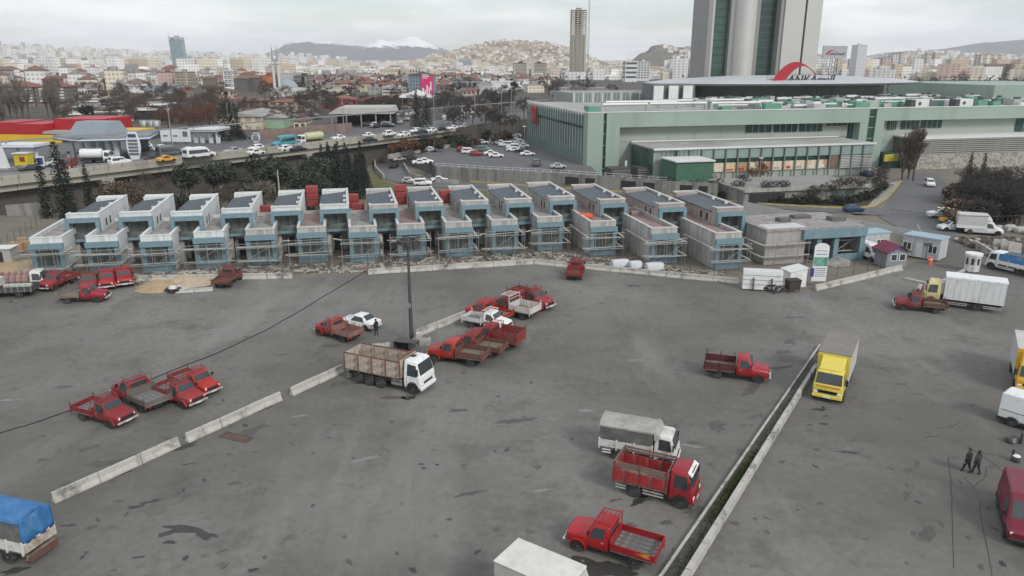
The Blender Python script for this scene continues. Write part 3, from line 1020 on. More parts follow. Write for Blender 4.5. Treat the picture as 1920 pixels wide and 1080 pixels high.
# ================================================================ ROW OF HOUSES UNDER CONSTRUCTION
PHI = R(12.5)
EX = Vector((math.cos(PHI), math.sin(PHI), 0))
EY = Vector((-math.sin(PHI), math.cos(PHI), 0))
BLUEF = M("blue_grey_cladding", (.145, .235, .275), .7, .1, .8, dirt=(.24, .3, .32), dirt_amt=.3)
PLW = M("white_plaster", (.6, .62, .62), .85, .08, .7, dirt=(.38, .39, .38), dirt_amt=.35, streak=True)
PLG = M("grey_plaster", (.42, .41, .39), .9, .12, .7, dirt=(.24, .23, .22), dirt_amt=.5, streak=True)
PLP = M("pinkish_block_wall", (.36, .3, .285), .9, .15, .9, dirt=(.25, .235, .225), dirt_amt=.5, streak=True)
CAP = M("parapet_cap", (.52, .52, .5), .8, .1, 1, dirt=(.36, .35, .34), dirt_amt=.4)
ROOFM = M("dark_seam_roof", (.1, .12, .14), .55, .16, .4, dirt=(.14, .16, .175), dirt_amt=.4, dirt_scale=.4)
DECK = M("roof_deck", (.3, .29, .28), .9, .2, .8, dirt=(.2, .16, .14), dirt_amt=.5)
DECKR = M("reddish_deck", (.27, .19, .175), .9, .25, .8, dirt=(.25, .2, .19), dirt_amt=.5)
HGLASS = M("house_glass", (.1, .115, .108), .14, .6, .7)
MULL = M("window_frame", (.14, .15, .15), .6, .15, 2)
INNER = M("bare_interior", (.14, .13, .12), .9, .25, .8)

LW, LD, LH = 3.7, 12.5, 4.75
UX0, UW, UD, UZ0, UZ1 = 3.04, 3.9, 15.0, 3.5, 6.75
hm = {}


def hmesh(k, mb, bevel=0):
	if k not in hm:
		hm[k] = mb().mesh(k, [])
	return hm[k]


def lower_wall(ld):
	m = MB()
	t = .28
	m.box(0, t, .3, ld, 0, LH - .003).box(LW - t, LW, .3, ld, 0, LH - .003).box(t, LW - t, ld - t, ld, 0, LH - .003)
	m.box(t, LW - t, .3, .58, LH - 1.2, LH - .003).box(t, LW - t, .3, .55, 0, .7)
	return m


def lower_frame():
	m = MB()
	m.box(-.06, .5, 0, .3, .0, LH - .75).box(LW - .5, LW + .06, 0, .3, 0, LH - .75)
	m.box(-.1, LW + .1, -.25, .29, LH - 1.35, LH - .7).box(.5, LW - .5, -.02, .29, .0, 1.0)
	return m


def upper_wall():
	m = MB()
	t = .28
	m.box(0, t, .5, UD, 0, 2.5).box(UW - t, UW, .5, UD, 0, UZ1 - UZ0 - .003).box(t, UW - t, UD - t, UD, 0, 2.6)
	m.box(t, UW - t, 1.5, 1.75, 0, 2.45)
	m.box(-.02, UW - t, .5, 1.9, 2.5, UZ1 - UZ0 - .003).box(-.02, UW - t, UD - 1.5, UD + .02, 2.5, UZ1 - UZ0 - .05)
	m.box(0, UW, .5, UD, -.28, 0)
	return m


def upper_frame():
	m = MB()
	m.box(-.12, .38, -.1, .5, -.35, 2.75).box(UW - .38, UW + .12, -.1, .5, -.35, 2.75)
	m.box(.38, UW - .38, -.1, .5, 2.2, 2.75).box(.38, UW - .38, -.1, .5, -.35, -.02)
	return m


def upper_roof():
	zr, zl = UZ1 - UZ0 - .32, 2.55
	return MB().hexa([(-.18, 1.9, zl), (UW - .28, 1.9, zr), (UW - .28, UD - 1.5, zr), (-.18, UD - 1.5, zl), (-.18, 1.9, zl + .1), (UW - .28, 1.9, zr + .1), (UW - .28, UD - 1.5, zr + .1), (-.18, UD - 1.5, zl + .1)])


def seam():
	zr, zl = UZ1 - UZ0 - .22, 2.65
	return MB().hexa([(-.18, -.035, zl), (UW - .28, -.035, zr), (UW - .28, .035, zr), (-.18, .035, zl), (-.18, -.035, zl + .06), (UW - .28, -.035, zr + .06), (UW - .28, .035, zr + .06), (-.18, .035, zl + .06)])


def upper_cap():
	h = UZ1 - UZ0
	return MB().box(-.06, UW + .04, .44, .8, h, h + .1).box(-.06, .22, .8, 1.95, h, h + .1).box(UW - .32, UW + .05, .8, UD + .05, h, h + .1).box(-.06, UW - .32, UD - .3, UD + .06, h - .05, h + .06)


def lower_cap(ld):
	return MB().box(-.05, LW + .05, .25, .65, LH, LH + .1).box(-.05, .32, .65, ld, LH, LH + .1).box(LW - .32, LW + .05, .65, ld, LH, LH + .1)


LB = [(66, 517), (170, 513), (271, 512), (370, 504), (466, 498), (562, 493), (658, 492), (748, 486), (837, 482), (923, 477), (1008, 470), (1107, 480), (1220, 495), (1339, 506)]
UPX = {11: (1126, 418), 12: (1236, 427), 13: (1345, 436)}
ORD = ["first", "second", "third", "fourth", "fifth", "sixth", "seventh", "eighth", "ninth", "tenth", "eleventh", "twelfth", "thirteenth", "fourteenth"]
hrnd = random.Random(5)
for i, px in enumerate(LB):
	g0 = P(*px)
	white = i < 4
	pink = i >= 11
	wl_m, wu_m = (PLW if white else PLG), (PLW if i < 6 else (PLP if pink else PLG))
	look = "white plaster side walls" if white else ("bare pinkish grey block walls" if pink else "grey plaster walls")
	h = thing("row_house", "%s house from the sand heap, blue window surrounds, %s" % (ORD[i], look), "house", (g0.x, g0.y, 0), PHI, "unfinished row houses along the truck lot")
	if i in UPX:
		q = P(UPX[i][0], UPX[i][1], UZ0) - g0
		ux, uy = q.dot(EX), q.dot(EY)
	else:
		ux, uy = UX0 + hrnd.uniform(-.05, .05), 4.4
	ld = LD if i < 11 else uy + 9.5
	lk = "%.2f" % ld
	lw = ob("lower_wall", hmesh("lower_wall" + lk, lambda: lower_wall(ld)), h, mat=wl_m)
	ob("lower_frame", hmesh("lower_frame", lower_frame), h, mat=BLUEF)
	ob("parapet_cap", hmesh("lower_cap" + lk, lambda: lower_cap(ld)), lw, mat=PLW if white else CAP)
	ob("roof_deck", hmesh("deck" + lk, lambda: MB().box(.28, LW - .28, .58, ld - .28, LH - .7, LH - .45)), h, mat=DECKR if (pink or i in (5, 7)) else DECK)
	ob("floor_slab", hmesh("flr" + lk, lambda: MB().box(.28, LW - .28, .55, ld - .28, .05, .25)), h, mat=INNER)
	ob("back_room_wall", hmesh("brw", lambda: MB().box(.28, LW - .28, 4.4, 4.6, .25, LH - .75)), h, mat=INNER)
	gl = ob("window", hmesh("lwin", lambda: MB().box(.5, .58, .32, .44, 1.0, LH - 1.4).box(LW - .58, LW - .5, .32, .44, 1.0, LH - 1.4).box(.58, LW - .58, .32, .44, LH - 1.5, LH - 1.4).box(.58, LW - .58, .32, .44, 1.0, 1.1).box(1.3, 1.38, .32, .44, 1.1, LH - 1.5).box(2.32, 2.4, .32, .44, 1.1, LH - 1.5)), h, mat=MULL)
	for (x0, x1) in ((.58, 1.3), (1.38, 2.32), (2.4, LW - .58)):
		ob("pane", hmesh("lpane%.2f" % x0, lambda: MB().box(x0, x1, .36, .385, 1.1, LH - 1.5)), gl, mat=HGLASS)
	# open ground floor under the upper box
	ob("ground_floor_wall", hmesh("gfw", lambda: MB().box(LW + .02, 6.5, 6.6, 6.8, 0, UZ0 - .3).box(LW + .02, 4.1, 4.9, 6.6, 0, UZ0 - .3)), h, (0, uy - 4.4, 0), mat=PLG)
	ob("door", hmesh("gdoor", lambda: MB().box(4.6, 5.7, 6.52, 6.61, 0, 2.3)), h, (0, uy - 4.4, 0), mat=BLACK)
	# upper box
	uo = (ux, uy, UZ0)
	uw = ob("upper_wall", hmesh("upper_wall", upper_wall), h, uo, mat=wu_m)
	ob("upper_frame", hmesh("upper_frame", upper_frame), h, uo, mat=BLUEF)
	ob("parapet_cap", hmesh("upper_cap", upper_cap), uw, mat=CAP if i > 2 else PLW)
	rf = ob("roof_sheet", hmesh("upper_roof", upper_roof), h, uo, mat=ROOFM)
	for k in range(17):
		ob("seam", hmesh("seam", seam), rf, (0, 2.2 + k * .68, 0), mat=ROOFM)
	for yy in (4.4, 8.3):
		ob("vent", hmesh("vent", lambda: MB().box(UW - .75, UW - .3, -.16, .16, 3.02, 3.36)), uw, (0, yy, 0), mat=PLW)
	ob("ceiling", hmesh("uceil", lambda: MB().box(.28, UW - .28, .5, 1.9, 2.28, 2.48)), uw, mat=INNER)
	w2 = ob("window", hmesh("uwin", lambda: MB().box(.38, .46, 1.3, 1.42, .02, 2.26).box(UW - .46, UW - .38, 1.3, 1.42, .02, 2.26).box(.46, UW - .46, 1.3, 1.42, 2.16, 2.26).box(1.3, 1.37, 1.3, 1.42, .02, 2.16).box(2.25, 2.32, 1.3, 1.42, .02, 2.16)), h, uo, mat=MULL)
	for (x0, x1) in ((.46, 1.3), (1.37, 2.25), (2.32, UW - .46)):
		ob("pane", hmesh("upane%.2f" % x0, lambda: MB().box(x0, x1, 1.34, 1.365, .04, 2.16)), w2, mat=HGLASS)
	ob("glass_rail", hmesh("urail", lambda: MB().box(.38, UW - .38, .3, .33, -.02, .75)), h, uo, mat=HGLASS)
	for side in ((-.01, .02), (UW - .02, UW + .01)):
		for yy in (3.4, 5.2):
			ob("side_window", hmesh("sw%.2f" % side[0], lambda: MB().box(side[0], side[1], -.3, .3, 1.1, 2.1)), uw, (0, yy, 0), mat=BLACK)
	# scaffold in front of the lower block: a thing of its own
	sc = thing("scaffold", "pipe scaffold with pale planks before the %s house from the sand heap" % ORD[i], "scaffold", (g0.x, g0.y, 0), PHI, "scaffolds along the unfinished houses")
	h1 = hrnd.uniform(2.6, 3.1)
	xs_ = [-1.1, .2, 1.6, 3.0, 4.3]
	for k, x in enumerate(xs_):
		for y in (-.45, -1.35):
			x_ = x + hrnd.uniform(-.1, .1)
			mk("pole", MB().tube((x_, y, 0), (x_ + hrnd.uniform(-.05, .05), y, h1 + (.9 if k in (0, 4) or y < -1 else .15) + hrnd.uniform(-.2, .2)), .035, .035, 5), STEEL, sc)
	for zz in (hrnd.uniform(.9, 1.4), h1):
		for y in ((-.6, -1.0) if hrnd.random() < .5 else (-.85,)):
			e0, e1 = hrnd.uniform(-.4, .5), hrnd.uniform(-.6, .4)
			dz = hrnd.uniform(-.25, .25)
			mk("plank", MB().hexa([(-1.4 + e0, y - .13, zz), (4.5 + e1, y - .13, zz + dz), (4.5 + e1, y + .13, zz + dz), (-1.4 + e0, y + .13, zz), (-1.4 + e0, y - .13, zz + .05), (4.5 + e1, y - .13, zz + dz + .05), (4.5 + e1, y + .13, zz + dz + .05), (-1.4 + e0, y + .13, zz + .05)]), PLANK, sc)
		mk("ledger", MB().tube((-1.3, -1.38, zz - .06), (4.5, -1.38, zz - .06), .03, .03, 5), STEEL, sc)
		# side run of planks toward the open bay
		mk("side_plank", MB().box(4.0, 4.35, -1.3, hrnd.uniform(1.5, 3.5), zz + .08, zz + .14), PLANK, sc)
	mk("guard_rail", MB().tube((-1.2, -1.4, h1 + .55), (4.4, -1.4, h1 + .6), .028, .028, 5), STEEL, sc)
	a, b = hrnd.choice(((-1, 1.5), (1.6, 3.9), (.2, 3)))
	mk("brace", MB().tube((a, -1.4, 1.2), (b, -1.4, h1), .028, .028, 5), STEEL, sc)
	if i >= 11:
		for k in range(4):
			yy = .5 + k * 2.2
			mk("pole", MB().tube((-.9, yy, 0), (-.9, yy, h1 + .4), .035, .035, 5), STEEL, sc)
		mk("side_plank", MB().box(-.85, -.5, -.6, 8, h1, h1 + .07), PLANK, sc)
# spare planks bridging from house to house
for i in (0, 1, 4, 5, 8, 9):
	a, b = P(*LB[i]), P(*LB[i + 1])
	p0 = a + EX * 4.6 - EY * .5
	p1 = b - EX * 1.0 - EY * .4
	z0 = 3.0 + hrnd.uniform(-.1, .3)
	bm_ = MB().obox(p0, p1, .34, z0, z0 + .07)
	tag(mk("bridging_plank", bm_, PLANK), "pale plank bridging the scaffolds of the %s and %s houses from the sand heap" % (ORD[i], ORD[i + 1]), "plank", "bridging planks between scaffolds")

# low corner building at the end of the row
c0 = P(1432, 497)
cx1 = (P(1618, 488) - c0).dot(EX)
cb = thing("corner_building", "long low grey block building with blue lintel and open bays ending the row", "building", (c0.x, c0.y, 0), PHI)
ph = 4.5
split = cx1 * .40
BLOCKW = M("block_wall", (.34, .33, .31), .9, .12, .9, dirt=(.24, .235, .225), dirt_amt=.5)
mk("wall", MB().box(0, .3, 0, 9.5, 0, ph).box(.3, split, 0, .3, 0, ph - .003).box(.3, cx1, 9.2, 9.5, 0, ph - .003).box(cx1 - .3, cx1, 0, 9.2, 0, ph - .003).box(split - .3, split, .3, 9.2, 0, ph - .05).box(split, cx1 - .3, 5.2, 5.4, 0, ph - .1), BLOCKW, cb)
mk("roof", MB().box(-.1, cx1 + .1, -.12, 9.6, ph + .002, ph + .25), DECK, cb)
mk("lintel", MB().box(split - .6, cx1 + .25, -.5, -.125, ph - 1.15, ph + .1), BLUEF, cb)
mk("fascia", MB().box(split + .02, cx1 - .32, -.1, .3, ph - .9, ph - .01), BLOCKW, cb)
for f_ in (.52, .70):
	mk("pier", MB().box(cx1 * f_, cx1 * f_ + .7, -.1, .6, 0, ph - 1.0), BLUEF, cb)
mk("pier", MB().box(cx1 - .55, cx1 + .2, -.3, .35, 0, ph - 1.16), BLUEF, cb)
mk("plinth", MB().box(cx1 * .74, cx1 - .56, -.2, .2, 0, .9), BLUEF, cb)
mk("floor", MB().box(split, cx1 - .3, .0, 5.2, .02, .2), INNER, cb)
mk("ramp", MB().prism([(0, 0), (2.4, 0), (2.4, .75), (2.2, .75)], -3, -.3), CONC, cb, (cx1 * .58, 0, 0))
mk("roof_hatch", MB().box(cx1 * .3, cx1 * .3 + 1.6, 4, 5.4, ph + .25, ph + .75).box(cx1 * .52, cx1 * .52 + 2.6, 5.6, 7, ph + .25, ph + .7).box(cx1 * .8, cx1 * .8 + 2.2, 3, 4.4, ph + .25, ph + .8), DARKTARP, cb)
mk("roof_sheet", MB().box(.4, cx1 * .42, .6, 3.2, ph + .256, ph + .31), M("pale_membrane", (.5, .52, .53), .7, .1, .6), cb)
s2 = thing("scaffold", "scaffold with timber planks inside the open bay of the low corner building", "scaffold", (c0.x, c0.y, 0), PHI, "scaffolds along the unfinished houses")
for k in range(4):
	mk("pole", MB().tube((cx1 * .77 + k * 1.25, .9, .2), (cx1 * .77 + k * 1.25, .9, 3.1), .04, .04, 5), STEEL, s2)
for z in (1.1, 2.6):
	mk("plank", MB().box(cx1 * .75, cx1 - .6, .6, 1.0, z, z + .08), PLANK, s2)
mk("brace", MB().tube((cx1 * .77, .9, 1.1), (cx1 * .95, .9, 2.7), .05, .05, 5), PLANK, s2)
s3 = thing("scaffold", "scaffold with pale planks along the blank grey wall of the low corner building", "scaffold", (c0.x, c0.y, 0), PHI, "scaffolds along the unfinished houses")
for k in range(5):
	x = -.6 + k * split / 3.6
	mk("pole", MB().tube((x, -.9, 0), (x, -.9, 3.4), .04, .04, 5), STEEL, s3)
for z in (1.3, 2.9):
	mk("plank", MB().box(-1.0, split + .3, -.9, -.55, z, z + .08), PLANK, s3)
	mk("side_plank", MB().box(-1.1, -.75, -.5, 5, z, z + .08), PLANK, s3)
# red tanks and stacked bricks between the upper boxes
for k, (u, v, nn, lb) in enumerate(((500, 397, 1, "small red stack beside the fifth house roof from the sand heap end"), (587, 385, 3, "tall red stack behind the gap of the fifth and sixth houses"), (662, 388, 2, "red stack with a second one on top behind the sixth and seventh houses"), (672, 393, 1, "low red stack leaning on the pair behind the seventh house"), (752, 382, 3, "slim red stack behind the gap of the seventh and eighth houses"), (835, 380, 2, "dark red stack behind the gap of the eighth and ninth houses"))):
	p = P(u, v, LH - .4)
	t = thing("brick_stack", lb, "brick stack", (p.x, p.y, LH - .45), PHI)
	for j in range(nn):
		mk("pallet_load", MB().box(-.9, .9, -.7, .7, j * 1.05, j * 1.05 + 1.0), M("red_brick_pack", (.26, .04, .038), .7, .2, 1.2), t, bevel=.05)
t = ob("roof_tarp", MB().box(-.9, .9, -.7, .7, 0, .55).mesh("roof_tarp", [M("orange_crate", (.6, .1, .03), .7)], bevel=.08), None, tuple(P(1098, 408, LH - .42)), PHI)
tag(t, "bright orange crate on the lower roof of the twelfth house", "crate")
t = ob("material_pack", MB().box(-.7, .7, -.5, .5, 0, .5).mesh("material_pack", [DECKR], bevel=.06), None, tuple(P(1190, 402, LH - .42)), PHI)
tag(t, "dark red pack on the lower roof of the thirteenth house", "pack")


# ================================================================ THE MALL
def project(q):
	q = Vector(q) - Vector((0, 0, HCAM))
	zc_ = q.y * math.cos(PITCH) - q.z * math.sin(PITCH)
	return 960 + FPX * q.x / zc_, 540 + FPX * (-q.y * math.sin(PITCH) - q.z * math.cos(PITCH)) / zc_


PHM = R(13.5)
MO = P(1100, 311)
MEX = Vector((math.cos(PHM), math.sin(PHM), 0))
MEY = Vector((-math.sin(PHM), math.cos(PHM), 0))


def MX(u, y=0.0, z=8.0):
	"""metres along the mall front of the point that shows at column u"""
	lo, hi = -80.0, 400.0
	for _ in range(40):
		mid = (lo + hi) / 2
		q = MO + MEX * mid + MEY * y
		if project((q.x, q.y, z))[0] < u:
			lo = mid
		else:
			hi = mid
	return lo


def MZ(u, v, y=0.0):
	x = MX(u, y)
	lo, hi = -20.0, 120.0
	for _ in range(40):
		mid = (lo + hi) / 2
		q = MO + MEX * x + MEY * y
		if project((q.x, q.y, mid))[1] > v:
			lo = mid
		else:
			hi = mid
	return lo


SIGNW = M("shop_sign_red", (.4, .06, .05), .6)
MG = M("mall_green_panel", (.275, .355, .305), .6, .05, .15, dirt=(.225, .295, .255), dirt_amt=.4, dirt_scale=.12, streak=True)
MG2 = M("mall_pale_panel", (.33, .37, .335), .6, .05, .15)
MGD = M("mall_dark_green_glass", (.02, .06, .05), .15, .3, .1)  # dark green is the glass's own colour
MGS = M("mall_side_glass", (.075, .13, .118), .35, .25, .12)
MGB = M("mall_side_base", (.13, .19, .17), .7, .1, .2)
MROOF = M("mall_roof", (.36, .36, .34), .8, .15, .06, dirt=(.26, .26, .25), dirt_amt=.5, dirt_scale=.05)
GREENB = M("plant_green", (.1, .27, .19), .6, .15, .3)
DUCT = M("duct_metal", (.42, .43, .43), .45, .1, .4, metal=.2)
WPAN = M("white_panel", (.62, .63, .62), .6, .08, .3)
mall = thing("shopping_mall", "huge pale green shopping mall with finned glass side and recessed facade", "shopping mall", (MO.x, MO.y, 0), PHM)
MT, MBASE, ML, MD = 13.4, -3.1, 158.0, 62.0
xa, xs1, xs2 = MX(1162), MX(1131), MX(1137)
xb, xr1, xr2, xc = MX(1612), MX(1627), MX(1641), MX(1657)
FB = MZ(1300, 236, 0)          # underside of the top band
mk("core_wall", MB().box(1, ML, 3.2, MD, MBASE, MT - .8), MG2, mall)
mk("roof", MB().box(.6, ML, .6, MD, MT - .8, MT - .35), MROOF, mall)
mk("top_band", MB().box(xa, xb, 0, 3.0, FB, MT).box(xc, ML, 0, 3.0, FB + .3, MT), MG, mall)
for (x0, x1) in ((0, xs1), (xs2, xa), (xb, xr1), (xr2, xc)):
	mk("pier", MB().box(x0, x1, 0, 3.3, MBASE, MT - .002), MG, mall)
for (x0, x1) in ((xs1, xs2), (xr1, xr2)):
	pn = mk("slot_glazing", MB().box(x0, x1, .5, .7, MBASE, MT - .3), MGD, mall)
	for k in range(5):
		mk("transom", MB().box(x0, x1, .44, .5, -1 + k * 3, -.85 + k * 3), MG2, pn)
mk("coping", MB().box(-.15, ML, -.12, .35, MT + .003, MT + .22), WPAN, mall)
# recessed wall: pale cladding panels with open joints
RX = xa
while RX < xb - 1:
	e = min(RX + 7.6, xb)
	mk("panel", MB().box(RX + .04, e - .04, 3.06, 3.2, 5.6, FB - 1.6), MG2, mall)
	RX = e
RX = xc
while RX < ML - 1:
	e = min(RX + 7.6, ML)
	mk("panel", MB().box(RX + .04, e - .04, 3.06, 3.2, 4.0, FB - 3.6), MG2, mall)
	RX = e
for (u0, u1, v0, v1) in ((1398, 1446, 231, 249), (1451, 1494, 230, 248), (1499, 1541, 229, 247), (1549, 1586, 227, 236), (1590, 1609, 226, 268), (1664, 1680, 225, 243), (1690, 1722, 224, 242), (1727, 1765, 224, 240), (1905, 1960, 220, 250)):
	w_ = mk("window", MB().box(MX(u0, 3), MX(u1, 3), 2.86, 3.05, MZ(u0, v1, 3), min(FB - .02, MZ(u0, v0, 3))), MGD, mall)
	x0, x1 = MX(u0, 3), MX(u1, 3)
	for k in range(1, 4):
		mk("mullion", MB().box(x0 + (x1 - x0) * k / 4 - .06, x0 + (x1 - x0) * k / 4 + .06, 2.8, 2.86, MZ(u0, v1, 3), min(FB - .03, MZ(u0, v0, 3))), MG2, w_)
# finned glass side
mk("side_base", MB().box(-.1, .99, 3.31, MD, MBASE, 3.1), MGB, mall)
sg = mk("side_glass", MB().box(0, .98, 3.31, MD - .5, 3.1, MT - .9), MGS, mall)
mk("side_band", MB().box(-.12, .0, 4, MD - 1, 9.2, 9.9), MGD, mall)
finm = MB().box(-.12, 0, -.06, .06, 2.8, MT - .2).mesh("fin", [WPAN])
for k in range(24):
	ob("fin", finm, sg, (0, 5 + k * (MD - 7) / 23, 0))
lat = MB()
for k in range(50):
	y = .5 + k * (MD - 1) / 50
	lat.tube((-.2, y, MT - .3), (-.2, y + .6, MT + .55), .06, .06, 4).tube((-.2, y + .6, MT + .55), (-.2, y + 1.2, MT - .3), .06, .06, 4)
tag(mk("parapet_lattice", lat, WPAN, mall), kind="stuff")
fy = 46.0
fl = ob("flag", MB().add([(-1.0 + .15 * math.sin(z * 1.7 + y), y * .55 + .2 * z, 6.2 + z * .95) for z in range(6) for y in range(5)], [(a * 5 + b, a * 5 + b + 1, a * 5 + b + 6, a * 5 + b + 5) for a in range(5) for b in range(4)]).mesh("flag", [M("red_flag_cloth", (.4, .02, .025), .7)], 40), None, tuple(MO + MEY * fy), PHM, scale=(1, 2.2, 1.15))
fl.modifiers.new("thickness", 'SOLIDIFY').thickness = .03
tag(fl, "large red flag hanging on the finned glass side of the mall", "flag")
# front annex with lit shops
ax0, ax1, ay = MX(1196, -2, 4), MX(1616, -8, 3), -12.5
AZ = 5.4
an = mk("annex", MB().box(ax0, ax1, ay + .5, 2.9, MBASE, AZ - .3), MG2, mall)
mk("annex_roof", MB().box(ax0 - .3, ax1 + .3, ay - .3, 2.95, AZ - .3, AZ), MROOF, mall)
mk("roof_edge", MB().box(ax0 - .4, ax1 + .4, ay - .45, ay - .3, AZ - .4, AZ + .12).box(ax0, ax1, 2.4, 2.6, AZ + .1, AZ + .4), WPAN, mall)
LIT = [emat("lit_shop_window", (.5, .38, .24), .22), emat("lit_shop_pale", (.52, .45, .35), .2), emat("lit_shop_dim", (.36, .24, .14), .12)]
lrn = random.Random(2)
nb = 17
for k in range(nb):
	x0 = ax0 + 6 + (ax1 - ax0 - 6) * k / nb
	x1 = ax0 + 6 + (ax1 - ax0 - 6) * (k + 1) / nb
	mk("glass_panel", MB().box(x0 + .1, x1 - .1, ay - .1, ay + .1, 2.5, AZ - .5), M("pale_green_glass", (.25, .33, .31), .3, .12, .2), mall)
	mk("dark_band", MB().box(x0 + .1, x1 - .1, ay + .12, ay + .4, 1.4, 2.45), MGD, mall)  # dark green glass strip above the shop windows
	if k < nb - 4:
		xm = x0 + (x1 - x0) * lrn.uniform(.35, .65)
		for a_, b_ in ((x0 + .15, xm - .05), (xm + .05, x1 - .15)):
			mk("shop_window", MB().box(a_, b_, ay + .05, ay + .3, -.9, 1.35), lrn.choice(LIT), mall)
		mk("shop_sign", MB().box(x0 + lrn.uniform(.5, 1.2), x1 - lrn.uniform(.5, 1.2), ay - .02, ay + .04, -.6, -.6 + lrn.uniform(.3, .7)), lrn.choice((WPAN, WPAN, SIGNW, MG2)), mall)
	elif k == nb - 4:
		mk("timber_screen", MB().box(x0 + .15, x1 - .15, ay + .05, ay + .3, -.9, 2.4), M("brown_screen", (.17, .12, .09), .8, .2, 1), mall)
	else:
		for j in range(8):
			mk("louvre", MB().box(x0 + .1, x1 - .1, ay - .25, ay, -.9 + j * .42, -.72 + j * .42), WPAN, mall)
	mk("column", MB().box(x0 - .14, x0 + .14, ay - .55, ay - .2, MBASE, AZ - .45), M("grey_column", (.16, .19, .18), .6), mall)
for k in range(7):
	y = ay + .6 + k * 2
	mk("side_pane", MB().box(ax0 - .2, ax0 - .02, y, y + 1.8, -1, AZ - .5), MGD, mall)
# green kiosk with roof terrace
kx0, kx1, ky0, ky1 = MX(1262, -20, 2), MX(1330, -20, 2), -22.0, -13.2
mk("kiosk_wall", MB().box(kx0, kx1, ky0, ky1, MBASE, 3.2), M("kiosk_green", (.05, .14, .09), .6, .25, .2), mall)
mk("kiosk_roof", MB().box(kx0 - .5, kx1 + .3, ky0 - .5, ky1, 3.2, 3.5), M("pale_canopy", (.58, .6, .59), .6, .12, .3), mall)
rl = MB()
for k in range(9):
	rl.tube((kx0 + (kx1 - kx0) * k / 8, ky1 - .2, 3.5), (kx0 + (kx1 - kx0) * k / 8, ky1 - .2, 5.0), .07, .07, 4)
rl.box(kx0, kx1, ky1 - .3, ky1 - .1, 4.95, 5.05)
tag(mk("kiosk_railing", rl, MGD, mall), kind="stuff")
# right wing: louvre band over a stone wall
lx0, lx1 = MX(1722, -7, 3), ML
mk("wing_wall", MB().box(lx0, lx1, -6.2, 2.9, MBASE, 5.2), M("wing_dark", (.09, .095, .09), .7, .2, .3), mall)
mk("wing_roof", MB().box(lx0 - .3, lx1, -6.8, 2.95, 5.2, 5.6), WPAN, mall)
lv = MB().box(0, lx1 - lx0, -.15, .15, 0, .28).mesh("louvre", [M("louvre_grey", (.34, .34, .32), .6)])
for k in range(9):
	ob("louvre", lv, mall, (lx0, -6.6, .4 + k * .55))
stm = MB()
r2 = random.Random(3)
for k in range(8):
	x = lx0
	while x < min(lx0 + 40, lx1):
		w_ = r2.uniform(.5, 1.0)
		stm.box(x, x + w_ - .08, -7.4 - r2.uniform(0, .12), -6.3, MBASE + k * .5, MBASE + k * .5 + .44, r2.choice((0, 0, 1)))
		x += w_
tag(mk("stone_wall", stm, [M("pale_stone", (.4, .39, .35), .9, .2, 1), M("dark_stone", (.28, .27, .245), .9, .2, 1)], mall), kind="stuff")
mk("entrance", MB().box(lx0 - 6, lx0 - .4, -3, 2.9, MBASE, 1.2), MGD, mall)
mk("entrance_sign", MB().box(MX(1664, -3), MX(1690, -3), -3.5, -3.1, MZ(1675, 302, -3), MZ(1675, 289, -3)), M("yellow_green_sign", (.38, .34, .04), .6, .2, .5), mall)
st = MB()
for k in range(12):
	st.box(xc + 2 + k * .4, xc + 2.5 + k * .4, -6, -3.5, MBASE + (11 - k) * .36, MBASE + (11 - k) * .36 + .14)
st.hexa([(xc + 1.6, -6.2, 1.2), (xc + 7, -6.2, MBASE), (xc + 7, -6.05, MBASE), (xc + 1.6, -6.05, 1.2), (xc + 1.6, -6.2, 2.2), (xc + 7, -6.2, MBASE + 1), (xc + 7, -6.05, MBASE + 1), (xc + 1.6, -6.05, 2.2)])
mk("stair", st, STEEL, mall)

# roof plant
RP = random.Random(12)


def duct(pts, r):
	m = MB().path(pts, r, 8)
	mk("duct", m, DUCT, mall, smooth=40)


for (x0, x1, y) in ((-1 + 8, 20, 9), (21, 38, 10), (39, 54, 9), (30, 60, 24), (12, 34, 20)):
	duct([(x0, y, MT - .3), (x0, y, MT + 1.5), (x1, y, MT + 1.5), (x1, y, MT - .3)], .48)
for k in range(150):
	x, y = RP.uniform(40, 152), 5 + 46 * RP.random() ** 1.3
	if x < 40 and y < 12:
		continue
	w_, d_, h_ = RP.uniform(1.5, 5), RP.uniform(1.5, 4), RP.uniform(.9, 2.3)
	mt = RP.choice((GREENB, GREENB, WPAN, DUCT, M("dark_unit", (.1, .11, .11), .6), MG2))
	u_ = mk("plant_unit", MB().box(x, x + w_, y, y + d_, MT - .35, MT - .35 + h_), mt, mall, bevel=.06)
	if RP.random() < .5:
		mk("fan_hood", MB().lathe_z([(w_ * .22, 0), (w_ * .22, .5), (w_ * .16, .55), (w_ * .16, .3)], 8), DSTEEL, u_, (x + w_ / 2, y + d_ / 2, MT - .35 + h_))
for k in range(48):
	x, y, zz = RP.uniform(40, 146), RP.uniform(5, 52), MT + RP.uniform(.2, 1.6)
	duct([(x, y, zz), (x + RP.uniform(3, 12), y, zz)], RP.choice((.25, .35, .6)))
for u in (1712, 1795):
	x = MX(u, 5, 14)
	u_ = mk("chiller", MB().box(x, x + 4.6, 4, 7, MT - .35, MT + 2.0), WPAN, mall, bevel=.05)
	mk("fan", MB().lathe_y([(.5, 3.86), (.5, 3.99), (.05, 3.99)], 10, x + 1.4, MT + .9), DSTEEL, u_)
	mk("grille", MB().box(x - 1.3, x - .05, 4.2, 6.8, MT - .35, MT + 1.9), DSTEEL, u_)
gb = mk("green_plant_room", MB().box(MX(1102, 6, 14), MX(1122, 6, 14), 5, 9, MT - .35, MT + 1.3), GREENB, mall)
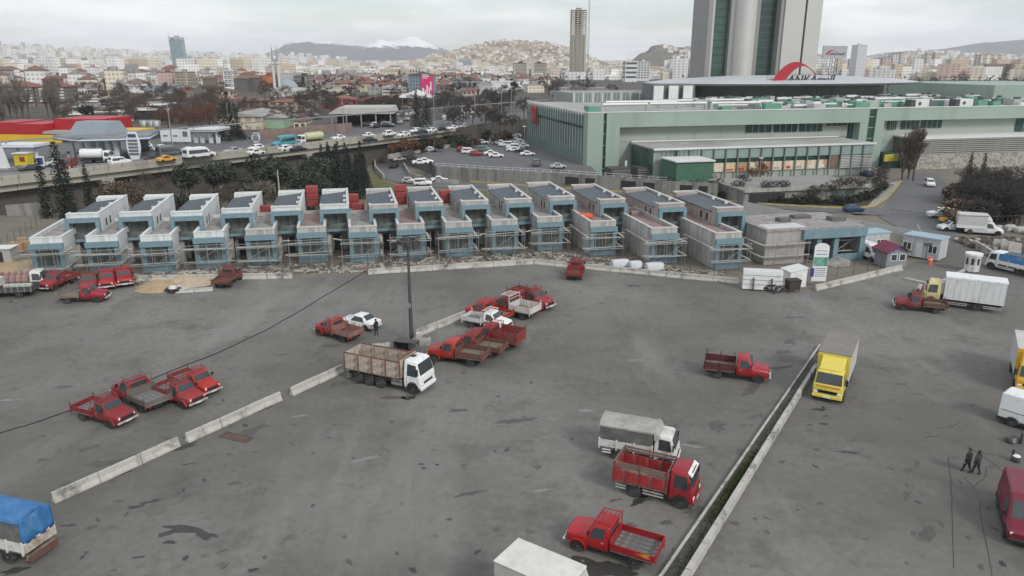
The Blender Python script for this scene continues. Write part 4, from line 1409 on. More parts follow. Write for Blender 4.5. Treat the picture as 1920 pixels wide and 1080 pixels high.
# higher back halls
bhl = mk("back_hall", MB().box(14, 58, 56, 78, MBASE, MT + 2.6), M("back_hall_grey", (.26, .28, .275), .7, .1, .1), mall)
for k in range(40):
	mk("wall_rib", MB().box(14.2 + k * 1.1, 14.5 + k * 1.1, 55.85, 56, MT - .4, MT + 2.7), WPAN if k % 3 == 0 else MGB, bhl)
mk("upper_hall", MB().box(MX(1855, 40, 16), ML + 60, 38, 90, MBASE, MT + 4.6), MG, mall)
for u in (1225, 1253, 1280):
	x = MX(u, 42, 16)
	mk("panel_screen", MB().box(x, x + 3.2, 41.5, 42, MT - .3, MT + 5.2), WPAN, mall)
mk("dark_hall", MB().box(MX(1222, 44, 16), MX(1300, 44, 16), 43, 52, MT - .3, MT + 5.6), M("dark_hall_wall", (.1, .115, .125), .5), mall)
# the great oval canopy on the roof
ccx, ccy, cz = MX(1472, 62, 19), 62.0, PY(1472, 156, 255).z
ca = (MX(1722, 62, 19) - MX(1222, 62, 19)) / 2


def oval(sx, sy, z):
	return [(ccx + sx * math.cos(2 * PI * i / 56), ccy + sy * math.sin(2 * PI * i / 56), z) for i in range(56)]


mk("drum", MB().loft([oval(ca * .74, 15, MT - .5), oval(ca * .74, 15, cz - .9)]), M("drum_glass", (.05, .055, .056), .4, .2, .2), mall)
mk("oval_canopy", MB().loft([oval(ca * .9, 20, cz - 1.0), oval(ca, 23, cz - .3), oval(ca * .97, 22.4, cz + .05), oval(ca * .82, 19, cz + .9), oval(ca * .4, 9, cz + 2.0)]), M("canopy_metal", (.42, .44, .45), .5, .1, .05), mall, smooth=30)
mk("canopy_rim", MB().loft([oval(ca * 1.004, 23.1, cz - .42), oval(ca * 1.004, 23.1, cz - .2)]), M("canopy_rim", (.06, .09, .085), .5), mall)

# red arch sign with the mall's name on a steel frame
sy = 44.0
sx0, sx1 = MX(1440, sy, 20), MX(1566, sy, 20)
zt, zb = MZ(1490, 116, sy), MZ(1490, 158, sy)
spos = MO + MEX * sx0 + MEY * sy
sg_ = thing("roof_sign", "red swoosh arch above dark lettering on a lattice on the mall roof", "sign", (spos.x, spos.y, MT - .35), PHM)
zt, zb = zt - MT + .35, zb - MT + .35
sl = sx1 - sx0
arc_o, arc_i = [], []
q0, q1 = (MX(1447, sy, 20) - sx0), (MX(1527, sy, 20) - sx0)
for k in range(21):
	t_ = k / 20
	# outer and inner edge of the swoosh: thick foot on the left, thin tip on the right
	x = q0 + (q1 - q0) * t_
	hgt = math.sin(PI * (t_ ** .82) * .86) / math.sin(PI / 2)
	arc_o.append((x, zb + .6 + (zt - zb - .6) * hgt))
	xi = q0 + (q1 - q0) * (.30 + .69 * t_)
	hi = math.sin(PI * ((.17 + .83 * t_) ** .9) * .87)
	arc_i.append((xi, zb + .6 + (zt - zb - 2.1 + 1.1 * t_) * max(0, hi * 1.03 - .42 * (1 - t_) ** 2)))
am = MB()
for k in range(20):
	a, b, c, d = arc_o[k], arc_o[k + 1], arc_i[k + 1], arc_i[k]
	am.hexa([(a[0], -.3, a[1]), (b[0], -.3, b[1]), (c[0], -.3, c[1]), (d[0], -.3, d[1]), (a[0], 0, a[1]), (b[0], 0, b[1]), (c[0], 0, c[1]), (d[0], 0, d[1])])
mk("red_arch", am, M("sign_red", (.36, .008, .024), .45, .06, .5), sg_)


def text_mesh(txt, size, depth, mat, shear=0.0):
	cu = bpy.data.curves.new("t_" + txt, 'FONT')
	cu.body = txt
	cu.size = size
	cu.extrude = depth
	cu.shear = shear
	cu.resolution_u = 3
	o_ = bpy.data.objects.new("t_" + txt, cu)
	col.objects.link(o_)
	dg = bpy.context.evaluated_depsgraph_get()
	me = bpy.data.meshes.new_from_object(o_.evaluated_get(dg))
	bpy.data.objects.remove(o_)
	me.materials.clear()
	me.materials.append(mat)
	return me


SIGNDARK = M("sign_letters", (.025, .028, .04), .5)
lx = MX(1474, sy, 20) - sx0
lw_ = MX(1563, sy, 20) - MX(1474, sy, 20)
tme = text_mesh("ANKAmall", 1.0, .12, SIGNDARK, .22)
tw = max(v.co.x for v in tme.vertices)
ss = lw_ / tw
lo_ = ob("lettering", tme, sg_, (lx, -.45, zb + .1), rot=(PI / 2, 0, 0), scale=(ss, ss * 1.02, 1.5))
fr = MB()
nfr = 20
for k in range(nfr + 1):
	x = sl * k / nfr
	fr.tube((x, .3, -1), (x, .3, zb + (2.2 if k % 2 else 3.6)), .06, .06, 4).tube((x, 1.8, -1), (x, .3, zb + .5), .05, .05, 4)
for z in (-.2, .8, zb, zb + 1.6, zb + 3.0):
	fr.tube((0, .3, z), (sl, .3, z), .06, .06, 4)
tag(mk("lattice", fr, DSTEEL, sg_), kind="stuff")

# billboard on a mast beyond
bp = PY(1565, 98, 300)
bb = thing("billboard", "grey billboard with red swoosh and dark name on a lattice mast beyond the mall", "billboard", (bp.x, 300, PZ))
bw_, bz0, bz1 = (PY(1588, 98, 300).x - PY(1543, 98, 300).x) / 2, PY(1565, 110, 300).z - PZ, PY(1565, 86, 300).z - PZ
bd = mk("board", MB().box(-bw_, bw_, -.4, .4, bz0, bz1), M("billboard_grey", (.34, .35, .36), .6, .06, .2), bb)
sw = MB()
pts_o = [(-.8 + 1.05 * t / 10, .3 + .38 * math.sin(PI * (t / 10) ** .8 * .85)) for t in range(11)]
pts_i = [(-.62 + .86 * t / 10, .3 + (.3 + .06 * t / 10) * math.sin(PI * (t / 10) ** .9 * .86)) for t in range(11)]
bh = bz1 - bz0
for k in range(10):
	q = [pts_o[k], pts_o[k + 1], pts_i[k + 1], pts_i[k]]
	sw.hexa([(a * bw_, -.46, bz0 + b * bh) for a, b in q] + [(a * bw_, -.41, bz0 + b * bh) for a, b in q])
mk("swoosh", sw, M("sign_red", (.36, .008, .024)), bd)
s2_ = bw_ * 1.3 / tw
ob("lettering", tme, bd, (-.5 * bw_, -.48, bz0 + .28 * bh), rot=(PI / 2, 0, 0), scale=(s2_, s2_, .2))
ms = MB()
for sx in (-1, 1):
	for sy_ in (-1, 1):
		ms.tube((sx, sy_, 0), (sx, sy_, bz0), .12, .12, 4)
for k in range(12):
	z = bz0 * k / 12
	ms.tube((-1, -1, z), (1, -1, z + bz0 / 12), .07, .07, 3).tube((1, 1, z), (-1, 1, z + bz0 / 12), .07, .07, 3)
mk("mast", ms, DSTEEL, bb)

# twin slab office tower with green glass
TY = 345.0


def TX(u):
	return PY(u, 120, TY).x


t0 = TX(1420)
tw_ = thing("office_tower", "tall pale office tower with green glass strips between white slabs", "tower", (t0, TY, PZ), R(3))
TH = 78.0
SLABW = M("tower_white_cladding", (.5, .5, .48), .6, .04, .1)
SLABG = M("tower_grey_cladding", (.26, .26, .255), .6, .06, .1)
TGL = M("tower_green_glass", (.035, .1, .085), .12, .35, .12)
TGD = M("tower_green_glass_dark", (.015, .05, .043), .12, .35, .12)


def sect(u0, u1, y0, y1, mat, name, h=TH):
	return mk(name, MB().box(TX(u0) - t0, TX(u1) - t0, y0, y1, 0, h), mat, tw_)


sect(1318, 1326, -2, 22, SLABG, "edge_slab", TH + 2)
sect(1326, 1333, .5, 20, SLABW, "edge_pilaster")
gl1 = sect(1333, 1360, 1.6, 20, TGL, "green_glass")
sect(1360, 1367, -1.5, 20, SLABG, "edge_fin")
cv = MB()
xs0, xs9 = TX(1367) - t0, TX(1410) - t0
ring = [(xs0 + (xs9 - xs0) * k / 10, -4.5 * math.sin(PI * (.06 + .88 * k / 10)) + .8) for k in range(11)] + [(xs9, 20), (xs0, 20)]
cv.slab(ring, 0, TH + 6)
mk("curved_slab", cv, SLABW, tw_, smooth=25)
sect(1410, 1421, 2.4, 20, SLABG, "recess_wall")
gl2 = sect(1421, 1452, 3.2, 20, TGD, "green_glass")
sect(1452, 1459, -2, 22, SLABG, "edge_fin", TH + 2)
for (a, b) in ((1459, 1496), (1500, 1528)):
	sect(a, b, -2.6, 22, SLABW, "white_slab", TH + 8)
sect(1496, 1500, -1.6, 22, BLACK, "black_joint", TH + 6)  # black strip between the two white slabs
sect(1528, 1534, 3, 22, M("tower_blue_edge", (.14, .17, .21), .5), "side_fin", TH * .9)
for gpar, (u0, u1), y in ((gl1, (1333.2, 1359.8), 1.5), (gl2, (1421.2, 1451.8), 3.1)):
	fl_ = MB().box(TX(u0) - t0, TX(u1) - t0, y - .12, y + .08, 0, .45).mesh("floor_line", [TGD if gpar is gl1 else TGL])
	for k in range(24):
		ob("floor_line", fl_, gpar, (0, 0, 1 + k * 3.2))

# mall car park deck, retaining walls and fences
car_park_pts = [(772, 291), (800, 302), (818, 312), (905, 318), (1034, 325), (1128, 331), (1108, 312), (1000, 270), (986, 264), (955, 262), (920, 266), (850, 276)]
cpw = [P(u, v) for u, v in car_park_pts]
tag(mk("car_park", MB().slab([(p.x, p.y) for p in cpw], -3.1, 0.02), ROADMAT), kind="structure")
rw = thing("retaining_wall", "stained concrete retaining wall under the mall car park with dark openings", "wall", tuple(P(1000, 322, 0)))
rwo = P(1000, 322, 0)
pts = [P(u, v, 0) for u, v in ((818, 313.5), (905, 319.5), (1034, 326.5), (1135, 333), (1250, 342), (1345, 347))]
for k, (a, b) in enumerate(zip(pts[:-1], pts[1:])):
	mk("wall_panel", MB().obox(a - rwo - EY * .3, b - rwo - EY * .3, .4, -3.1, .35), CONCD, rw)
	for f_ in ((.25, .5), (.62, .8)) if k >= 2 else ():
		p0, p1 = a.lerp(b, f_[0]) - rwo - EY * .52, a.lerp(b, f_[1]) - rwo - EY * .52
		mk("opening", MB().obox(p0, p1, .12, -2.2, -.3), BLACK, rw)  # black panel on the wall face, painting in the dark inside
fpo = P(920, 316, 0)
fn = thing("fence", "pale picket railing along the front edge of the mall car park", "fence", (fpo.x, fpo.y, .02))
fme = MB().tube((0, 0, 0), (0, 0, 1.1), .05, .05, 4).mesh("post", [WPAN])
for k in range(len(pts) - 2):
	a, b = pts[k] - fpo, pts[k + 1] - fpo
	n = int((b - a).length / 2)
	for j in range(n):
		ob("post", fme, fn, tuple(a.lerp(b, j / n)))
	for z in (.55, 1.05):
		mk("rail", MB().tube((a.x, a.y, z), (b.x, b.y, z), .035, .035, 4), WPAN, fn)
# rooftop parking block before the annex, curved wall with planting
pb = P(1540, 345, 0)
pk = thing("parking_block", "grey flat roofed parking block with dark garage opening before the lit shops", "building", (pb.x, pb.y, -3.0), PHM)
mk("wall", MB().box(-21, 9, -4, 12, 0, 2.7), CONCD, pk)
mk("roof", MB().box(-21.3, 9.3, -4.3, 12, 2.7, 3.05), M("parking_roof", (.24, .235, .22), .9, .15, .2), pk)
mk("parapet", MB().box(-21.3, 9.3, -4.5, -4.3, 2.6, 3.4), CONC, pk)
mk("garage_opening", MB().box(-20, -11.5, -4.1, -3.9, .2, 2.2), BLACK, pk)  # flat black panel, the garage's inner shade put into its colour
for x in (-6, 0, 3):
	mk("window", MB().box(x, x + 2.4, -4.08, -3.9, 1.2, 2.3), MGS, pk)
ut = thing("service_yard", "dark service enclosure with steel louvred plant boxes beside the mall corner", "plant yard", tuple(P(1190, 340, -3)), PHM)
for k, x in enumerate((-7, 0, 7)):
	b_ = mk("plant_box", MB().box(x, x + 5.2, -1.5, 3, 0, 3.6), DSTEEL, ut)
	for j in range(5):
		mk("louvre", MB().box(x + .2, x + 5.0, -1.65, -1.5, .5 + j * .6, .65 + j * .6), STEEL, b_)
for x in (-1.2, 5.6, 6.4, 10.5, 12.5, 13.4):
	mk("flue", MB().lathe_z([(.35, 0), (.35, 5.2 + .6 * math.sin(x)), (.2, 5.4 + .6 * math.sin(x))], 8, x, 3.4), DUCT, ut, smooth=50)
cvw = thing("retaining_wall", "pale curved concrete wall above the planted bank by the access road", "wall", tuple(P(1530, 372, -3)))
co = P(1530, 372, -3)
cpts = [P(u, v, -3) for u, v in ((1275, 362), (1340, 367), (1400, 371), (1470, 375), (1540, 377), (1590, 373), (1622, 364), (1640, 352))]
for a, b in zip(cpts[:-1], cpts[1:]):
	mk("wall_panel", MB().obox(a - co, b - co, .35, 0, 2.3), CONC, cvw)
	mk("top_rail", MB().tube(a - co + Vector((0, 0, 2.9)), b - co + Vector((0, 0, 2.9)), .06, .06, 4), STEEL, cvw)
ykb = thing("kerb", "yellow painted kerb sweeping round the planted bank to the access road", "kerb", tuple(PG(1600, 388)))
ko = PG(1600, 388)
kpts = [PG(u, v, .02) for u, v in ((880, 341), (960, 347), (1060, 354), (1200, 363), (1330, 375), (1430, 383.5), (1540, 390), (1605, 391.5), (1640, 388), (1662, 375), (1680, 355), (1690, 340))]
KM = M("kerb_yellow", (.42, .34, .12), .8, .2, .5, dirt=(.3, .27, .2), dirt_amt=.5)
for k, (a, b) in enumerate(zip(kpts[:-1], kpts[1:])):
	a, b = a - ko, b - ko
	n = max(1, int((b - a).length / 6))
	for j in range(n):
		p, q = a.lerp(b, j / n), a.lerp(b, (j + 1) / n - .004)
		mk("kerb_stone", MB().hexa([tuple(x) for x in (p, q, q + Vector((0, .45, 0)), p + Vector((0, .45, 0)), p + Vector((0, 0, .3)), q + Vector((0, 0, .3)), q + Vector((0, .45, .3)), p + Vector((0, .45, .3)))]), KM, ykb)
sw_ = strip("pavement", [(1640, 386), (1663, 372), (1681, 352), (1690, 339)], [(1625, 388), (1640, 372), (1655, 355), (1668, 343)], M("pavement_stone", (.3, .29, .26), .9, .15, 1), .12)
# ramp wall
rp_ = thing("ramp_wall", "pale parapet wall along the curved ramp up to the mall car park", "wall", tuple(PG(735, 325)))
ro = PG(735, 325)
for a, b in zip(*(lambda L: (L[:-1], L[1:]))([(720, 336), (704, 319), (703, 305), (728, 296), (770, 287), (850, 275), (925, 263)])):
	p, q = PG(*a) - ro, PG(*b) - ro
	if a[0] >= 728:
		p, q = P(a[0], a[1], 0) - ro, P(b[0], b[1], 0) - ro
	mk("wall_panel", MB().obox(p, q, .4, -.3 if a[0] < 728 else 3 - .3, 1.2 if a[0] < 728 else 3.9), CONC, rp_)
for a, b in (((757, 311), (768, 330)), ((768, 330), (800, 341)), ((800, 341), (860, 345))):
	p, q = PG(*a) - ro, PG(*b) - ro
	mk("wall_panel", MB().obox(p, q, .4, -.3, 1.0), CONC, rp_)


# ================================================================ VEHICLES
vm = {}          # shared meshes


def vmesh(key, fn, smooth=None, bevel=0):
	if key not in vm:
		vm[key] = fn().mesh(key, [], smooth, bevel)
	return vm[key]


class Body:
	"""lofted body shell: sections (x, floor, belt, roof, half width, half roof width) from front to back"""
	def __init__(s, secs):
		s.s = secs

	def shell(s):
		rings = []
		for x, zb, zm, zt, w, wt in s.s:
			c = min(.07, (zt - zm) * .4)
			rings.append([(x, -w * .94, zb), (x, -w, zb + (zm - zb) * .35), (x, -w, zm), (x, -wt, zt - c), (x, -wt + c * 1.3, zt), (x, wt - c * 1.3, zt), (x, wt, zt - c), (x, w, zm), (x, w, zb + (zm - zb) * .35), (x, w * .94, zb)])
		return MB().loft(rings)

	def at(s, x):
		for a, b in zip(s.s[:-1], s.s[1:]):
			if a[0] >= x >= b[0]:
				t = (a[0] - x) / max(1e-6, a[0] - b[0])
				return [p + (q - p) * t for p, q in zip(a, b)]
		return s.s[-1]

	def side(s, poly, sd, off=.012):
		def fn():
			m = MB()
			for sg in (sd,):
				pts, pin = [], []
				for x, t in poly:
					_, zb, zm, zt, w, wt = s.at(x)
					y, z = w + (wt - w) * t, zm + (zt - .07 - zm) * t
					pts.append((x, sg * (y + off), z))
					pin.append((x, sg * (y - .05), z))
				n = len(pts)
				m.add(pts + pin, [tuple(range(n)), tuple(range(2 * n - 1, n - 1, -1))] + [(i, (i + 1) % n, (i + 1) % n + n, i + n) for i in range(n)])
			return m
		return fn

	def screen(s, i, a=.06, b=.94, side=.1, off=.012):
		"""pane on the slope between the roof lines of section i and i+1"""
		A, B = s.s[i], s.s[i + 1]
		if A[3] > B[3]:
			sg = -1
		else:
			sg = 1

		def fn():
			p = []
			for t in (a, b):
				x, z, wt = A[0] + (B[0] - A[0]) * t, A[3] + (B[3] - A[3]) * t, A[5] + (B[5] - A[5]) * t
				p.append((x + off * sg, z + off, wt - side))
			(x0, z0, w0), (x1, z1, w1) = p
			return MB().hexa([(x0, -w0, z0), (x0, w0, z0), (x1, w1, z1), (x1, -w1, z1), (x0 - .04 * sg, -w0, z0 - .04), (x0 - .04 * sg, w0, z0 - .04), (x1 - .04 * sg, w1, z1 - .04), (x1 - .04 * sg, -w1, z1 - .04)])
		return fn


def wheel(t, x, y, r=.38, w=.22, n=14):
	s = 1 if y > 0 else -1
	o = ob("wheel", vmesh("tyre%.2f%.2f%d" % (r, w, n), lambda: MB().lathe_y([(r * .55, -w / 2), (r * .93, -w / 2), (r, -w / 2 + .04), (r, w / 2 - .04), (r * .93, w / 2), (r * .55, w / 2)], n), 40), t, (x, y, r), mat=TYRE)
	ob("rim", vmesh("rim%.2f%.2f%d%d" % (r, w, n, s), lambda: MB().lathe_y([(r * .58, s * w * .1), (r * .6, s * w * .47), (r * .5, s * w * .44), (r * .3, s * w * .4), (r * .16, s * w * .5), (.01, s * w * .5)], n), 40), o, mat=RIM)
	return o


def arch(key, x, r, y0, y1, th=.05):
	def fn():
		m = MB()
		n = 8
		for k in range(n):
			a0, a1 = PI * (-.02 + 1.04 * k / n), PI * (-.02 + 1.04 * (k + 1) / n)
			q = [(x + q_ * math.cos(a), q2, r * .95 + q_ * math.sin(a)) for a in (a0, a1) for q_, q2 in ((r * 1.16, y0), (r * 1.16, y1), (r * 1.16 + th, y1), (r * 1.16 + th, y0))]
			m.hexa(q)
		return m
	return vmesh(key, fn, 35)


def well(t, x, r, y):
	"""dark plate on the body side, painting in the shade of a wheel opening"""
	sg = 1 if y > 0 else -1
	return ob("wheel_well_shade", vmesh("well%.2f%d" % (r, sg), lambda: MB().prism([(r * 1.14 * math.cos(PI * k / 8), r * .95 + r * 1.14 * math.sin(PI * k / 8)) for k in range(9)] + [(-r * 1.14, r * .5), (r * 1.14, r * .5)], -.03, .006)), t, (x, y, 0), mat=DARK)


def place(a, b, side, wb, half):
	"""near wheels of one side touch the ground at pixels a (rear) and b (front) -> centre, heading, scale"""
	A, B = P(*a), P(*b)
	d = (B - A)
	s = min(1.12, max(.88, d.length / wb))
	h = math.atan2(d.y, d.x)
	n = Vector((-d.y, d.x, 0)).normalized() * (half if side == 'R' else -half) * s
	return (A + B) / 2 + n, h, s


PKN = [0]
# ---------------------------------------------------------------- bonneted pickup truck
PK = Body([(2.42, .62, .86, .98, .66, .6), (2.3, .5, .95, 1.12, .84, .74), (1.22, .5, 1.04, 1.27, .95, .82), (1.16, .5, 1.06, 1.3, .95, .8), (.82, .48, 1.1, 1.84, .95, .74), (.66, .48, 1.1, 1.93, .95, .73), (-.06, .48, 1.1, 1.94, .95, .73), (-.16, .48, 1.1, 1.88, .95, .73)])


def pickup(label, loc, hd, sc=1.0, cab=None, bed='low', board=None, floor=None, rack=True, stripe=None, group=None, posts=True, rear_only=False, grille=BLACK, bh=None):
	cab = cab or RED
	board = board or cab
	if cab is RED:
		PKN[0] += 1
		new = REDS[PKN[0] * 3 % 5]
		board = new if board is RED else board
		cab = new
	floor = floor or GREYBED
	t = thing("pickup_truck", label, "truck", (loc[0], loc[1], 0), hd, group, sc)
	c = ob("cab", vmesh("pk_shell", PK.shell, 38, .025), t, mat=cab)
	ob("windscreen", vmesh("pk_ws", PK.screen(3, .08, .92, .06)), c, mat=GLASS)
	for sy in (-1, 1):
		ob("side_window", vmesh("pk_sw" + str(sy), PK.side([(.92, .1), (.12, .1), (.12, .86), (.74, .86)], sy)), c, mat=GLASS)
	ob("rear_window", vmesh("pk_rw", lambda: MB().box(-.185, -.15, -.55, .55, 1.35, 1.74)), c, mat=GLASS)
	ob("grille", vmesh("pk_gr", lambda: MB().box(2.37, 2.45, -.52, .52, .68, .93)), c, mat=grille)
	for sy in (-1, 1):
		ob("headlight", vmesh("pk_hl", lambda: MB().lathe_y([(.11, -.04), (.13, 0), (.1, .03), (.02, .04)], 10)), c, (2.38, sy * .62, .86), rot=(0, 0, -PI / 2), mat=LAMP)
		ob("mudguard", arch("pk_ar%d" % sy, 1.62, .38, sy * .74, sy * 1.04), t, mat=cab)
		ob("mirror", vmesh("pk_mi", lambda: MB().box(-.05, .03, -.12, .12, -.1, .14).tube((0, 0, -.1), (0, 0, -.3), .02, .02, 4)), c, (1.0, sy * 1.05, 1.45), mat=BLACK)
		wheel(t, 1.62, sy * .87)
		well(t, 1.62, .38, sy * .955)
		wheel(t, -1.62, sy * .85)
		ob("door_line", vmesh("pk_dl%d" % sy, lambda: MB().box(.95, .965, sy * .957 - .004, sy * .957 + .004, .55, 1.1).box(.04, .055, sy * .957 - .004, sy * .957 + .004, .55, 1.1)), c, mat=DARK)
		ob("door_handle", vmesh("pk_dh", lambda: MB().box(.1, .26, -.015, .015, .98, 1.02)), c, (0, sy * .965, 0), mat=CHROME)
	ob("bumper", vmesh("pk_bu", lambda: MB().box(2.42, 2.55, -.93, .93, .46, .62), None, .03), t, mat=CHROME)
	ob("number_plate", vmesh("pk_np", lambda: MB().box(2.552, 2.562, -.26, .26, .48, .59)), t, mat=WHITE)
	ob("chassis", vmesh("pk_ch", lambda: MB().box(-2.5, 2.2, -.4, .4, .38, .62).box(-2.5, 1.4, -.72, -.5, .42, .55).box(-2.5, 1.4, .5, .72, .42, .55)), t, mat=DARK)
	if stripe:
		ob("stripe", vmesh("pk_st", lambda: MB().box(-.1, 1.2, -.972, -.955, .86, .98).box(-.1, 1.2, .955, .972, .86, .98)), c, mat=stripe)
	# load bed
	b0, b1, bw, bz = -.28, -2.72, 1.0, .8
	bd = ob("bed", vmesh("pk_bed", lambda: MB().box(b1, b0, -bw, bw, bz - .1, bz)), t, mat=floor)
	for k in range(5):
		ob("floor_plank", vmesh("pk_fp", lambda: MB().box(b1 + .05, b0 - .05, -.17, .17, bz, bz + .025)), bd, (0, -.76 + k * .38, 0), mat=floor)
	H_ = bh or {'low': .42, 'high': .8, 'flat': .0, 'open': .0, 'drop': .38}[bed]
	if H_:
		for sy in (-1, 1):
			for k in range(2 if bed == 'high' else 1):
				zz = bz + k * (H_ / (2 if bed == 'high' else 1))
				hh = H_ / (2 if bed == 'high' else 1) - .02
				ob("side_board", vmesh("pk_sb%.2f" % hh, lambda: MB().box(b1, b0, -.025, .025, 0, hh)), t, (0, sy * bw, zz), mat=board)
		if bed != 'drop':
			ob("tailgate", vmesh("pk_tg%.2f" % H_, lambda: MB().box(b1 - .03, b1 + .02, -bw + .03, bw - .03, bz, bz + H_ - .03)), t, mat=board)
	for k, x in enumerate((b1 + .1, (b0 + b1) / 2, b0 - .1)):
		for sy in (-1, 1):
			if posts and not (bed == 'low' and k == 1):
				ob("stake", vmesh("pk_sk%.2f" % H_, lambda: MB().box(-.035, .035, -.03, .03, .55, bz + H_ + .3)), t, (x, sy * (bw + .04), 0), mat=board)
	ob("headboard", vmesh("pk_hb", lambda: MB().box(b0, b0 + .05, -bw, bw, bz, bz + .62)), t, mat=board)
	if rack:
		def rk():
			m = MB()
			for sy in (-.95, .95):
				m.tube((b0 + .03, sy, bz), (b0 + .03, sy, 2.12), .03, .03, 5)
				m.tube((b0, sy * .8, 2.1), (.75, sy * .72, 2.12), .03, .03, 5)
			for k in range(5):
				m.tube((b0 + k * .25, -.76, 2.11), (b0 + k * .25, .76, 2.11), .025, .025, 5)
			m.tube((b0 + .03, -.95, 2.12), (b0 + .03, .95, 2.12), .03, .03, 5).tube((b0 + .03, -.95, 1.8), (b0 + .03, .95, 1.8), .025, .025, 5)
			m.tube((.75, -.72, 2.12), (.75, .72, 2.12), .03, .03, 5)
			for sy in (-.7, .7):
				m.tube((.7, sy, 1.9), (.74, sy, 2.12), .025, .025, 4)
			return m
		ob("roof_rack", vmesh("pk_rk", rk), t, mat=board if board is not WOOD else cab)
	for sy in (-1, 1):
		ob("tail_light", vmesh("pk_tl", lambda: MB().box(b1 - .06, b1 - .02, -.09, .09, .62, .74)), t, (0, sy * .8, 0), mat=REDLAMP)
	return t


# ---------------------------------------------------------------- cab-over truck
CO = Body([(2.16, .42, .95, 1.12, .86, .84), (2.1, .4, 1.12, 1.24, .97, .93), (1.82, .4, 1.2, 2.1, .98, .87), (1.66, .4, 1.2, 2.24, .98, .82), (.78, .4, 1.2, 2.26, .98, .82), (.7, .4, 1.2, 2.2, .98, .82)])


def cabover(t, cab, x0, s=(1, 1, 1), visor=None):
	"""the cab of a forward control lorry; x0 is the middle of its front axle"""
	c = ob("cab", vmesh("co_shell", CO.shell, 38, .03), t, (x0 - 1.45 * s[0], 0, 0), mat=cab, scale=s)
	ob("windscreen", vmesh("co_ws", CO.screen(1, .1, .95, .08)), c, mat=GLASS)
	for sy in (-1, 1):
		ob("side_window", vmesh("co_sw" + str(sy), CO.side([(1.84, .06), (.98, .06), (.98, .82), (1.72, .82)], sy)), c, mat=GLASS)
	ob("grille", vmesh("co_gr", lambda: MB().box(2.12, 2.2, -.55, .55, .72, .86)), c, mat=BLACK)
	ob("bumper", vmesh("co_bu", lambda: MB().box(2.1, 2.26, -.97, .97, .34, .58), None, .04), c, mat=cab)
	ob("number_plate", vmesh("co_np", lambda: MB().box(2.262, 2.272, -.26, .26, .4, .52)), c, mat=WHITE)
	for sy in (-1, 1):
		ob("headlight", vmesh("co_hl", lambda: MB().box(2.14, 2.21, -.15, .15, .62, .8), None, .03), c, (0, sy * .74, 0), mat=LAMP)
		ob("mirror", vmesh("co_mi", lambda: MB().box(-.05, .04, -.08, .08, -.22, .2).tube((0, 0, .2), (-.12, -.12, .25), .02, .02, 4)), c, (1.98, sy * 1.12, 1.62), mat=BLACK)
		ob("door_line", vmesh("co_dl%d" % sy, lambda: MB().box(1.88, 1.895, sy * .982 - .004, sy * .982 + .004, .75, 1.2).box(.93, .945, sy * .982 - .004, sy * .982 + .004, .55, 1.2)), c, mat=DARK)
		ob("mudguard", arch("co_ar%d" % sy, 1.45, .4, sy * .78, sy * 1.0), c, mat=DARK)
	if visor:
		ob("sun_visor", vmesh("co_vi", lambda: MB().hexa([(1.98, -.84, 2.02), (1.98, .84, 2.02), (1.72, .8, 2.22), (1.72, -.8, 2.22), (2.03, -.84, 2.06), (2.03, .84, 2.06), (1.75, .8, 2.27), (1.75, -.8, 2.27)])), c, mat=visor)
	return c


def bed_panels(t, x0, x1, w, z0, h, mat, rib, floor, n=4, rail=None, front_h=None, split=1):
	"""dropside body: floor, boards along both sides in n bays, ribs, headboard, tailgate"""
	mk("bed", MB().box(x0, x1, -w, w, z0 - .12, z0), floor, t)
	L = (x1 - x0) / n
	hh = h / split
	key = "bp%.2f%.2f%.2f" % (L, hh, w)
	for sy in (-1, 1):
		for k in range(n):
			for j in range(split):
				ob("side_board", vmesh(key, lambda: MB().box(.03, L - .03, -.03, .03, 0, hh - .03)), t, (x0 + k * L, sy * w, z0 + j * hh), mat=mat)
		for k in range(n + 1):
			ob("rib", vmesh("rb%.2f" % h, lambda: MB().box(-.05, .05, -.05, .05, -.15, h + .06)), t, (x0 + k * L, sy * (w + .045), z0), mat=rib)
		if rail:
			mk("top_rail", MB().box(x0, x1, sy * w - .03, sy * w + .03, z0 + h + .0, z0 + h + .09), rail, t)
	mk("headboard", MB().box(x1, x1 + .06, -w, w, z0, z0 + (front_h or h)), mat, t)
	mk("tailgate", MB().box(x0 - .06, x0, -w, w, z0, z0 + h - .02), mat, t)


def tarp_roof(x0, x1, w, z0, z1, sag=.06, peak=.22):
	m = MB()
	n = 9
	rings = []
	for k in range(n):
		x = x0 + (x1 - x0) * k / (n - 1)
		d = -sag if k % 2 else 0
		rings.append([(x, -w, z0), (x, -w * 1.01, z1 - .15), (x, -w * .8, z1 + d * .5), (x, -w * .35, z1 + peak * .6 + d), (x, 0, z1 + peak + d), (x, w * .35, z1 + peak * .6 + d), (x, w * .8, z1 + d * .5), (x, w * 1.01, z1 - .15), (x, w, z0)])
	return m.loft(rings)


def lorry_base(name, label, loc, hd, sc, axles, w, r, L0, L1, group=None, tw=.26):
	t = thing(name, label, "truck", (loc[0], loc[1], 0), hd, group, sc)
	for x in axles:
		for sy in (-1, 1):
			fr_ax = x == axles[0]
			wheel(t, x, sy * (w - tw / 2 + (.06 if fr_ax else -.02)), r, tw if fr_ax else tw * 1.5)
			if fr_ax:
				well(t, x, r, sy * (w + .03))
	mk("chassis", MB().box(L0, L1, -.42, .42, r + .05, r + .38).box(L0 + .1, L1 - .8, -w + .05, w - .05, r + .32, r + .4), DARK, t)
	return t


def side_guard(t, x0, x1, w, mat=STEEL):
	for sy in (-1, 1):
		for z in (.42, .62):
			mk("side_guard", MB().box(x0, x1, sy * (w - .02) - .02, sy * (w - .02) + .02, z, z + .08), mat, t)


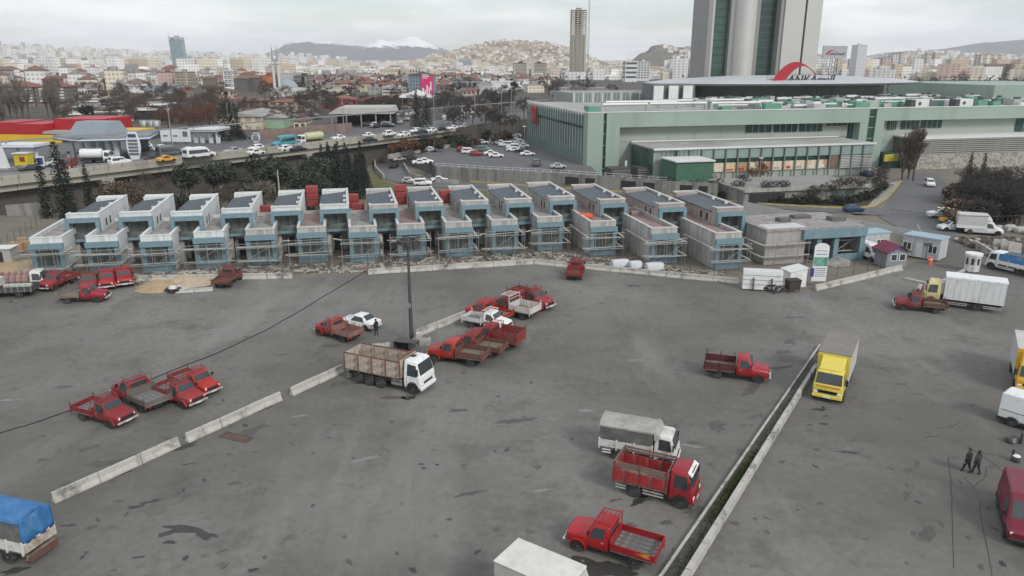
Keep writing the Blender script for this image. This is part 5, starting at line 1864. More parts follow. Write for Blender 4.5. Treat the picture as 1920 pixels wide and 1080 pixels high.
# ---------------------------------------------------------------- vans and cars
VAN = Body([(2.62, .4, .7, .86, .8, .72), (2.5, .34, .85, 1.02, .94, .86), (1.75, .34, 1.05, 1.3, .99, .88), (1.08, .34, 1.12, 2.2, 1.0, .84), (.7, .34, 1.12, 2.42, 1.0, .84), (-2.4, .34, 1.12, 2.44, 1.0, .86), (-2.55, .36, 1.12, 2.36, .99, .85)])
SEDAN = Body([(2.18, .36, .5, .62, .72, .68), (2.08, .26, .6, .72, .84, .78), (1.0, .24, .74, .92, .88, .76), (.35, .24, .84, 1.4, .88, .6), (.1, .24, .84, 1.45, .88, .58), (-.75, .24, .84, 1.44, .88, .58), (-1.45, .24, .84, 1.0, .88, .74), (-2.05, .26, .78, .96, .86, .76), (-2.16, .36, .62, .78, .78, .7)])
HATCH = Body([(2.0, .36, .52, .66, .72, .68), (1.9, .26, .62, .78, .84, .78), (1.05, .24, .76, .98, .88, .76), (.4, .24, .88, 1.5, .88, .62), (.1, .24, .88, 1.55, .88, .6), (-1.3, .24, .9, 1.53, .88, .62), (-1.85, .24, .9, 1.02, .87, .74), (-1.95, .3, .7, .86, .82, .74)])
SUV = Body([(2.2, .42, .62, .8, .76, .7), (2.1, .3, .75, .95, .9, .84), (1.1, .28, .92, 1.12, .93, .82), (.6, .28, 1.0, 1.68, .93, .7), (.3, .28, 1.0, 1.75, .93, .68), (-1.9, .28, 1.0, 1.74, .93, .7), (-2.15, .28, 1.0, 1.2, .92, .8), (-2.2, .4, .85, 1.0, .88, .8)])
CARS = dict(
	sedan=(SEDAN, [(.62, .06), (.42, .06), (-1.15, .06), (-.82, .88), (.2, .88)], 2, 5, 1.36, -1.3, .31),
	hatch=(HATCH, [(.72, .06), (-1.4, .06), (-1.25, .86), (.25, .86)], 2, 5, 1.25, -1.25, .31),
	suv=(SUV, [(.92, .06), (-1.95, .06), (-1.85, .86), (.5, .86)], 2, 5, 1.35, -1.35, .36))


def car(kind, label, loc, hd, mat, group=None, z=0.0, sc=1.0, full=True, cat="car", open_doors=False):
	B, sw, ws, rw_, ax, rx, r = CARS[kind]
	t = thing("parked_car" if full else "car", label, cat, (loc[0], loc[1], z), hd, group, sc)
	b = ob("body", vmesh(kind + "_sh", B.shell, 40, .02), t, mat=mat)
	ob("windscreen", vmesh(kind + "_ws", B.screen(ws, .1, .92, .07)), b, mat=GLASS)
	ob("rear_window", vmesh(kind + "_rw", B.screen(rw_, .1, .9, .08)), b, mat=GLASS)
	for sy in (-1, 1):
		ob("side_window", vmesh(kind + "_sw" + str(sy), B.side(sw, sy)), b, mat=GLASS)
	for sy in (-1, 1):
		for x in (ax, rx):
			wheel(t, x, sy * .81, r, .2, 10)
			well(t, x, r, sy * .885)
			ob("wheel_arch", arch("car_ar%.2f%.2f%d" % (x, r, sy), x, r, sy * .78, sy * .895, .03), t, mat=BLACK) if full else None
		ob("headlight", vmesh(kind + "hl", lambda: MB().box(B.s[1][0] - .12, B.s[1][0] + .04, -.14, .14, B.s[1][2] - .06, B.s[1][2] + .05)), b, (0, sy * .62, 0), mat=LAMP)
		ob("tail_light", vmesh(kind + "tl", lambda: MB().box(B.s[-1][0] - .01, B.s[-1][0] + .2, -.12, .12, B.s[-1][2], B.s[-1][2] + .14)), b, (0, sy * .72, 0), mat=REDLAMP)
	if open_doors:
		ob("open_door", vmesh("open_door", lambda: MB().box(-.9, 0, -.03, .03, .32, .86)), b, (.55, .9, 0), rot=(0, 0, -1.0), mat=mat)
		ob("open_door", vmesh("open_door", lambda: MB()), b, (-.35, .9, 0), rot=(0, 0, -1.0), mat=mat)
	return t


def van(label, loc, hd, mat, group=None, z=0.0, sc=1.0, glazed=False, logo=False, cat="van", skirt=None):
	t = thing("van", label, cat, (loc[0], loc[1], z), hd, group, sc)
	b = ob("body", vmesh("van_sh", VAN.shell, 40, .03), t, mat=mat)
	ob("windscreen", vmesh("van_ws", VAN.screen(2, .1, .92, .08)), b, mat=GLASS)
	for sy in (-1, 1):
		ob("side_window", vmesh(("van_sw%d" % glazed) + str(sy), VAN.side([(1.25, .06), (.3, .06), (.3, .72), (.95, .72)] if not glazed else [(1.25, .08), (-2.3, .08), (-2.3, .7), (.95, .7)], sy)), b, mat=GLASS)
	ob("rear_window", vmesh("van_rw", lambda: MB().box(-2.58, -2.5, -.62, .62, 1.35, 2.0)), b, mat=GLASS if glazed else mat)
	ob("bumper", vmesh("van_bu", lambda: MB().box(2.45, 2.7, -.9, .9, .32, .56), None, .05), t, mat=BLACK)
	ob("skirt", vmesh("van_sk", lambda: MB().box(-2.62, -1.98, -1.02, 1.02, .3, .56).box(-1.1, 1.1, -1.02, 1.02, .3, .5)), t, mat=skirt or BLACK)
	ob("rub_strip", vmesh("van_rs", lambda: MB().box(-2.4, -.1, -1.012, 1.012, 1.14, 1.18)), t, mat=BLACK)
	for sy in (-1, 1):
		ob("headlight", vmesh("van_hl", lambda: MB().box(2.42, 2.6, -.16, .16, .74, .9), None, .03), b, (0, sy * .68, 0), mat=LAMP)
		ob("mirror", vmesh("van_mi", lambda: MB().box(-.06, .05, -.09, .09, -.14, .16)), b, (1.35, sy * 1.12, 1.35), mat=BLACK)
		for x in (1.7, -1.6):
			wheel(t, x, sy * .93, .35, .22)
			well(t, x, .35, sy * 1.003)
			ob("wheel_arch", arch("van_ar%.1f%d" % (x, sy), x, .36, sy * .9, sy * 1.015, .04), t, mat=BLACK)
	return t


# ---------------------------------------------------------------- trucks standing in the lot
GP_A = "red pickups parked in a cluster by the lower barriers"
GP_B = "red pickups parked along the middle barriers"
GP_C = "red pickups crowded by the sand heap"
c, h, s = place((150, 789), (212, 806), 'R', 3.24, .83)
pickup("clean red pickup with low red sides and bare grey bed, nearest the long barrier gap", c, h, .95, RED, 'low', RED, GREYBED, True, group=GP_A)
c2_, h2, s2 = place((268, 775), (217, 751), 'L', 3.24, .83)
pickup("red pickup with brown headboard and empty grey dropside bed, backed against its neighbours", c2_, h2, 1.08, RED, 'low', M("grey_brown_board", (.13, .115, .1), .8, .25, 2), GREYBED, True, group=GP_A, bh=.36)
c, h, s = place((278, 754), (332, 773), 'R', 3.24, .83)
pickup("red pickup with roof rack between the clean one and the orange one", c + Vector((.5, .3, 0)), h, .92, RED, 'low', RED3, GREYBED, True, group=GP_A)
c, h, s = place((318, 729), (373, 750), 'R', 3.24, .83)
pickup("orange red pickup with black grille and roof rack, last in its cluster", c + Vector((.2, .1, 0)), h, .92, RED2, 'low', RED3, GREYBED, True, group=GP_A)

c, h, s = place((883, 688), (815, 678), 'L', 3.3, .83)
fdir = Vector((math.cos(h), math.sin(h), 0))
fn_ = Vector((-fdir.y, fdir.x, 0))
pickup("bright red pickup with brown boarded bed, next to the white tipper", c, h, 1.06, RED2, 'low', RUSTRED, WOOD, False, group=GP_B, bh=.5)
pickup("red pickup with low timber bed, second behind the white tipper", c - fn_ * 2.5 - fdir * .9, h - .05, 1.03, RED, 'low', RUSTRED, WOOD, True, group=GP_B, bh=.4)
pickup("red pickup with high dark red boards, third behind the white tipper", c - fn_ * 5.0 - fdir * 1.7, h - .1, 1.05, RED, 'high', RED3, WOOD, True, group=GP_B, bh=.95)
c, h, s = place((885, 615), (934, 624), 'R', 3.24, .83)
pickup("white pickup with a dark blue stripe along its door and worn bed", c, h, .98, WHITE, 'low', WHITE2, GREYBED, True, STRIPE, bh=.42)
c, h, s = place((979, 600), (924, 588), 'L', 3.3, .83)
fdir = Vector((math.cos(h), math.sin(h), 0))
fn_ = Vector((-fdir.y, fdir.x, 0))
pickup("red pickup with white boarded dropside bed", c, h, 1.1, RED, 'low', M("white_boards", (.52, .5, .46), .8, .15, 2), WOOD, True, bh=.6)
pickup("orange red pickup half hidden by the white striped pickup", c + fn_ * 2.6 + fdir * 1.4, h, 1.0, RED2, 'low', RED2, WOOD, True, group=GP_B, bh=.35)
pickup("red pickup squeezed behind the white boarded bed", c - fn_ * 2.4 + fdir * .3, h, 1.0, RED, 'low', RED3, WOOD, True, group=GP_B, bh=.4)
c, h, s = place((968, 572), (1011, 583), 'R', 3.24, .83)
pickup("dark red pickup with high boarded bed at the end of the barrier row", c, h, 1.05, RED, 'high', RED3, WOOD, True, group=GP_B, bh=.8)
c, h, s = place((642, 641), (604, 630), 'L', 3.24, .83)
pickup("red pickup with worn pinkish bed boards beside the white saloon", c, h, .98, RED, 'low', M("worn_pink_boards", (.24, .1, .085), .85, .3, 2, dirt=(.22, .19, .16), dirt_amt=.6), RUSTRED, True, bh=.45)
c, h, s = place((1345, 709), (1421, 718), 'R', 3.24, .83)
pickup("red pickup with dark maroon boards standing alone by the median", c, h, 1.04, RED, 'high', M("maroon_boards", (.085, .02, .026), .7, .25, 2), WOOD, False, bh=.62)
c, h, s = place((1752, 588), (1693, 582), 'L', 3.24, .83)
pickup("old faded red pickup with timber bed beside the cream cab lorry", c, h, .98, RED3, 'low', RUSTRED, WOOD, True, bh=.4)
p_ = P(1693, 582)
c = P(1079, 517)
pickup("red pickup with open rusty bed turned toward the scaffolds", c, R(80), 1.0, RED, 'low', RED, M("rusty_bed", (.13, .05, .04), .85, .3, 2), True, bh=.3)
c = P(430, 531)
pickup("rusty brown pickup facing the barriers past the sand heap", c, R(88), 1.0, RED3, 'low', RUSTRED, RUSTRED, True, bh=.35)
c, h, s = place((131, 569), (182, 567), 'R', 3.24, .83)
pickup("red pickup with bare timber bed in front of the crowded cluster", c, h, 1.0, RED, 'low', WOOD, WOOD, False, group=GP_C, bh=.22)
for u, v, hd, lb, m_, bd_ in ((94, 545, -100, "red pickup nose out beside the white stake truck", RED, RED), (158, 548, -70, "red pickup boxed in behind the timber bed truck", RED3, RUSTRED), (190, 543, -66, "red pickup wedged second beside the sand heap cluster edge", RED, RED), (222, 538, -62, "red pickup with bright bonnet at the edge of the sand heap", RED, RED)):
	q = P(u, v)
	pickup(lb, q + Vector((0, 1.6, 0)), R(hd), .98, m_, 'low', bd_, WOOD, True, group=GP_C)

# old red truck with the flame marking, near the median
c, h, s = place((1185, 1062), (1089, 1032), 'L', 3.24, .83)
t = pickup("bright red pickup with rounded bonnet, bare grey bed and yellow flame mark", c, h, 1.0, M("bright_red_paint", (.42, .014, .018), .38, .1, 1.5, dirt=(.34, .02, .02), dirt_amt=.3), 'low', RED, M("scuffed_bed", (.13, .125, .12), .75, .3, 2, dirt=(.28, .27, .25), dirt_amt=.5, dirt_scale=2), True, posts=False, bh=.42)
fm = MB()
for k, (z, x0, x1) in enumerate(((.98, -2.5, -1.85), (1.06, -2.35, -1.6), (1.14, -2.5, -1.95))):
	fm.quad([(x0, 1.028, z - .035), (x1, 1.028, z), (x0, 1.028, z + .045)])
	fm.quad([(x0, 1.0285, z - .03), (x0 + .35, 1.0285, z), (x0, 1.0285, z + .03)])
tag(mk("flame_mark", fm, M("flame_yellow", (.7, .35, .03), .5, .3, 3), t), kind="stuff")

# white eight-wheeled tipper with peeling body
c, h, s = place((674, 718), (776, 739), 'R', 5.36, 1.02)
t = lorry_base("tipper_truck", "white eight wheeled tipper with a tall peeling cream and rust body", c, h, 1.0, (2.68, -.5, -1.62, -2.68), 1.15, .5, -3.8, 2.6)
cabover(t, WHITE, 2.68, (1.08, 1.2, 1.28))
mk("roof_hatch", MB().box(1.9, 2.35, -.22, .22, 2.9, 2.94), BLACK, t)
bed_panels(t, -3.9, 1.55, 1.2, 1.25, 1.35, PEEL, RUST, WOOD, 4, RUST, 1.75, 2)
mk("headboard_cap", MB().box(1.5, 1.72, -1.22, 1.22, 2.95, 3.08), RUST, t)
for sy in (-1, 1):
	mk("fuel_tank", MB().box(.55, 1.6, sy * .85 - .25, sy * .85 + .25, .5, 1.0), STEEL, t, bevel=.06)
	mk("mudflap", MB().box(-3.5, -3.46, sy * .95 - .25, sy * .95 + .25, .25, 1.0), BLACK, t)
side_guard(t, -3.8, -3.3, 1.15)

# grey tarpaulin box lorry
c, h, s = place((1150, 860), (1250, 878), 'R', 3.3, .85)
t = lorry_base("covered_lorry", "white light lorry with a grey pitched tarpaulin over low white sides", c, h, 1.0, (1.65, -1.5), 1.02, .4, -2.7, 2.2)
cabover(t, WHITE2, 1.65, (1.0, 1.0, 1.0))
bed_panels(t, -2.8, .75, 1.05, .9, .55, WHITE2, WHITE2, WOOD, 3)
mk("tarp_side", MB().box(-2.78, .78, -1.03, 1.03, 1.455, 2.5), DARKTARP, t)
mk("tarp_roof", tarp_roof(-2.84, .86, 1.07, 2.35, 2.62, .05, .2), GREYTARP, t, smooth=40)
mk("tarp_nose", MB().hexa([(.86, -1.05, 1.9), (.86, 1.05, 1.9), (.86, 1.05, 2.58), (.86, -1.05, 2.58), (1.25, -.9, 2.15), (1.25, .9, 2.15), (1.1, .85, 2.5), (1.1, -.85, 2.5)]), GREYTARP, t)
side_guard(t, -2.6, -2.0, 1.03, WHITE)

# red dropside lorry
c, h, s = place((1190, 929), (1273, 950), 'R', 2.95, .88)
t = lorry_base("dropside_lorry", "bright red lorry with tall red and brown slatted sides, beside the grey tarpaulin lorry", c, h, 1.0, (1.5, -1.4), 1.05, .42, -2.7, 2.1)
cabover(t, RED, 1.5, (1.0, 1.06, 1.08), WHITE)
bed_panels(t, -2.75, .62, 1.08, .95, .78, M("red_boards", (.3, .022, .026), .55, .25, 2, dirt=(.2, .16, .14), dirt_amt=.4, streak=True), RED3, WOOD, 4)
for sy in (-1, 1):
	for z in (1.92, 2.12):
		mk("upper_slat", MB().box(-2.75, .62, sy * 1.08 - .025, sy * 1.08 + .025, z, z + .13), M("brown_slat", (.17, .115, .1), .8, .25, 2), t)
	for x in (-2.72, -1.1, .58):
		mk("stake", MB().box(x - .04, x + .04, sy * 1.12 - .03, sy * 1.12 + .03, .9, 2.28), RED3, t)
mk("rear_slat", MB().box(-2.8, -2.75, -1.05, 1.05, 1.95, 2.22), M("brown_slat", (.17, .115, .1)), t)
mk("front_slat", MB().box(.63, .69, -1.05, 1.05, 1.75, 2.35), M("brown_slat", (.17, .115, .1)), t)
side_guard(t, -2.6, -1.95, 1.07, PLANK)
side_guard(t, -.85, .45, 1.07, PLANK)
mk("sign_strip", MB().box(1.98, 2.02, -.5, .5, 2.2, 2.36), RED2, t)

# white box lorry at the bottom edge
ta, tb = P(971, 1008, 3.1), P(930, 1037, 3.1)
tf = P(1088, 1056, 3.1)
hd = math.atan2((tf - ta).y, (tf - ta).x)
fw = Vector((math.cos(hd), math.sin(hd), 0))
sdv = Vector((fw.y, -fw.x, 0))
cen = ta + fw * 2.1 + sdv * 1.0
t = lorry_base("box_lorry", "plain white box lorry with a smooth pale roof, beside the flame marked pickup", (cen.x, cen.y), hd, 1.0, (3.3, -1.0), 1.02, .4, -2.1, 3.8)
mk("box", MB().box(-2.1, 1.75, -1.06, 1.06, .85, 2.95).hexa([(1.75, -1.06, .85), (2.05, -1.0, .85), (2.05, 1.0, .85), (1.75, 1.06, .85), (1.75, -1.06, 2.95), (1.98, -.95, 2.6), (1.98, .95, 2.6), (1.75, 1.06, 2.95)]), M("shaded_side_box", (.4, .39, .37), .6, .1, .8), t)  # white box greyed on its sides, shade put into the colour
mk("box_roof", MB().box(-2.14, 1.8, -1.1, 1.1, 2.96, 3.06), M("pale_box_roof", (.62, .61, .57), .6, .08, .8, dirt=(.5, .49, .46), dirt_amt=.4), t, bevel=.04)
cabover(t, WHITE, 3.2)

# blue tarpaulin lorry at the left edge
ra, rb = P(50, 1050, .5), P(107, 1010, .5)
rc = (ra + rb) / 2
acr = (rb - ra)
hd = math.atan2(acr.y, acr.x) + PI / 2
fw = Vector((math.cos(hd), math.sin(hd), 0))
cen = rc + fw * 3.1
wb_ = min(1.25, acr.length / 2)
t = lorry_base("covered_lorry", "white dropside lorry under a loose bright blue tarpaulin", (cen.x, cen.y), hd, 1.0, (2.2, -1.8), wb_, .42, -3.0, 2.8)
cabover(t, WHITE2, 2.2)
bed_panels(t, -3.0, 1.3, wb_, .9, .6, WHITE2, WHITE2, WOOD, 4)
mk("tarp_side", MB().box(-2.98, 1.3, -wb_ + .02, wb_ - .02, 1.5, 2.75), DARKTARP, t)
tb_ = MB()
nn = 12
rows_ = []
for j in range(6):
	z = 2.9 - j * .3
	rows_.append([(-3.06 - .06 * math.sin(k * 1.3 + j * .5) - .05 * j / 5, -wb_ + 2 * wb_ * k / nn, z - .08 * math.sin(k * 2.1 + j)) for k in range(nn + 1)])
for r_i in rows_:
	tb_.v += r_i
for j in range(5):
	for k in range(nn):
		a = j * (nn + 1) + k
		tb_.f.append((a, a + 1, a + nn + 2, a + nn + 1))
		tb_.m.append(0)
o_ = mk("tarp_rear", tb_, BLUETARP, t, smooth=60)
o_.modifiers.new("thickness", 'SOLIDIFY').thickness = .02
mk("tarp_roof", tarp_roof(-3.05, 1.35, wb_ + .02, 2.6, 2.85, .07, .16), BLUETARP, t, smooth=40)
mk("rear_bumper", MB().box(-3.2, -3.08, -wb_, wb_, .45, .72), WOOD, t)
mk("bumper_board", MB().box(-3.3, -3.2, -wb_ * .9, wb_ * .95, .3, .62), RUSTRED, t)
mk("rear_board", MB().box(-3.12, -3.06, -wb_, wb_, .85, 1.35), PEEL, t)

# yellow lorry with grey box by the median
fa, fb = P(1520, 757), P(1573, 764)
fc_ = (fa + fb) / 2
back = (P(1575, 640, 3.5) - P(1547, 668 + 20, 3.5))
hd = math.atan2(-(P(1590, 655) - P(1546, 760)).y, -(P(1590, 655) - P(1546, 760)).x)
fw = Vector((math.cos(hd), math.sin(hd), 0))
cen = fc_ - fw * 3.7
t = lorry_base("box_lorry", "yellow lorry with a high grey roofed box, parked along the median", (cen.x, cen.y), hd, 1.0, (2.3, -2.2), 1.15, .45, -4.1, 3.0)
cabover(t, YELLOW, 2.3, (1.12, 1.16, 1.15))
mk("box", MB().box(-4.3, 1.2, -1.22, 1.22, 1.0, 3.5), M("grey_white_box", (.5, .5, .49), .55, .08, .8, streak=True, dirt=(.35, .34, .32), dirt_amt=.4), t, bevel=.03)
mk("box_front", MB().box(1.201, 1.24, -1.22, 1.22, 1.2, 3.48), YELLOW, t)
mk("box_roof", MB().box(-4.34, 1.24, -1.25, 1.25, 3.502, 3.56), M("brown_grey_roof", (.2, .185, .17), .8, .12, .6), t)
mk("wind_deflector", MB().hexa([(1.4, -.95, 2.55), (2.55, -.85, 2.6), (2.55, .85, 2.6), (1.4, .95, 2.55), (1.3, -.95, 3.35), (1.6, -.8, 3.3), (1.6, .8, 3.3), (1.3, .95, 3.35)]), YELLOW, t)
mk("grille_lower", MB().box(3.06, 3.14, -.75, .75, .78, 1.02), BLACK, t)
mk("windscreen_strip", MB().box(3.06, 3.13, -.9, .9, 1.32, 1.4), AMBERLAMP, t)
side_guard(t, -1.5, .6, 1.18)

# amber lorry at the right edge
hd = R(-120)
cen = P(1899, 738) - Vector((math.sin(hd), -math.cos(hd), 0)) * 1.15 - Vector((math.cos(hd), math.sin(hd), 0)) * 3.1
t = lorry_base("box_lorry", "amber yellow lorry cab with grey box cut by the edge of the lot", (cen.x, cen.y), hd, 1.0, (2.3, -2.2), 1.15, .45, -3.9, 3.0)
cabover(t, AMBER, 2.3, (1.1, 1.14, 1.15))
mk("box", MB().box(-4.1, 1.2, -1.2, 1.2, 1.0, 3.3), M("grey_white_box", (.5, .5, .49)), t)
mk("box_front", MB().box(1.201, 1.3, -1.2, 1.2, 1.2, 3.35), AMBER, t)
mk("wind_deflector", MB().hexa([(1.4, -.95, 2.55), (2.5, -.85, 2.58), (2.5, .85, 2.58), (1.4, .95, 2.55), (1.35, -.9, 3.2), (1.6, -.8, 3.15), (1.6, .8, 3.15), (1.35, .9, 3.2)]), AMBER, t)

# cream cab box lorry and the blue boarded lorry near the gate
c, h, s = place((1826, 582), (1750, 572), 'L', 4.3, 1.0)
t = lorry_base("box_lorry", "long white box lorry with a cream yellow cab", c, h, 1.0, (2.3, -2.0), 1.15, .45, -4.4, 3.0)
cabover(t, CREAM, 2.3, (1.1, 1.16, 1.2))
mk("box", MB().box(-4.6, 1.15, -1.22, 1.22, .95, 3.45), BOXWHITE, t, bevel=.02)
for k in range(9):
	mk("panel_seam", MB().box(-4.0 + k * .6, -3.97 + k * .6, -1.228, 1.228, 1.0, 3.29), M("seam_grey", (.42, .42, .41), .6), t)
mk("roof_rail", MB().box(-4.62, 1.17, -1.24, 1.24, 3.3, 3.5), WHITE, t)
mk("corner_post", MB().box(-4.64, -4.56, -1.25, 1.25, .9, 3.46), STEEL, t)
side_guard(t, -1.2, 1.0, 1.18, PLANK)
side_guard(t, -4.4, -2.7, 1.18, PLANK)
c, h, s = place((1907, 516), (1857, 504), 'L', 3.4, .95)
t = lorry_base("dropside_lorry", "white lorry with blue upper boards and white lower boards by the gate kiosk", c, h, 1.0, (1.7, -1.7), 1.05, .42, -4.0, 2.2)
cabover(t, WHITE, 1.7, (1.05, 1.05, 1.05))
bed_panels(t, -4.2, .8, 1.1, .95, .5, WHITE, WHITE, WOOD, 4)
for sy in (-1, 1):
	mk("upper_board", MB().box(-4.2, .8, sy * 1.1 - .03, sy * 1.1 + .03, 1.5, 2.3), BLUEPAINT, t)
mk("load_cover", MB().box(-4.1, .7, -1.05, 1.05, 1.5, 2.2), BLUEPAINT, t)
mk("load_sheet", MB().box(-3.6, .3, .1, 1.05, 2.2, 2.45), DARKTARP, t, bevel=.08)
side_guard(t, -1.2, .9, 1.08, WHITE)

# white curtain lorry on the access road
c, h, s = place((1815, 437), (1861, 443), 'R', 3.6, .9)
t = lorry_base("box_lorry", "white lorry with a tall pale canvas box and sloped nose, on the access road", c, R(-22), 1.05, (1.9, -1.7), 1.02, .38, -3.4, 2.2)
b_ = ob("cab", vmesh("van_sh", VAN.shell), t, (.1, 0, .05), mat=WHITE, scale=(.98, 1, .86))
ob("windscreen", vmesh("van_ws", VAN.screen(2)), b_, mat=GLASS)
for sy in (-1, 1):
	ob("side_window", vmesh("van_sw0" + str(sy), VAN.side([(1.25, .06), (.3, .06), (.3, .72), (.95, .72)], sy)), b_, mat=GLASS)
mk("box", MB().box(-3.5, .35, -1.1, 1.1, .95, 3.0), M("pale_canvas", (.5, .5, .5), .7, .08, .8), t, bevel=.05)
mk("box_base", MB().box(-3.52, .37, -1.12, 1.12, .9, 1.35), WHITE, t)
mk("nose", MB().hexa([(.352, -1.05, 2.2), (1.0, -.9, 2.25), (1.0, .9, 2.25), (.352, 1.05, 2.2), (.352, -1.05, 2.98), (.5, -.95, 2.95), (.5, .95, 2.95), (.352, 1.05, 2.98)]), WHITE, t)

# stake trucks at the far left
for (u, v, hd, lb) in ((52, 541, 12, "white stake truck with red and white slatted body, facing the houses"), (20, 555, 188, "white flatbed truck loaded with pale sacks beside the slatted one")):
	q = P(u, v)
	t = lorry_base("stake_truck", lb, (q.x, q.y), R(hd), 1.0, (1.5, -1.4), 1.0, .4, -2.7, 2.1)
	cabover(t, WHITE2, 1.5)
	bed_panels(t, -2.8, .6, 1.0, .85, .5 if hd > 90 else 1.1, M("red_white_slats", (.3, .12, .1), .8, .4, 2, dirt=(.5, .48, .45), dirt_amt=.5) if hd < 90 else DSTEEL, STEEL, WOOD, 5)
	if hd > 90:
		for k in range(5):
			mk("sack", MB().lathe_z([(.34, .86), (.38, 1.2), (.34, 1.5), (.1, 1.55)], 9, -2.3 + k * .6, .3), M("pale_sack", (.4, .41, .37), .9), t, smooth=50)

# vans and cars in the lot
c, h, s = place((1898, 799), (1990, 828), 'R', 3.3, .86)
van("plain white panel van with dark lower rear corner", c, h, WHITE)
hd = R(-117)
q = P(1884, 1022) - Vector((math.sin(hd), -math.cos(hd), 0)) * .95 - Vector((math.cos(hd), math.sin(hd), 0)) * 2.6
van("dark maroon van with a black bumper beside the crooked rope", q, hd, MAROON)
q = P(1641, 492)
van("silver white passenger van between the cabins and the guard hut", (q.x, q.y + 2.2), R(-72), WHITE, glazed=False, sc=.92)
c, h, s = place((686, 620), (650, 612), 'L', 2.66, .77)
car("sedan", "white saloon with its doors open beside the worn red pickup", c, h, WHITE, open_doors=True)
for kind, px, hd, m_, lb in (("hatch", (1603, 399), 10, BLUECAR, "dark blue hatchback on the road behind the white hoarding"), ("suv", (1746, 350), -110, WHITE, "white car driving down the access road from the mall"), ("suv", (1768, 410), 172, WHITE, "white hatchback beside the yellow taxi"), ("hatch", (1790, 420), 178, TAXI, "yellow taxi partly behind the white canvas lorry"), ("hatch", (1788, 434), 180, WHITE, "white car with a man leaning at its door, next to the canvas lorry")):
	q = PG(*px)
	car(kind, lb, (q.x, q.y + .8), R(hd), m_, z=q.z + .03)


# ================================================================ THINGS IN THE LOT AND ON THE SITE
BPROF = [(-.26, 0), (.26, 0), (.24, .16), (.11, .42), (.09, .85), (-.09, .85), (-.11, .42), (-.24, .16)]
brn = random.Random(9)


def barrier_row(a, b, n, label, group, gap=.015, h=.84, wob=.04):
	A, B = P(*a), P(*b)
	d = (B - A) / n
	L = d.length
	ang = math.atan2(d.y, d.x)
	me = vmesh("barrier%.2f%.1f" % (L, h), lambda: MB().loft([[(x, y, z * h) for y, z in BPROF] for x in (-L / 2 + gap, L / 2 - gap)]), None, .02)
	for k in range(n):
		p = A + d * (k + .5)
		o = ob("concrete_barrier", me, None, (p.x + brn.uniform(-wob, wob), p.y + brn.uniform(-wob, wob), 0), ang + brn.uniform(-.02, .02), BARRIER)
		tag(o, label, "barrier", group)


barrier_row((100, 943), (335, 835), 3, "concrete barrier of the lower run beyond the blue tarpaulin lorry", "lower run of barriers")
barrier_row((350, 829), (527, 749), 3, "soot stained concrete barrier beside the drain grate", "barriers by the drain grate")
barrier_row((546, 742), (642, 697), 2, "concrete barrier touching the tail of the white tipper", "barriers by the tipper tail")
barrier_row((782, 631), (886, 588), 3, "concrete barrier between the light pole and the red pickups", "barriers by the light pole")
barrier_row((690, 514), (1000, 495), 8, "concrete barrier before the middle scaffolds", "barriers before the middle houses")
barrier_row((1002, 495), (1385, 532), 9, "pale concrete barrier before the wrapped packs and the pink walled houses", "barriers before the end houses")
barrier_row((1528, 545), (1690, 506), 5, "concrete barrier leading from the sign board to the guard hut", "barriers to the guard hut")
barrier_row((502, 522), (548, 522), 1, "single concrete barrier before the fifth house", "single barriers")
barrier_row((452, 523), (500, 523), 1, "concrete barrier next to the rusty pickup", "single barriers")
barrier_row((255, 527), (410, 524), 4, "concrete barrier behind the sand heap", "barriers behind the sand heap")
barrier_row((330, 549), (400, 545), 2, "low broken concrete kerb before the sand heap", "kerbs before the sand heap", h=.5)

# median strip
ma, mb_ = P(1537, 650), P(1240, 1084)
na, nb_ = P(1552, 655), P(1289, 1084)
md = thing("median", "long concrete median of a thin kerb and a thicker wall with soil between", "median", tuple(ma))
mdir = (mb_ - ma)
nseg = int(mdir.length / 5.5)
for k in range(nseg + 3):
	f0, f1 = k / nseg, (k + 1) / nseg - .0012
	p, q = ma + mdir * f0 - ma, ma + mdir * f1 - ma
	mk("kerb_stone", MB().obox(p, q, .15, 0, .27 + brn.uniform(-.02, .02)), BARRIER, md)
	d2 = (nb_ - na)
	p, q = na + d2 * f0 - ma, na + d2 * f1 - ma
	if f0 > .06:
		mk("wall_stone", MB().obox(p, q, .27 + .05 * min(1, f0 * 2), 0, .55 + brn.uniform(-.02, .02)), BARRIER, md)
soil = MB()
sp_ = [ma + mdir * -.02 + Vector((.15, 0, 0)), ma + mdir * 1.25 + Vector((.15, 0, 0)), na + (nb_ - na) * 1.25 - Vector((.12, 0, 0)), na - Vector((.1, 0, 0))]
soil.slab([(p.x, p.y) for p in sp_], 0.002, .19)
tag(mk("median_soil", soil, ground_mat("median_soil", (.06, .056, .048), (.085, .08, .068), (.13, .13, .12), .5, 1.5, .95, 1.0)), kind="structure")
tf_ = MB()
r3 = random.Random(8)
for k in range(1800):
	f = r3.uniform(.6, 1.02) if k % 3 == 0 else r3.gauss(.74, .06)
	c_ = (ma + mdir * f).lerp(na + (nb_ - na) * f, r3.uniform(.25, .8))
	hh = r3.uniform(.05, .16) * (1.0 if .6 < f < .85 else .6)
	a_ = r3.uniform(0, PI)
	tf_.quad([(c_.x - .05 * math.cos(a_), c_.y - .05 * math.sin(a_), .19), (c_.x + .05 * math.cos(a_), c_.y + .05 * math.sin(a_), .19), (c_.x + r3.uniform(-.06, .06), c_.y, .2 + hh)])
tag(mk("weeds", tf_, M("weed_green", (.06, .085, .025), .9, .3, 3)), "green weeds growing in the median soil", "weeds", kind="stuff")

# oil stains and patches lying on the asphalt
STAIN = M("oil_stain", (.04, .039, .037), .55, .25, 2)
STAIN2 = M("faint_stain", (.085, .081, .075), .8, .2, 2)
PALE = M("pale_dust", (.21, .205, .195), .95, .12, 2)


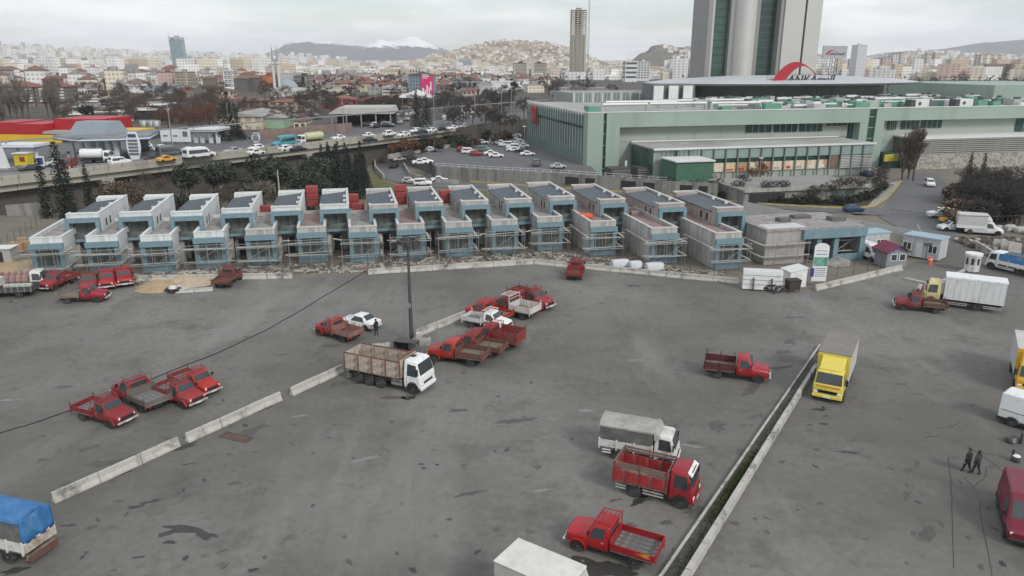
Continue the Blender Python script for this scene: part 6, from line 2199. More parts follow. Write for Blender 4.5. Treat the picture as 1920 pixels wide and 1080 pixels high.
def stain(u, v, rx, ry, rot=0.0, seed=0, mat=None, n=26, z=.005, jag=.55):
	c_ = P(u, v)
	r_ = random.Random(seed)
	pts = []
	for k in range(n):
		a = 2 * PI * k / n
		nzv = mnoise.noise(Vector((math.cos(a) * 1.6 + seed * 7.1, math.sin(a) * 1.6, seed))) + .5 * mnoise.noise(Vector((math.cos(a) * 4 + seed, math.sin(a) * 4, seed * 3.3)))
		r0 = max(.25, 1 + jag * 1.6 * nzv)
		x, y = rx * r0 * math.cos(a), ry * r0 * math.sin(a)
		pts.append((c_.x + x * math.cos(rot) - y * math.sin(rot), c_.y + x * math.sin(rot) + y * math.cos(rot), z))
	o = mk("oil_stain", MB().quad(pts), mat or STAIN, parking_lot)
	return o


for k, (u, v, rx, ry, rot, mt) in enumerate(((345, 992, 1.0, .35, -.2, STAIN), (385, 1003, .7, .28, -.3, STAIN), (312, 1000, .5, .2, .6, STAIN), (318, 1018, .4, .16, 0, STAIN), (255, 950, .45, .2, .3, STAIN), (285, 940, .6, .16, .5, STAIN), (222, 940, .35, .12, 0, STAIN2), (262, 1045, .3, .1, .2, STAIN), (130, 985, .4, .12, .1, STAIN), (28, 1070, .5, .3, .2, STAIN), (354, 870, .35, .1, .3, STAIN), (440, 906, .5, .18, .2, STAIN2),
											 (765, 746, .6, .3, .1, STAIN), (1200, 940, .7, .3, .7, STAIN), (1130, 1062, 2.0, .7, -.3, STAIN), (1080, 1060, .9, .5, 0, STAIN), (1590, 848, .7, .18, -.15, STAIN), (1529, 843, .2, .12, 0, STAIN), (1545, 795, .3, .2, 0, STAIN), (1548, 780, .25, .12, 0, STAIN), (1535, 768, .5, .2, 0, STAIN), (1250, 980, .45, .2, 0, STAIN2), (1180, 985, .4, .2, 0, STAIN2), (790, 870, .2, .1, 0, STAIN), (1490, 595, 1.2, .25, .1, STAIN2), (1190, 536, .9, .3, 0, STAIN), (1460, 690, 1.2, .4, .3, STAIN2), (1470, 660, .8, .4, 0, STAIN2), (1000, 548, .6, .3, 0, STAIN2),
											 (700, 655, 1.1, .4, .2, STAIN2), (470, 808, 1.5, .5, .9, STAIN2), (255, 858, 1.3, .45, .9, STAIN2), (345, 838, .8, .3, .8, STAIN), (235, 886, .5, .18, .9, STAIN), (300, 850, .45, .2, .8, STAIN), (500, 765, .7, .25, .9, STAIN2), (740, 745, .9, .3, 0, STAIN2), (1345, 800, 1.0, .6, 1.0, STAIN2), (1410, 730, 1.3, .6, 1.0, STAIN2), (1300, 960, .7, .5, 1.0, STAIN2), (1480, 640, .9, .5, 1.0, STAIN2), (1700, 930, .5, .2, .9, STAIN2), (1720, 870, .5, .15, .9, STAIN2), (1740, 1000, .9, .4, .9, STAIN2), (620, 648, .9, .4, 0, STAIN2), (640, 720, 1.0, .5, .2, STAIN2), (195, 868, 1.2, .4, .3, STAIN2), (150, 905, 1.2, .4, .3, STAIN2), (120, 725, .9, .2, .1, STAIN2), (530, 665, .7, .15, .2, STAIN2), (1690, 720, .7, .14, .1, STAIN2), (1660, 690, .5, .1, 0, STAIN2), (1720, 740, .6, .1, 0, STAIN2), (1770, 570, 1.5, .3, .0, STAIN2), (1620, 560, 1.0, .2, .1, STAIN2), (1370, 690, .9, .25, .3, STAIN2), (1300, 830, .5, .2, 0, STAIN2), (1260, 800, .7, .25, .2, STAIN2), (1420, 780, .5, .4, .3, STAIN2), (1395, 850, .5, .4, .4, STAIN2),
											 (960, 790, 1.3, .35, .2, STAIN2), (860, 770, .8, .2, .2, STAIN2), (880, 925, .9, .2, .4, STAIN2), (1100, 770, .6, .2, .1, PALE), (1195, 675, .8, .16, .1, PALE), (1290, 835, .9, .15, -.3, PALE), (560, 780, .8, .12, .3, PALE), (15, 750, .9, .2, .1, PALE), (690, 860, .9, .2, .4, PALE), (1010, 920, .7, .14, .2, PALE))):
	stain(u, v, rx, ry, rot, k + 1, mt, z=.005 + .0006 * (k % 6))
trn = random.Random(61)
for k in range(150):
	u, v = trn.uniform(20, 1900), 560 + 510 * trn.random()
	stain(u, v, trn.uniform(.08, .35), trn.uniform(.05, .2), trn.uniform(0, 3), 100 + k, trn.choice((STAIN, STAIN2, STAIN2, STAIN2)), 16, .0095)
gq = P(443, 820)
gr = thing("drain_grate", "dark rectangular drain grate sunk in the asphalt beside the barriers", "drain", (gq.x, gq.y, 0), R(-22))
mk("frame", MB().box(-1.25, 1.25, -.45, -.38, .004, .03).box(-1.25, 1.25, .38, .45, .004, .03).box(-1.25, -1.18, -.38, .38, .004, .03).box(1.18, 1.25, -.38, .38, .004, .03).box(-1.18, 1.18, -.38, .38, .003, .008), DSTEEL, gr)
for k in range(16):
	mk("bar", MB().box(-1.1 + k * .14, -1.04 + k * .14, -.37, .37, .01, .026), RUST, gr)

# cables and ropes on the asphalt
ROPE = M("grey_rope", (.045, .043, .04), .9)
CABLE = M("black_cable", (.02, .02, .02), .7)


def rope(label, px, r=.035, cat="cable", mat=None, name="cable"):
	pts = []
	w = [P(*q) for q in px]
	for a, b in zip(w[:-1], w[1:]):
		n = max(2, int((b - a).length / 1.2))
		for j in range(n):
			p = a.lerp(b, j / n)
			pts.append(Vector((p.x + brn.uniform(-.05, .05), p.y + brn.uniform(-.05, .05), r)))
	pts.append(w[-1] + Vector((0, 0, r)))
	tag(mk(name, MB().path(pts, r, 5), mat or CABLE), label, cat)


rope("long black cable snaking across the lot behind the red pickup cluster", [(-10, 815), (60, 795), (134, 769), (202, 746), (264, 720), (334, 691), (404, 664), (500, 619), (555, 588), (600, 560), (633, 541), (668, 520), (690, 505)], .04)
rope("thin dark rope lying straight toward the lower edge beside the walking pair", [(1779, 857), (1783, 897), (1786, 975), (1788, 1066)], .013, "rope", ROPE)
rope("thin dark rope slanting past the walking pair toward the maroon van", [(1816, 837), (1860, 868), (1909, 906)], .013, "rope", ROPE)
rope("short rope end crossing behind the walking pair", [(1830, 848), (1864, 853)], .012, "rope", ROPE)
rope("curled rope piece at the feet of the walking pair", [(1851, 876), (1845, 898), (1823, 913), (1808, 895)], .012, "rope", ROPE)
rope("crooked rope beside the maroon van", [(1837, 940), (1840, 975), (1851, 1027), (1862, 1090)], .012, "rope", ROPE)
rope("two part rope scrap between the yellow lorry and the walking pair", [(1753, 804), (1785, 800), (1800, 790)], .012, "rope", ROPE)
rope("straight rope scrap farther from the walking pair", [(1730, 820), (1762, 818)], .012, "rope", ROPE)

# odds and ends by the right edge
q = P(1897, 829)
b_ = thing("engine_block", "dark machine part lying on the asphalt beside a short post", "machine part", (q.x, q.y, 0), .3)
mk("housing", MB().box(-.45, .4, -.25, .25, .03, .4), DSTEEL, b_, bevel=.06)
mk("flange", MB().lathe_y([(.2, -.32), (.2, -.25), (.08, -.25)], 10, -.15, .25), STEEL, b_)
for (u, v, lb) in ((1913, 832, "short black bollard beside the dark machine part"), (1897, 863, "short black bollard beside the white drum")):
	q = P(u, v)
	o = ob("bollard", vmesh("bollard", lambda: MB().lathe_z([(.09, 0), (.08, .05), (.07, .75), (.05, .82), (.01, .84)], 10), 40), None, (q.x, q.y, 0), mat=BLACK)
	tag(o, lb, "bollard", "black bollards by the edge of the lot")
q = P(1904, 865)
d_ = thing("drum", "small white topped drum beside the black bollard", "drum", (q.x, q.y, 0))
mk("shell", MB().lathe_z([(.26, 0), (.28, .04), (.28, .36), (.25, .4)], 14), DSTEEL, d_, smooth=40)
mk("lid", MB().lathe_z([(.25, .4), (.24, .44), (.05, .46)], 14), WHITE, d_, smooth=40)


# ---------------------------------------------------------------- people
def person(label, loc, hd, h=1.75, stride=.25, arms=.12, top=(.02, .02, .022), legs=(.025, .026, .03), lean=0.0, hood=False, reach=0.0):
	s = h / 1.75
	V = {}
	vs_, es, rad = [], [], []

	def jt(name, x, y, z, r, par=None):
		V[name] = len(vs_)
		vs_.append((x * s, y * s, z * s))
		rad.append(r * s * (1.3 if r > .03 else 1.0))
		if par:
			es.append((V[par], V[name]))
	jt('pelvis', 0, 0, .95, .15)
	jt('waist', lean * .3, 0, 1.1, .14, 'pelvis')
	jt('chest', lean * .6, 0, 1.32, .17, 'waist')
	jt('neck0', lean * .8, 0, 1.46, .09, 'chest')
	jt('neck1', lean * .9 + .01, 0, 1.53, .058, 'neck0')
	jt('head0', lean * .95 + .02, 0, 1.6, .085, 'neck1')
	jt('head1', lean + .02, 0, 1.69, .092, 'head0')
	for sd, ph in ((1, 1), (-1, -1)):
		n = 'l' if sd > 0 else 'r'
		st = stride * ph
		jt(n + 'hip', 0, sd * .1, .9, .1, 'pelvis')
		jt(n + 'knee', st * .5 + .03, sd * .11, .5, .068, n + 'hip')
		jt(n + 'ankle', st - (.06 if ph < 0 else 0), sd * .11, .1 + (.04 if ph < 0 else 0), .045, n + 'knee')
		jt(n + 'toe', st + .14, sd * .13, .045, .04, n + 'ankle')
		jt(n + 'sho', lean * .75, sd * .2, 1.4, .075, 'chest')
		jt(n + 'elb', lean * .5 - st * .25 + reach * .2, sd * (.27 + arms * .5), 1.12, .052, n + 'sho')
		jt(n + 'wri', lean * .4 - st * .35 + .1 + reach * .45, sd * (.24 + arms * .3), .88 + reach * .25, .036, n + 'elb')
		jt(n + 'palm', lean * .4 - st * .38 + .12 + reach * .5, sd * (.24 + arms * .3), .8 + reach * .25, .034, n + 'wri')
		for f_, (dy, L) in enumerate(((-.03, .09), (-.01, .1), (.012, .095), (.032, .08))):
			jt(n + 'f%d' % f_, lean * .4 - st * .4 + .14 + dy + reach * .55, sd * (.235 + arms * .3), .8 - L + reach * .25, .009, n + 'palm')
	me = bpy.data.meshes.new("person_base")
	me.from_pydata(vs_, es, [])
	o = bpy.data.objects.new("person_base", me)
	col.objects.link(o)
	sk = o.modifiers.new("skin", 'SKIN')
	sub = o.modifiers.new("sub", 'SUBSURF')
	sub.levels = sub.render_levels = 2
	for v, r in zip(me.skin_vertices[0].data, rad):
		v.radius = (r, r)
		v.use_root = False
	me.skin_vertices[0].data[0].use_root = True
	dg = bpy.context.evaluated_depsgraph_get()
	ev = bpy.data.meshes.new_from_object(o.evaluated_get(dg))
	bpy.data.objects.remove(o)
	SKIN = M("skin", (.42, .25, .18), .6, .06, 4)
	HAIR = M("dark_hair", (.02, .016, .013), .8)
	TOP = M("cloth_%.3f" % sum(top), top, .9, .2, 6)
	LEG = M("trouser_%.3f" % sum(legs), legs, .9, .2, 6)
	for m_ in (TOP, LEG, SKIN, HAIR, BLACK):
		ev.materials.append(m_)
	for p in ev.polygons:
		z = p.center.z / s
		x = p.center.x / s - lean
		r2_ = abs(p.center.y / s)
		i = 0
		if z > 1.53:
			i = 3 if (z > 1.72 or x < .0 and z > 1.56 or hood and x < .05) else 2
		elif z < .09:
			i = 4
		elif r2_ > .2 and z < .86 + reach * .25:
			i = 2
		elif z < .93 and r2_ < .21:
			i = 1
		p.material_index = i
		p.use_smooth = True
	t = thing("person", label, "person", (loc[0], loc[1], loc[2] if len(loc) > 2 else 0), hd)
	ob("body", ev, t)
	fc = MB().hexa([(.105 + lean, -.012, 1.6), (.135 + lean, -.016, 1.6), (.135 + lean, .016, 1.6), (.105 + lean, .012, 1.6), (.1 + lean, -.01, 1.66), (.11 + lean, -.01, 1.66), (.11 + lean, .01, 1.66), (.1 + lean, .01, 1.66)])
	mk("nose", MB().add([(x * s, y * s, z * s) for x, y, z in fc.v], fc.f), SKIN, t)
	mk("hair", MB().loft([[((lean + .02 + r_ * math.cos(a) * 1.05 - .012) * s, r_ * math.sin(a) * s, z * s) for a in [2 * PI * k / 12 for k in range(12)]] for r_, z in ((.098, 1.68), (.1, 1.72), (.085, 1.765), (.04, 1.79))]), HAIR, t, smooth=60)
	if hood:
		mk("hood", MB().loft([[((lean - .03 + r_ * math.cos(a)) * s, r_ * math.sin(a) * 1.1 * s, z * s) for a in [2 * PI * k / 10 for k in range(10)]] for r_, z in ((.12, 1.44), (.13, 1.5), (.1, 1.56))]), TOP, t, smooth=60)
	return t


q = P(1811, 886)
person("person in a black jacket and dark trousers walking with hands in front", q, R(118), 1.74, .2, .1)
q = P(1829, 889)
person("person in a dark grey green hooded jacket walking close beside the black jacketed one", q, R(112), 1.72, .16, .16, (.045, .055, .05), (.03, .032, .04), 0, True)
q = P(706, 629)
person("person in black standing behind the white saloon", q, R(150), 1.72, .06, .12)
q = PG(1796, 433)
person("person in dark clothes leaning at the white car's door", q, R(95), 1.72, .05, .1, (.03, .03, .045), lean=.06, reach=.5)

# ---------------------------------------------------------------- light pole and its clutter
q = P(772, 642)
lp = thing("light_pole", "tall dark lamp pole with a ring of floodlights standing in the middle of the lot", "light pole", (q.x, q.y, 0))
PH_ = PY(765, 452, q.y).z
mk("shaft", MB().lathe_z([(.22, 0), (.2, 1), (.15, PH_ * .5), (.1, PH_)], 10), DSTEEL, lp, smooth=50)
mk("footing", MB().box(-.45, .45, -.45, .45, 0, .35), CONCD, lp, bevel=.04)
rg = mk("lamp_ring", MB().path([(.75 * math.cos(2 * PI * k / 16), .75 * math.sin(2 * PI * k / 16), PH_ - .1) for k in range(17)], .04, 5).tube((-.75, 0, PH_ - .1), (.75, 0, PH_ - .1), .03).tube((0, -.75, PH_ - .1), (0, .75, PH_ - .1), .03), DSTEEL, lp)
for k in range(10):
	a = 2 * PI * k / 10
	f_ = ob("floodlight", vmesh("flood", lambda: MB().hexa([(-.05, -.2, -.2), (.2, -.26, -.28), (.2, .26, -.28), (-.05, .2, -.2), (-.05, -.2, .12), (.24, -.26, .14), (.24, .26, .14), (-.05, .2, .12)])), rg, (.78 * math.cos(a), .78 * math.sin(a), PH_ + .05), a, DSTEEL)
	ob("lens", vmesh("floodlens", lambda: MB().hexa([(.205, -.22, -.25), (.215, -.22, -.25), (.215, .22, -.25), (.205, .22, -.25), (.242, -.22, .11), (.252, -.22, .11), (.252, .22, .11), (.242, .22, .11)])), f_, mat=LAMP) if False else None
mk("junction_box", MB().box(-.25, .1, -.32, -.12, 3.6, 4.0), STEEL, lp)
q2 = P(748, 672)
ec = thing("meter_cabinet", "dark open fronted steel cabinet beside the lamp pole", "cabinet", (q2.x + .6, q2.y + .9, 0), R(-15))
mk("shell", MB().box(-1.1, 1.1, .45, .5, 0, 1.35).box(-1.1, -1.05, -.5, .45, 0, 1.35).box(1.05, 1.1, -.5, .45, 0, 1.35).box(-1.1, 1.1, -.5, .5, 1.35, 1.4).box(-1.05, 1.05, -.5, .45, .03, .08), DSTEEL, ec)
mk("meter", MB().box(-.8, -.2, .2, .44, .3, 1.1), BLACK, ec)
mk("fuse_box", MB().box(.1, .8, .25, .44, .5, 1.1), STEEL, ec)
mk("door", MB().hexa([(1.1, -.5, .02), (1.9, -.9, .02), (1.92, -.86, .02), (1.12, -.46, .02), (1.1, -.5, 1.34), (1.9, -.9, 1.34), (1.92, -.86, 1.34), (1.12, -.46, 1.34)]), STEEL, ec)
q3 = P(800, 648)
bx = thing("concrete_box", "pale concrete junction box with a block on top at the foot of the lamp pole", "junction box", (q3.x - .5, q3.y, 0), .2)
mk("base", MB().box(-.8, .9, -.4, .4, 0, .7), CONC, bx, bevel=.04)
mk("upper_block", MB().box(-.5, .1, -.3, .3, .7, 1.35), BARRIER, bx, bevel=.03)
mk("pipe_stub", MB().tube((.6, 0, .7), (.6, 0, 1.1), .08), STEEL, bx)
q4 = P(706, 665)
sl_ = ob("leaning_slab", MB().hexa([(-1.2, 0, 0), (1.2, 0, 0), (1.2, .1, 0), (-1.2, .1, 0), (-1.2, .35, .75), (1.2, .35, .75), (1.2, .45, .72), (-1.2, .45, .72)]).mesh("leaning_slab", [BARRIER]), None, (q4.x, q4.y + .6, 0), R(18))
tag(sl_, "pale concrete slab leaning behind the body of the white tipper", "slab")

# ---------------------------------------------------------------- sand heaps and rubble
SAND = M("sand", (.36, .26, .15), .95, .2, 1.5, bump=.6, dirt=(.3, .24, .17), dirt_amt=.5)
SAND2 = M("pale_sand", (.38, .31, .23), .95, .18, 1.5, bump=.6)


def heap(name, label, u, v, rx, ry, h, mat, seed, stones=None):
	c_ = P(u, v)
	mb = MB()
	nr, na_ = 10, 30
	for j in range(nr + 1):
		for k in range(na_):
			a = 2 * PI * k / na_
			r = j / nr
			e = 1 + .25 * mnoise.noise(Vector((math.cos(a) * 2, math.sin(a) * 2, seed)))
			z = h * (1 - r) ** 1.15 * (1 + .3 * mnoise.noise(Vector((math.cos(a) * r * 4, math.sin(a) * r * 4, seed + 5)))) - (.03 if j == nr else 0)
			mb.v.append((rx * r * e * math.cos(a), ry * r * e * math.sin(a), z))
	for j in range(nr):
		for k in range(na_):
			mb.f.append((j * na_ + k, j * na_ + (k + 1) % na_, (j + 1) * na_ + (k + 1) % na_, (j + 1) * na_ + k))
			mb.m.append(0)
	o = mk(name, mb, mat, None, (c_.x, c_.y, 0), smooth=70)
	return tag(o, label, "heap")


heap("sand_heap", "orange sand heap beside the red pickup cluster", 300, 540, 3.0, 2.2, 1.15, SAND, 1)
heap("sand_heap", "wider pale sand heap against the barriers", 352, 531, 3.6, 2.0, 1.3, SAND2, 2)
heap("gravel_heap", "small grey white rubble heap at the foot of the sand", 338, 544, 1.5, .9, .7, M("white_rubble", (.42, .41, .39), .95, .3, 3, bump=.8), 3)
heap("sand_heap", "flat sand spread at the corner of the first house", 22, 507, 5.5, 6.0, .7, SAND, 4)
q = P(325, 548)
tr = thing("rubble_trailer", "small battered black trailer frame lying before the sand heap", "trailer", (q.x, q.y, 0), .05)
mk("bed", MB().box(-.8, .8, -.5, .5, .25, .5), BLACK, tr)
mk("load", MB().lathe_z([(.5, .5), (.4, .75), (.1, .85)], 9), WHITE2, tr)
mk("drawbar", MB().box(.8, 1.9, -.05, .05, .2, .3), DSTEEL, tr)
for s_ in (-1, 1):
	wheel(tr, 0, s_ * .6, .25, .15)
rb = MB()
rr = random.Random(77)
for k in range(1900):
	i = rr.randrange(0, 13)
	f_ = rr.random()
	a, b = P(*LB[i]), P(*LB[i + 1])
	p = a.lerp(b, f_) - EY * rr.uniform(.5, 5.2) + Vector((rr.uniform(-1, 1), 0, 0))
	if p.y < 84:
		continue
	if rr.random() < .3:
		L, a_ = rr.uniform(.4, 1.6), rr.uniform(0, PI)
		rb.obox(p - Vector((math.cos(a_), math.sin(a_), 0)) * L / 2, p + Vector((math.cos(a_), math.sin(a_), 0)) * L / 2, rr.uniform(.06, .22), rr.uniform(-.05, .02), rr.uniform(.05, .22), rr.choice((0, 1, 2)))
	else:
		w_ = rr.uniform(.04, .17)
		rb.hexa([(p.x + dx * w_ * rr.uniform(.6, 1.2), p.y + dy * w_ * rr.uniform(.6, 1.2), -.06 + dz * w_ * rr.uniform(.7, 1.5)) for dz in (0, 1) for dx, dy in ((-1, -1), (1, -1), (1, 1), (-1, 1))], rr.choice((0, 0, 1, 1, 0, 2, 3)))
tag(mk("rubble", rb, [M("rubble_grey", (.3, .285, .26), .95, .25, 3), M("rubble_dark", (.12, .105, .09), .95, .3, 3), M("rubble_pale", (.42, .4, .36), .9, .2, 3), M("rubble_brick", (.24, .15, .115), .95, .25, 3)]), "broken bricks, boards and rubble strewn before the scaffolds", "rubble", kind="stuff")

# site fence behind the barriers
for (px, lb) in (([(446, 511), (560, 507), (690, 500), (880, 487), (1000, 482), (1110, 492), (1250, 508), (1385, 522)], "thin wire fence on dark posts between the barriers and the scaffolds"), ([(1536, 529), (1600, 515), (1675, 499)], "thin wire fence behind the barriers to the guard hut"), ([(5, 470), (60, 430), (110, 395)], "wire fence with dark posts running back beside the first house")):
	w = [P(*q_) for q_ in px]
	t = thing("wire_fence", lb, "fence", tuple(w[0]))
	pm = vmesh("fence_post", lambda: MB().tube((0, 0, 0), (0, 0, 1.7), .035, .035, 5))
	for a, b in zip(w[:-1], w[1:]):
		n = max(1, int((b - a).length / 2.6))
		for j in range(n):
			p = a.lerp(b, j / n) - w[0]
			ob("post", pm, t, (p.x, p.y, 0), mat=DSTEEL)
		a2, b2 = a - w[0], b - w[0]
		for z in (.5, 1.05, 1.6):
			mk("wire", MB().tube((a2.x, a2.y, z), (b2.x, b2.y, z), .012, .012, 3), DSTEEL, t)

# wrapped packs, panels, sheds, bin, sign, motorbikes
WRAP = M("white_wrap", (.6, .62, .64), .4, .12, 1, bump=.4)
for (u, v, L, lb) in ((1163, 503, 2.2, "white wrapped pack before the thirteenth house, first of three"), (1192, 506, 1.5, "bluish white wrapped pack in the middle of three"), (1228, 509, 2.2, "white wrapped pack next to the bare sand, last of three")):
	q = P(u, v)
	t = thing("wrapped_pack", lb, "pack", (q.x, q.y + .6, 0), PHI)
	mk("pallet", MB().box(-L / 2, L / 2, -.55, .55, 0, .14), WOOD, t)
	mk("wrap", MB().loft([[(x, y * s_, z * s_ + .02 * i_) for y, z in ((-.55, .14), (-.58, .6), (-.5, .92), (0, 1.0), (.5, .92), (.58, .6), (.55, .14))] for i_, (x, s_) in enumerate(((-L / 2, .94), (-L / 2 + .1, 1), (0, 1.02), (L / 2 - .1, 1), (L / 2, .94)))]), WRAP, t, smooth=50)
q = P(1392, 545)
q1 = P(1466, 549)
pd = (q1 - q)
pn_ = thing("panel_stack", "stack of long white wall panels standing against a dark steel frame", "panels", tuple(q), math.atan2(pd.y, pd.x))
for k in range(7):
	mk("panel", MB().box(0, pd.length, .3 + k * .12, .39 + k * .12, .15, 2.35 + .03 * k), WHITE if k % 2 == 0 else WPAN, pn_)
for z in (.75, 1.3, 1.85):
	mk("batten", MB().box(-.05, pd.length + .05, .26, .3, z, z + .05), STEEL, pn_)
for x in (1.2, pd.length - 1.2):
	mk("prop", MB().box(x - .05, x + .05, .0, .28, 0, 1.6), DSTEEL, pn_)
q = P(1482, 542)
sh = thing("store_shed", "small white store shed with a sloping roof beside the sign board", "shed", (q.x, q.y + .4, 0), PHI)
mk("wall", MB().prism([(0, 0), (2.2, 0), (2.2, 2.3), (0, 1.9)], 0, 2.0), WHITE, sh)
mk("roof", MB().hexa([(-.12, -.12, 1.9), (2.32, -.12, 2.32), (2.32, 2.12, 2.32), (-.12, 2.12, 1.9), (-.12, -.12, 1.98), (2.32, -.12, 2.4), (2.32, 2.12, 2.4), (-.12, 2.12, 1.98)]), WPAN, sh)
mk("door", MB().box(.7, 1.5, -.04, -.005, .05, 1.8), WPAN, sh)
q = P(1485, 547)
bn_ = thing("refuse_bin", "dark brown steel bin on legs in front of the white store shed", "bin", (q.x, q.y, 0), PHI)
mk("body", MB().hexa([(-.7, -.5, .35), (.7, -.5, .35), (.7, .5, .35), (-.7, .5, .35), (-.75, -.55, 1.45), (.75, -.55, 1.45), (.75, .55, 1.45), (-.75, .55, 1.45)]), M("brown_bin", (.05, .035, .03), .7, .2, 2), bn_)
mk("lid", MB().box(-.8, .8, -.6, .6, 1.455, 1.53), BLACK, bn_)
for x in (-.6, .6):
	for y in (-.4, .4):
		mk("leg", MB().box(x - .04, x + .04, y - .04, y + .04, 0, .35), DSTEEL, bn_)
q = P(1533, 536)
sgn = thing("sign_board", "tall white site sign with rounded top, green picture panel and a blue strip", "sign", (q.x, q.y, 0), R(-4))
SH_ = PY(1533, 456, q.y).z
bm2 = MB()
sw2 = .85
out = [(-sw2, .6), (sw2, .6), (sw2, SH_ - .5)] + [(sw2 * math.cos(a * PI / 10), SH_ - .5 + .5 * math.sin(a * PI / 10)) for a in range(1, 10)] + [(-sw2, SH_ - .5)]
bm2.prism(out, -.06, .06)
bo = mk("board", bm2, WHITE, sgn)
mk("picture", MB().box(-sw2 + .03, sw2 - .03, -.075, -.062, SH_ * .47, SH_ * .68), M("green_picture", (.1, .3, .22), .5, .5, 1.3, dirt=(.45, .5, .45), dirt_amt=.4), bo)
mk("blue_strip", MB().box(-sw2 - .22, -sw2 + .2, -.09, -.066, SH_ * .22, SH_ * .42), M("sign_blue", (.03, .05, .2), .5), bo)
for k in range(5):
	mk("text_line", MB().box(-sw2 + .3, sw2 - .12 - .1 * (k % 2), -.073, -.063, SH_ * (.23 + .045 * k), SH_ * (.243 + .045 * k)), M("sign_text", (.08, .09, .16), .6), bo)
mk("text_line", MB().box(-sw2 + .2, sw2 - .2, -.073, -.063, SH_ * .74, SH_ * .755), M("sign_text", (.08, .09, .16)), bo)
mk("text_line", MB().box(-sw2 + .2, sw2 - .2, -.073, -.063, SH_ * .82, SH_ * .832), M("sign_text", (.08, .09, .16)), bo)
for x in (-.6, .6):
	mk("post", MB().tube((x, .1, 0), (x, .1, SH_ * .8), .06, .06, 6), STEEL, sgn)


def motorbike(label, loc, hd):
	t = thing("motorbike", label, "motorbike", (loc[0], loc[1], 0), hd, "motorbikes by the white panels")
	for x in (-.62, .64):
		wheel(t, x, 0, .3, .1, 12)
	mk("frame", MB().path([(.64, 0, .3), (.42, 0, .92), (.1, 0, .62), (-.35, 0, .66), (-.62, 0, .3)], .04, 6).tube((.1, 0, .62), (.05, 0, .3), .04).tube((.05, 0, .3), (-.62, 0, .3), .03), DSTEEL, t)
	mk("engine", MB().box(-.2, .16, -.14, .14, .28, .58), STEEL, t, bevel=.04)
	mk("tank", MB().loft([[(x, y * w_, .78 + z * w_) for y, z in ((-.14, -.08), (-.14, .06), (0, .12), (.14, .06), (.14, -.08))] for x, w_ in ((.34, .6), (.22, 1), (-.02, .9), (-.08, .6))]), BLACK, t, smooth=50)
	mk("seat", MB().box(-.62, -.06, -.12, .12, .72, .82), BLACK, t, bevel=.04)
	mk("handlebar", MB().tube((.4, -.34, 1.02), (.4, .34, 1.02), .02), STEEL, t)
	mk("headlight", MB().lathe_y([(.02, -.06), (.1, .02), (.1, .05)], 10), LAMP, t, (.5, 0, .9), -PI / 2)


q = P(1446, 547)
motorbike("dark motorbike leaning by the white panels", q, R(-20))
q = P(1459, 550)
motorbike("dark motorbike parked nearer the brown bin", q, R(30))

# cabins, guard hut, kiosk
CABW = M("cabin_wall", (.44, .45, .46), .7, .08, .8, dirt=(.36, .37, .37), dirt_amt=.35, streak=True)
CABB = M("cabin_blue_roof", (.3, .4, .46), .6, .1, .6)


def cabin(name, label, a, b, dp, h, wins, door=None, rm=CABB):
	A, B = P(*a), P(*b)
	d = B - A
	t = thing(name, label, "cabin", tuple(A), math.atan2(d.y, d.x))
	L = d.length
	mk("wall", MB().box(0, L, 0, dp, .15, h), CABW, t)
	mk("plinth", MB().box(.05, L - .05, .05, dp - .05, 0, .15), DARK, t)
	mk("roof", MB().box(-.12, L + .12, -.12, dp + .12, h + .002, h + .2), rm, t)
	for k in range(int(L / 1.15) + 1):
		x = min(L - .03, k * 1.15)
		mk("panel_rib", MB().box(x - .02, x + .03, -.03, -.002, .16, h - .01), WPAN, t)
	for f_ in wins:
		x = L * f_
		w_ = mk("window", MB().box(x - .6, x + .6, -.06, -.035, 1.0, 2.1), WHITE, t)
		for s_ in (-.5, .05):
			mk("pane", MB().box(x + s_, x + s_ + .45, -.075, -.062, 1.08, 2.02), GLASS, w_)
	if door:
		mk("door", MB().box(L * door - .42, L * door + .42, -.06, -.034, .2, 2.2), WPAN, t)
	return t, L


cabin("site_cabin", "grey white prefab site cabin with one window at the end of the low corner building", (1618, 478), (1664, 474), 2.6, 2.9, (.62,))
cabin("site_cabin", "long grey white prefab cabin with two windows behind the guard hut", (1690, 479), (1758, 491), 3.0, 2.9, (.12, .82), .45)
A = P(1660, 503)
gh = thing("guard_hut", "small grey guard hut with a maroon gabled roof", "hut", (A.x, A.y, 0), R(8))
mk("wall", MB().box(0, 2.9, 0, 2.6, 0, 2.2).prism([(0, 2.201), (2.9, 2.201), (1.45, 3.0)], .05, 2.55), M("hut_grey", (.24, .25, .28), .8, .1, 1), gh)
mk("roof", MB().hexa([(-.35, -.4, 2.05), (1.45, -.4, 3.02), (1.45, 3.0, 3.02), (-.35, 3.0, 2.05), (-.35, -.4, 2.15), (1.45, -.4, 3.12), (1.45, 3.0, 3.12), (-.35, 3.0, 2.15)]).hexa([(1.452, -.4, 3.02), (3.25, -.4, 2.05), (3.25, 3.0, 2.05), (1.452, 3.0, 3.02), (1.452, -.4, 3.12), (3.25, -.4, 2.15), (3.25, 3.0, 2.15), (1.452, 3.0, 3.12)]), M("maroon_roof", (.16, .02, .05), .6, .15, 1), gh)
mk("fascia", MB().hexa([(-.3, -.43, 1.95), (1.45, -.43, 2.9), (1.45, -.405, 2.9), (-.3, -.405, 1.95), (-.3, -.43, 2.12), (1.45, -.43, 3.08), (1.45, -.405, 3.08), (-.3, -.405, 2.12)]), M("purple_fascia", (.07, .05, .2), .6), gh)
for (x, y0, s_) in ((1.0, -.03, 0), (2.2, -.03, 0)):
	w_ = mk("window", MB().box(x - .45, x + .45, -.04, -.003, .95, 1.9), WHITE, gh)
	mk("pane", MB().box(x - .36, x + .36, -.055, -.042, 1.03, 1.82), GLASS, w_)
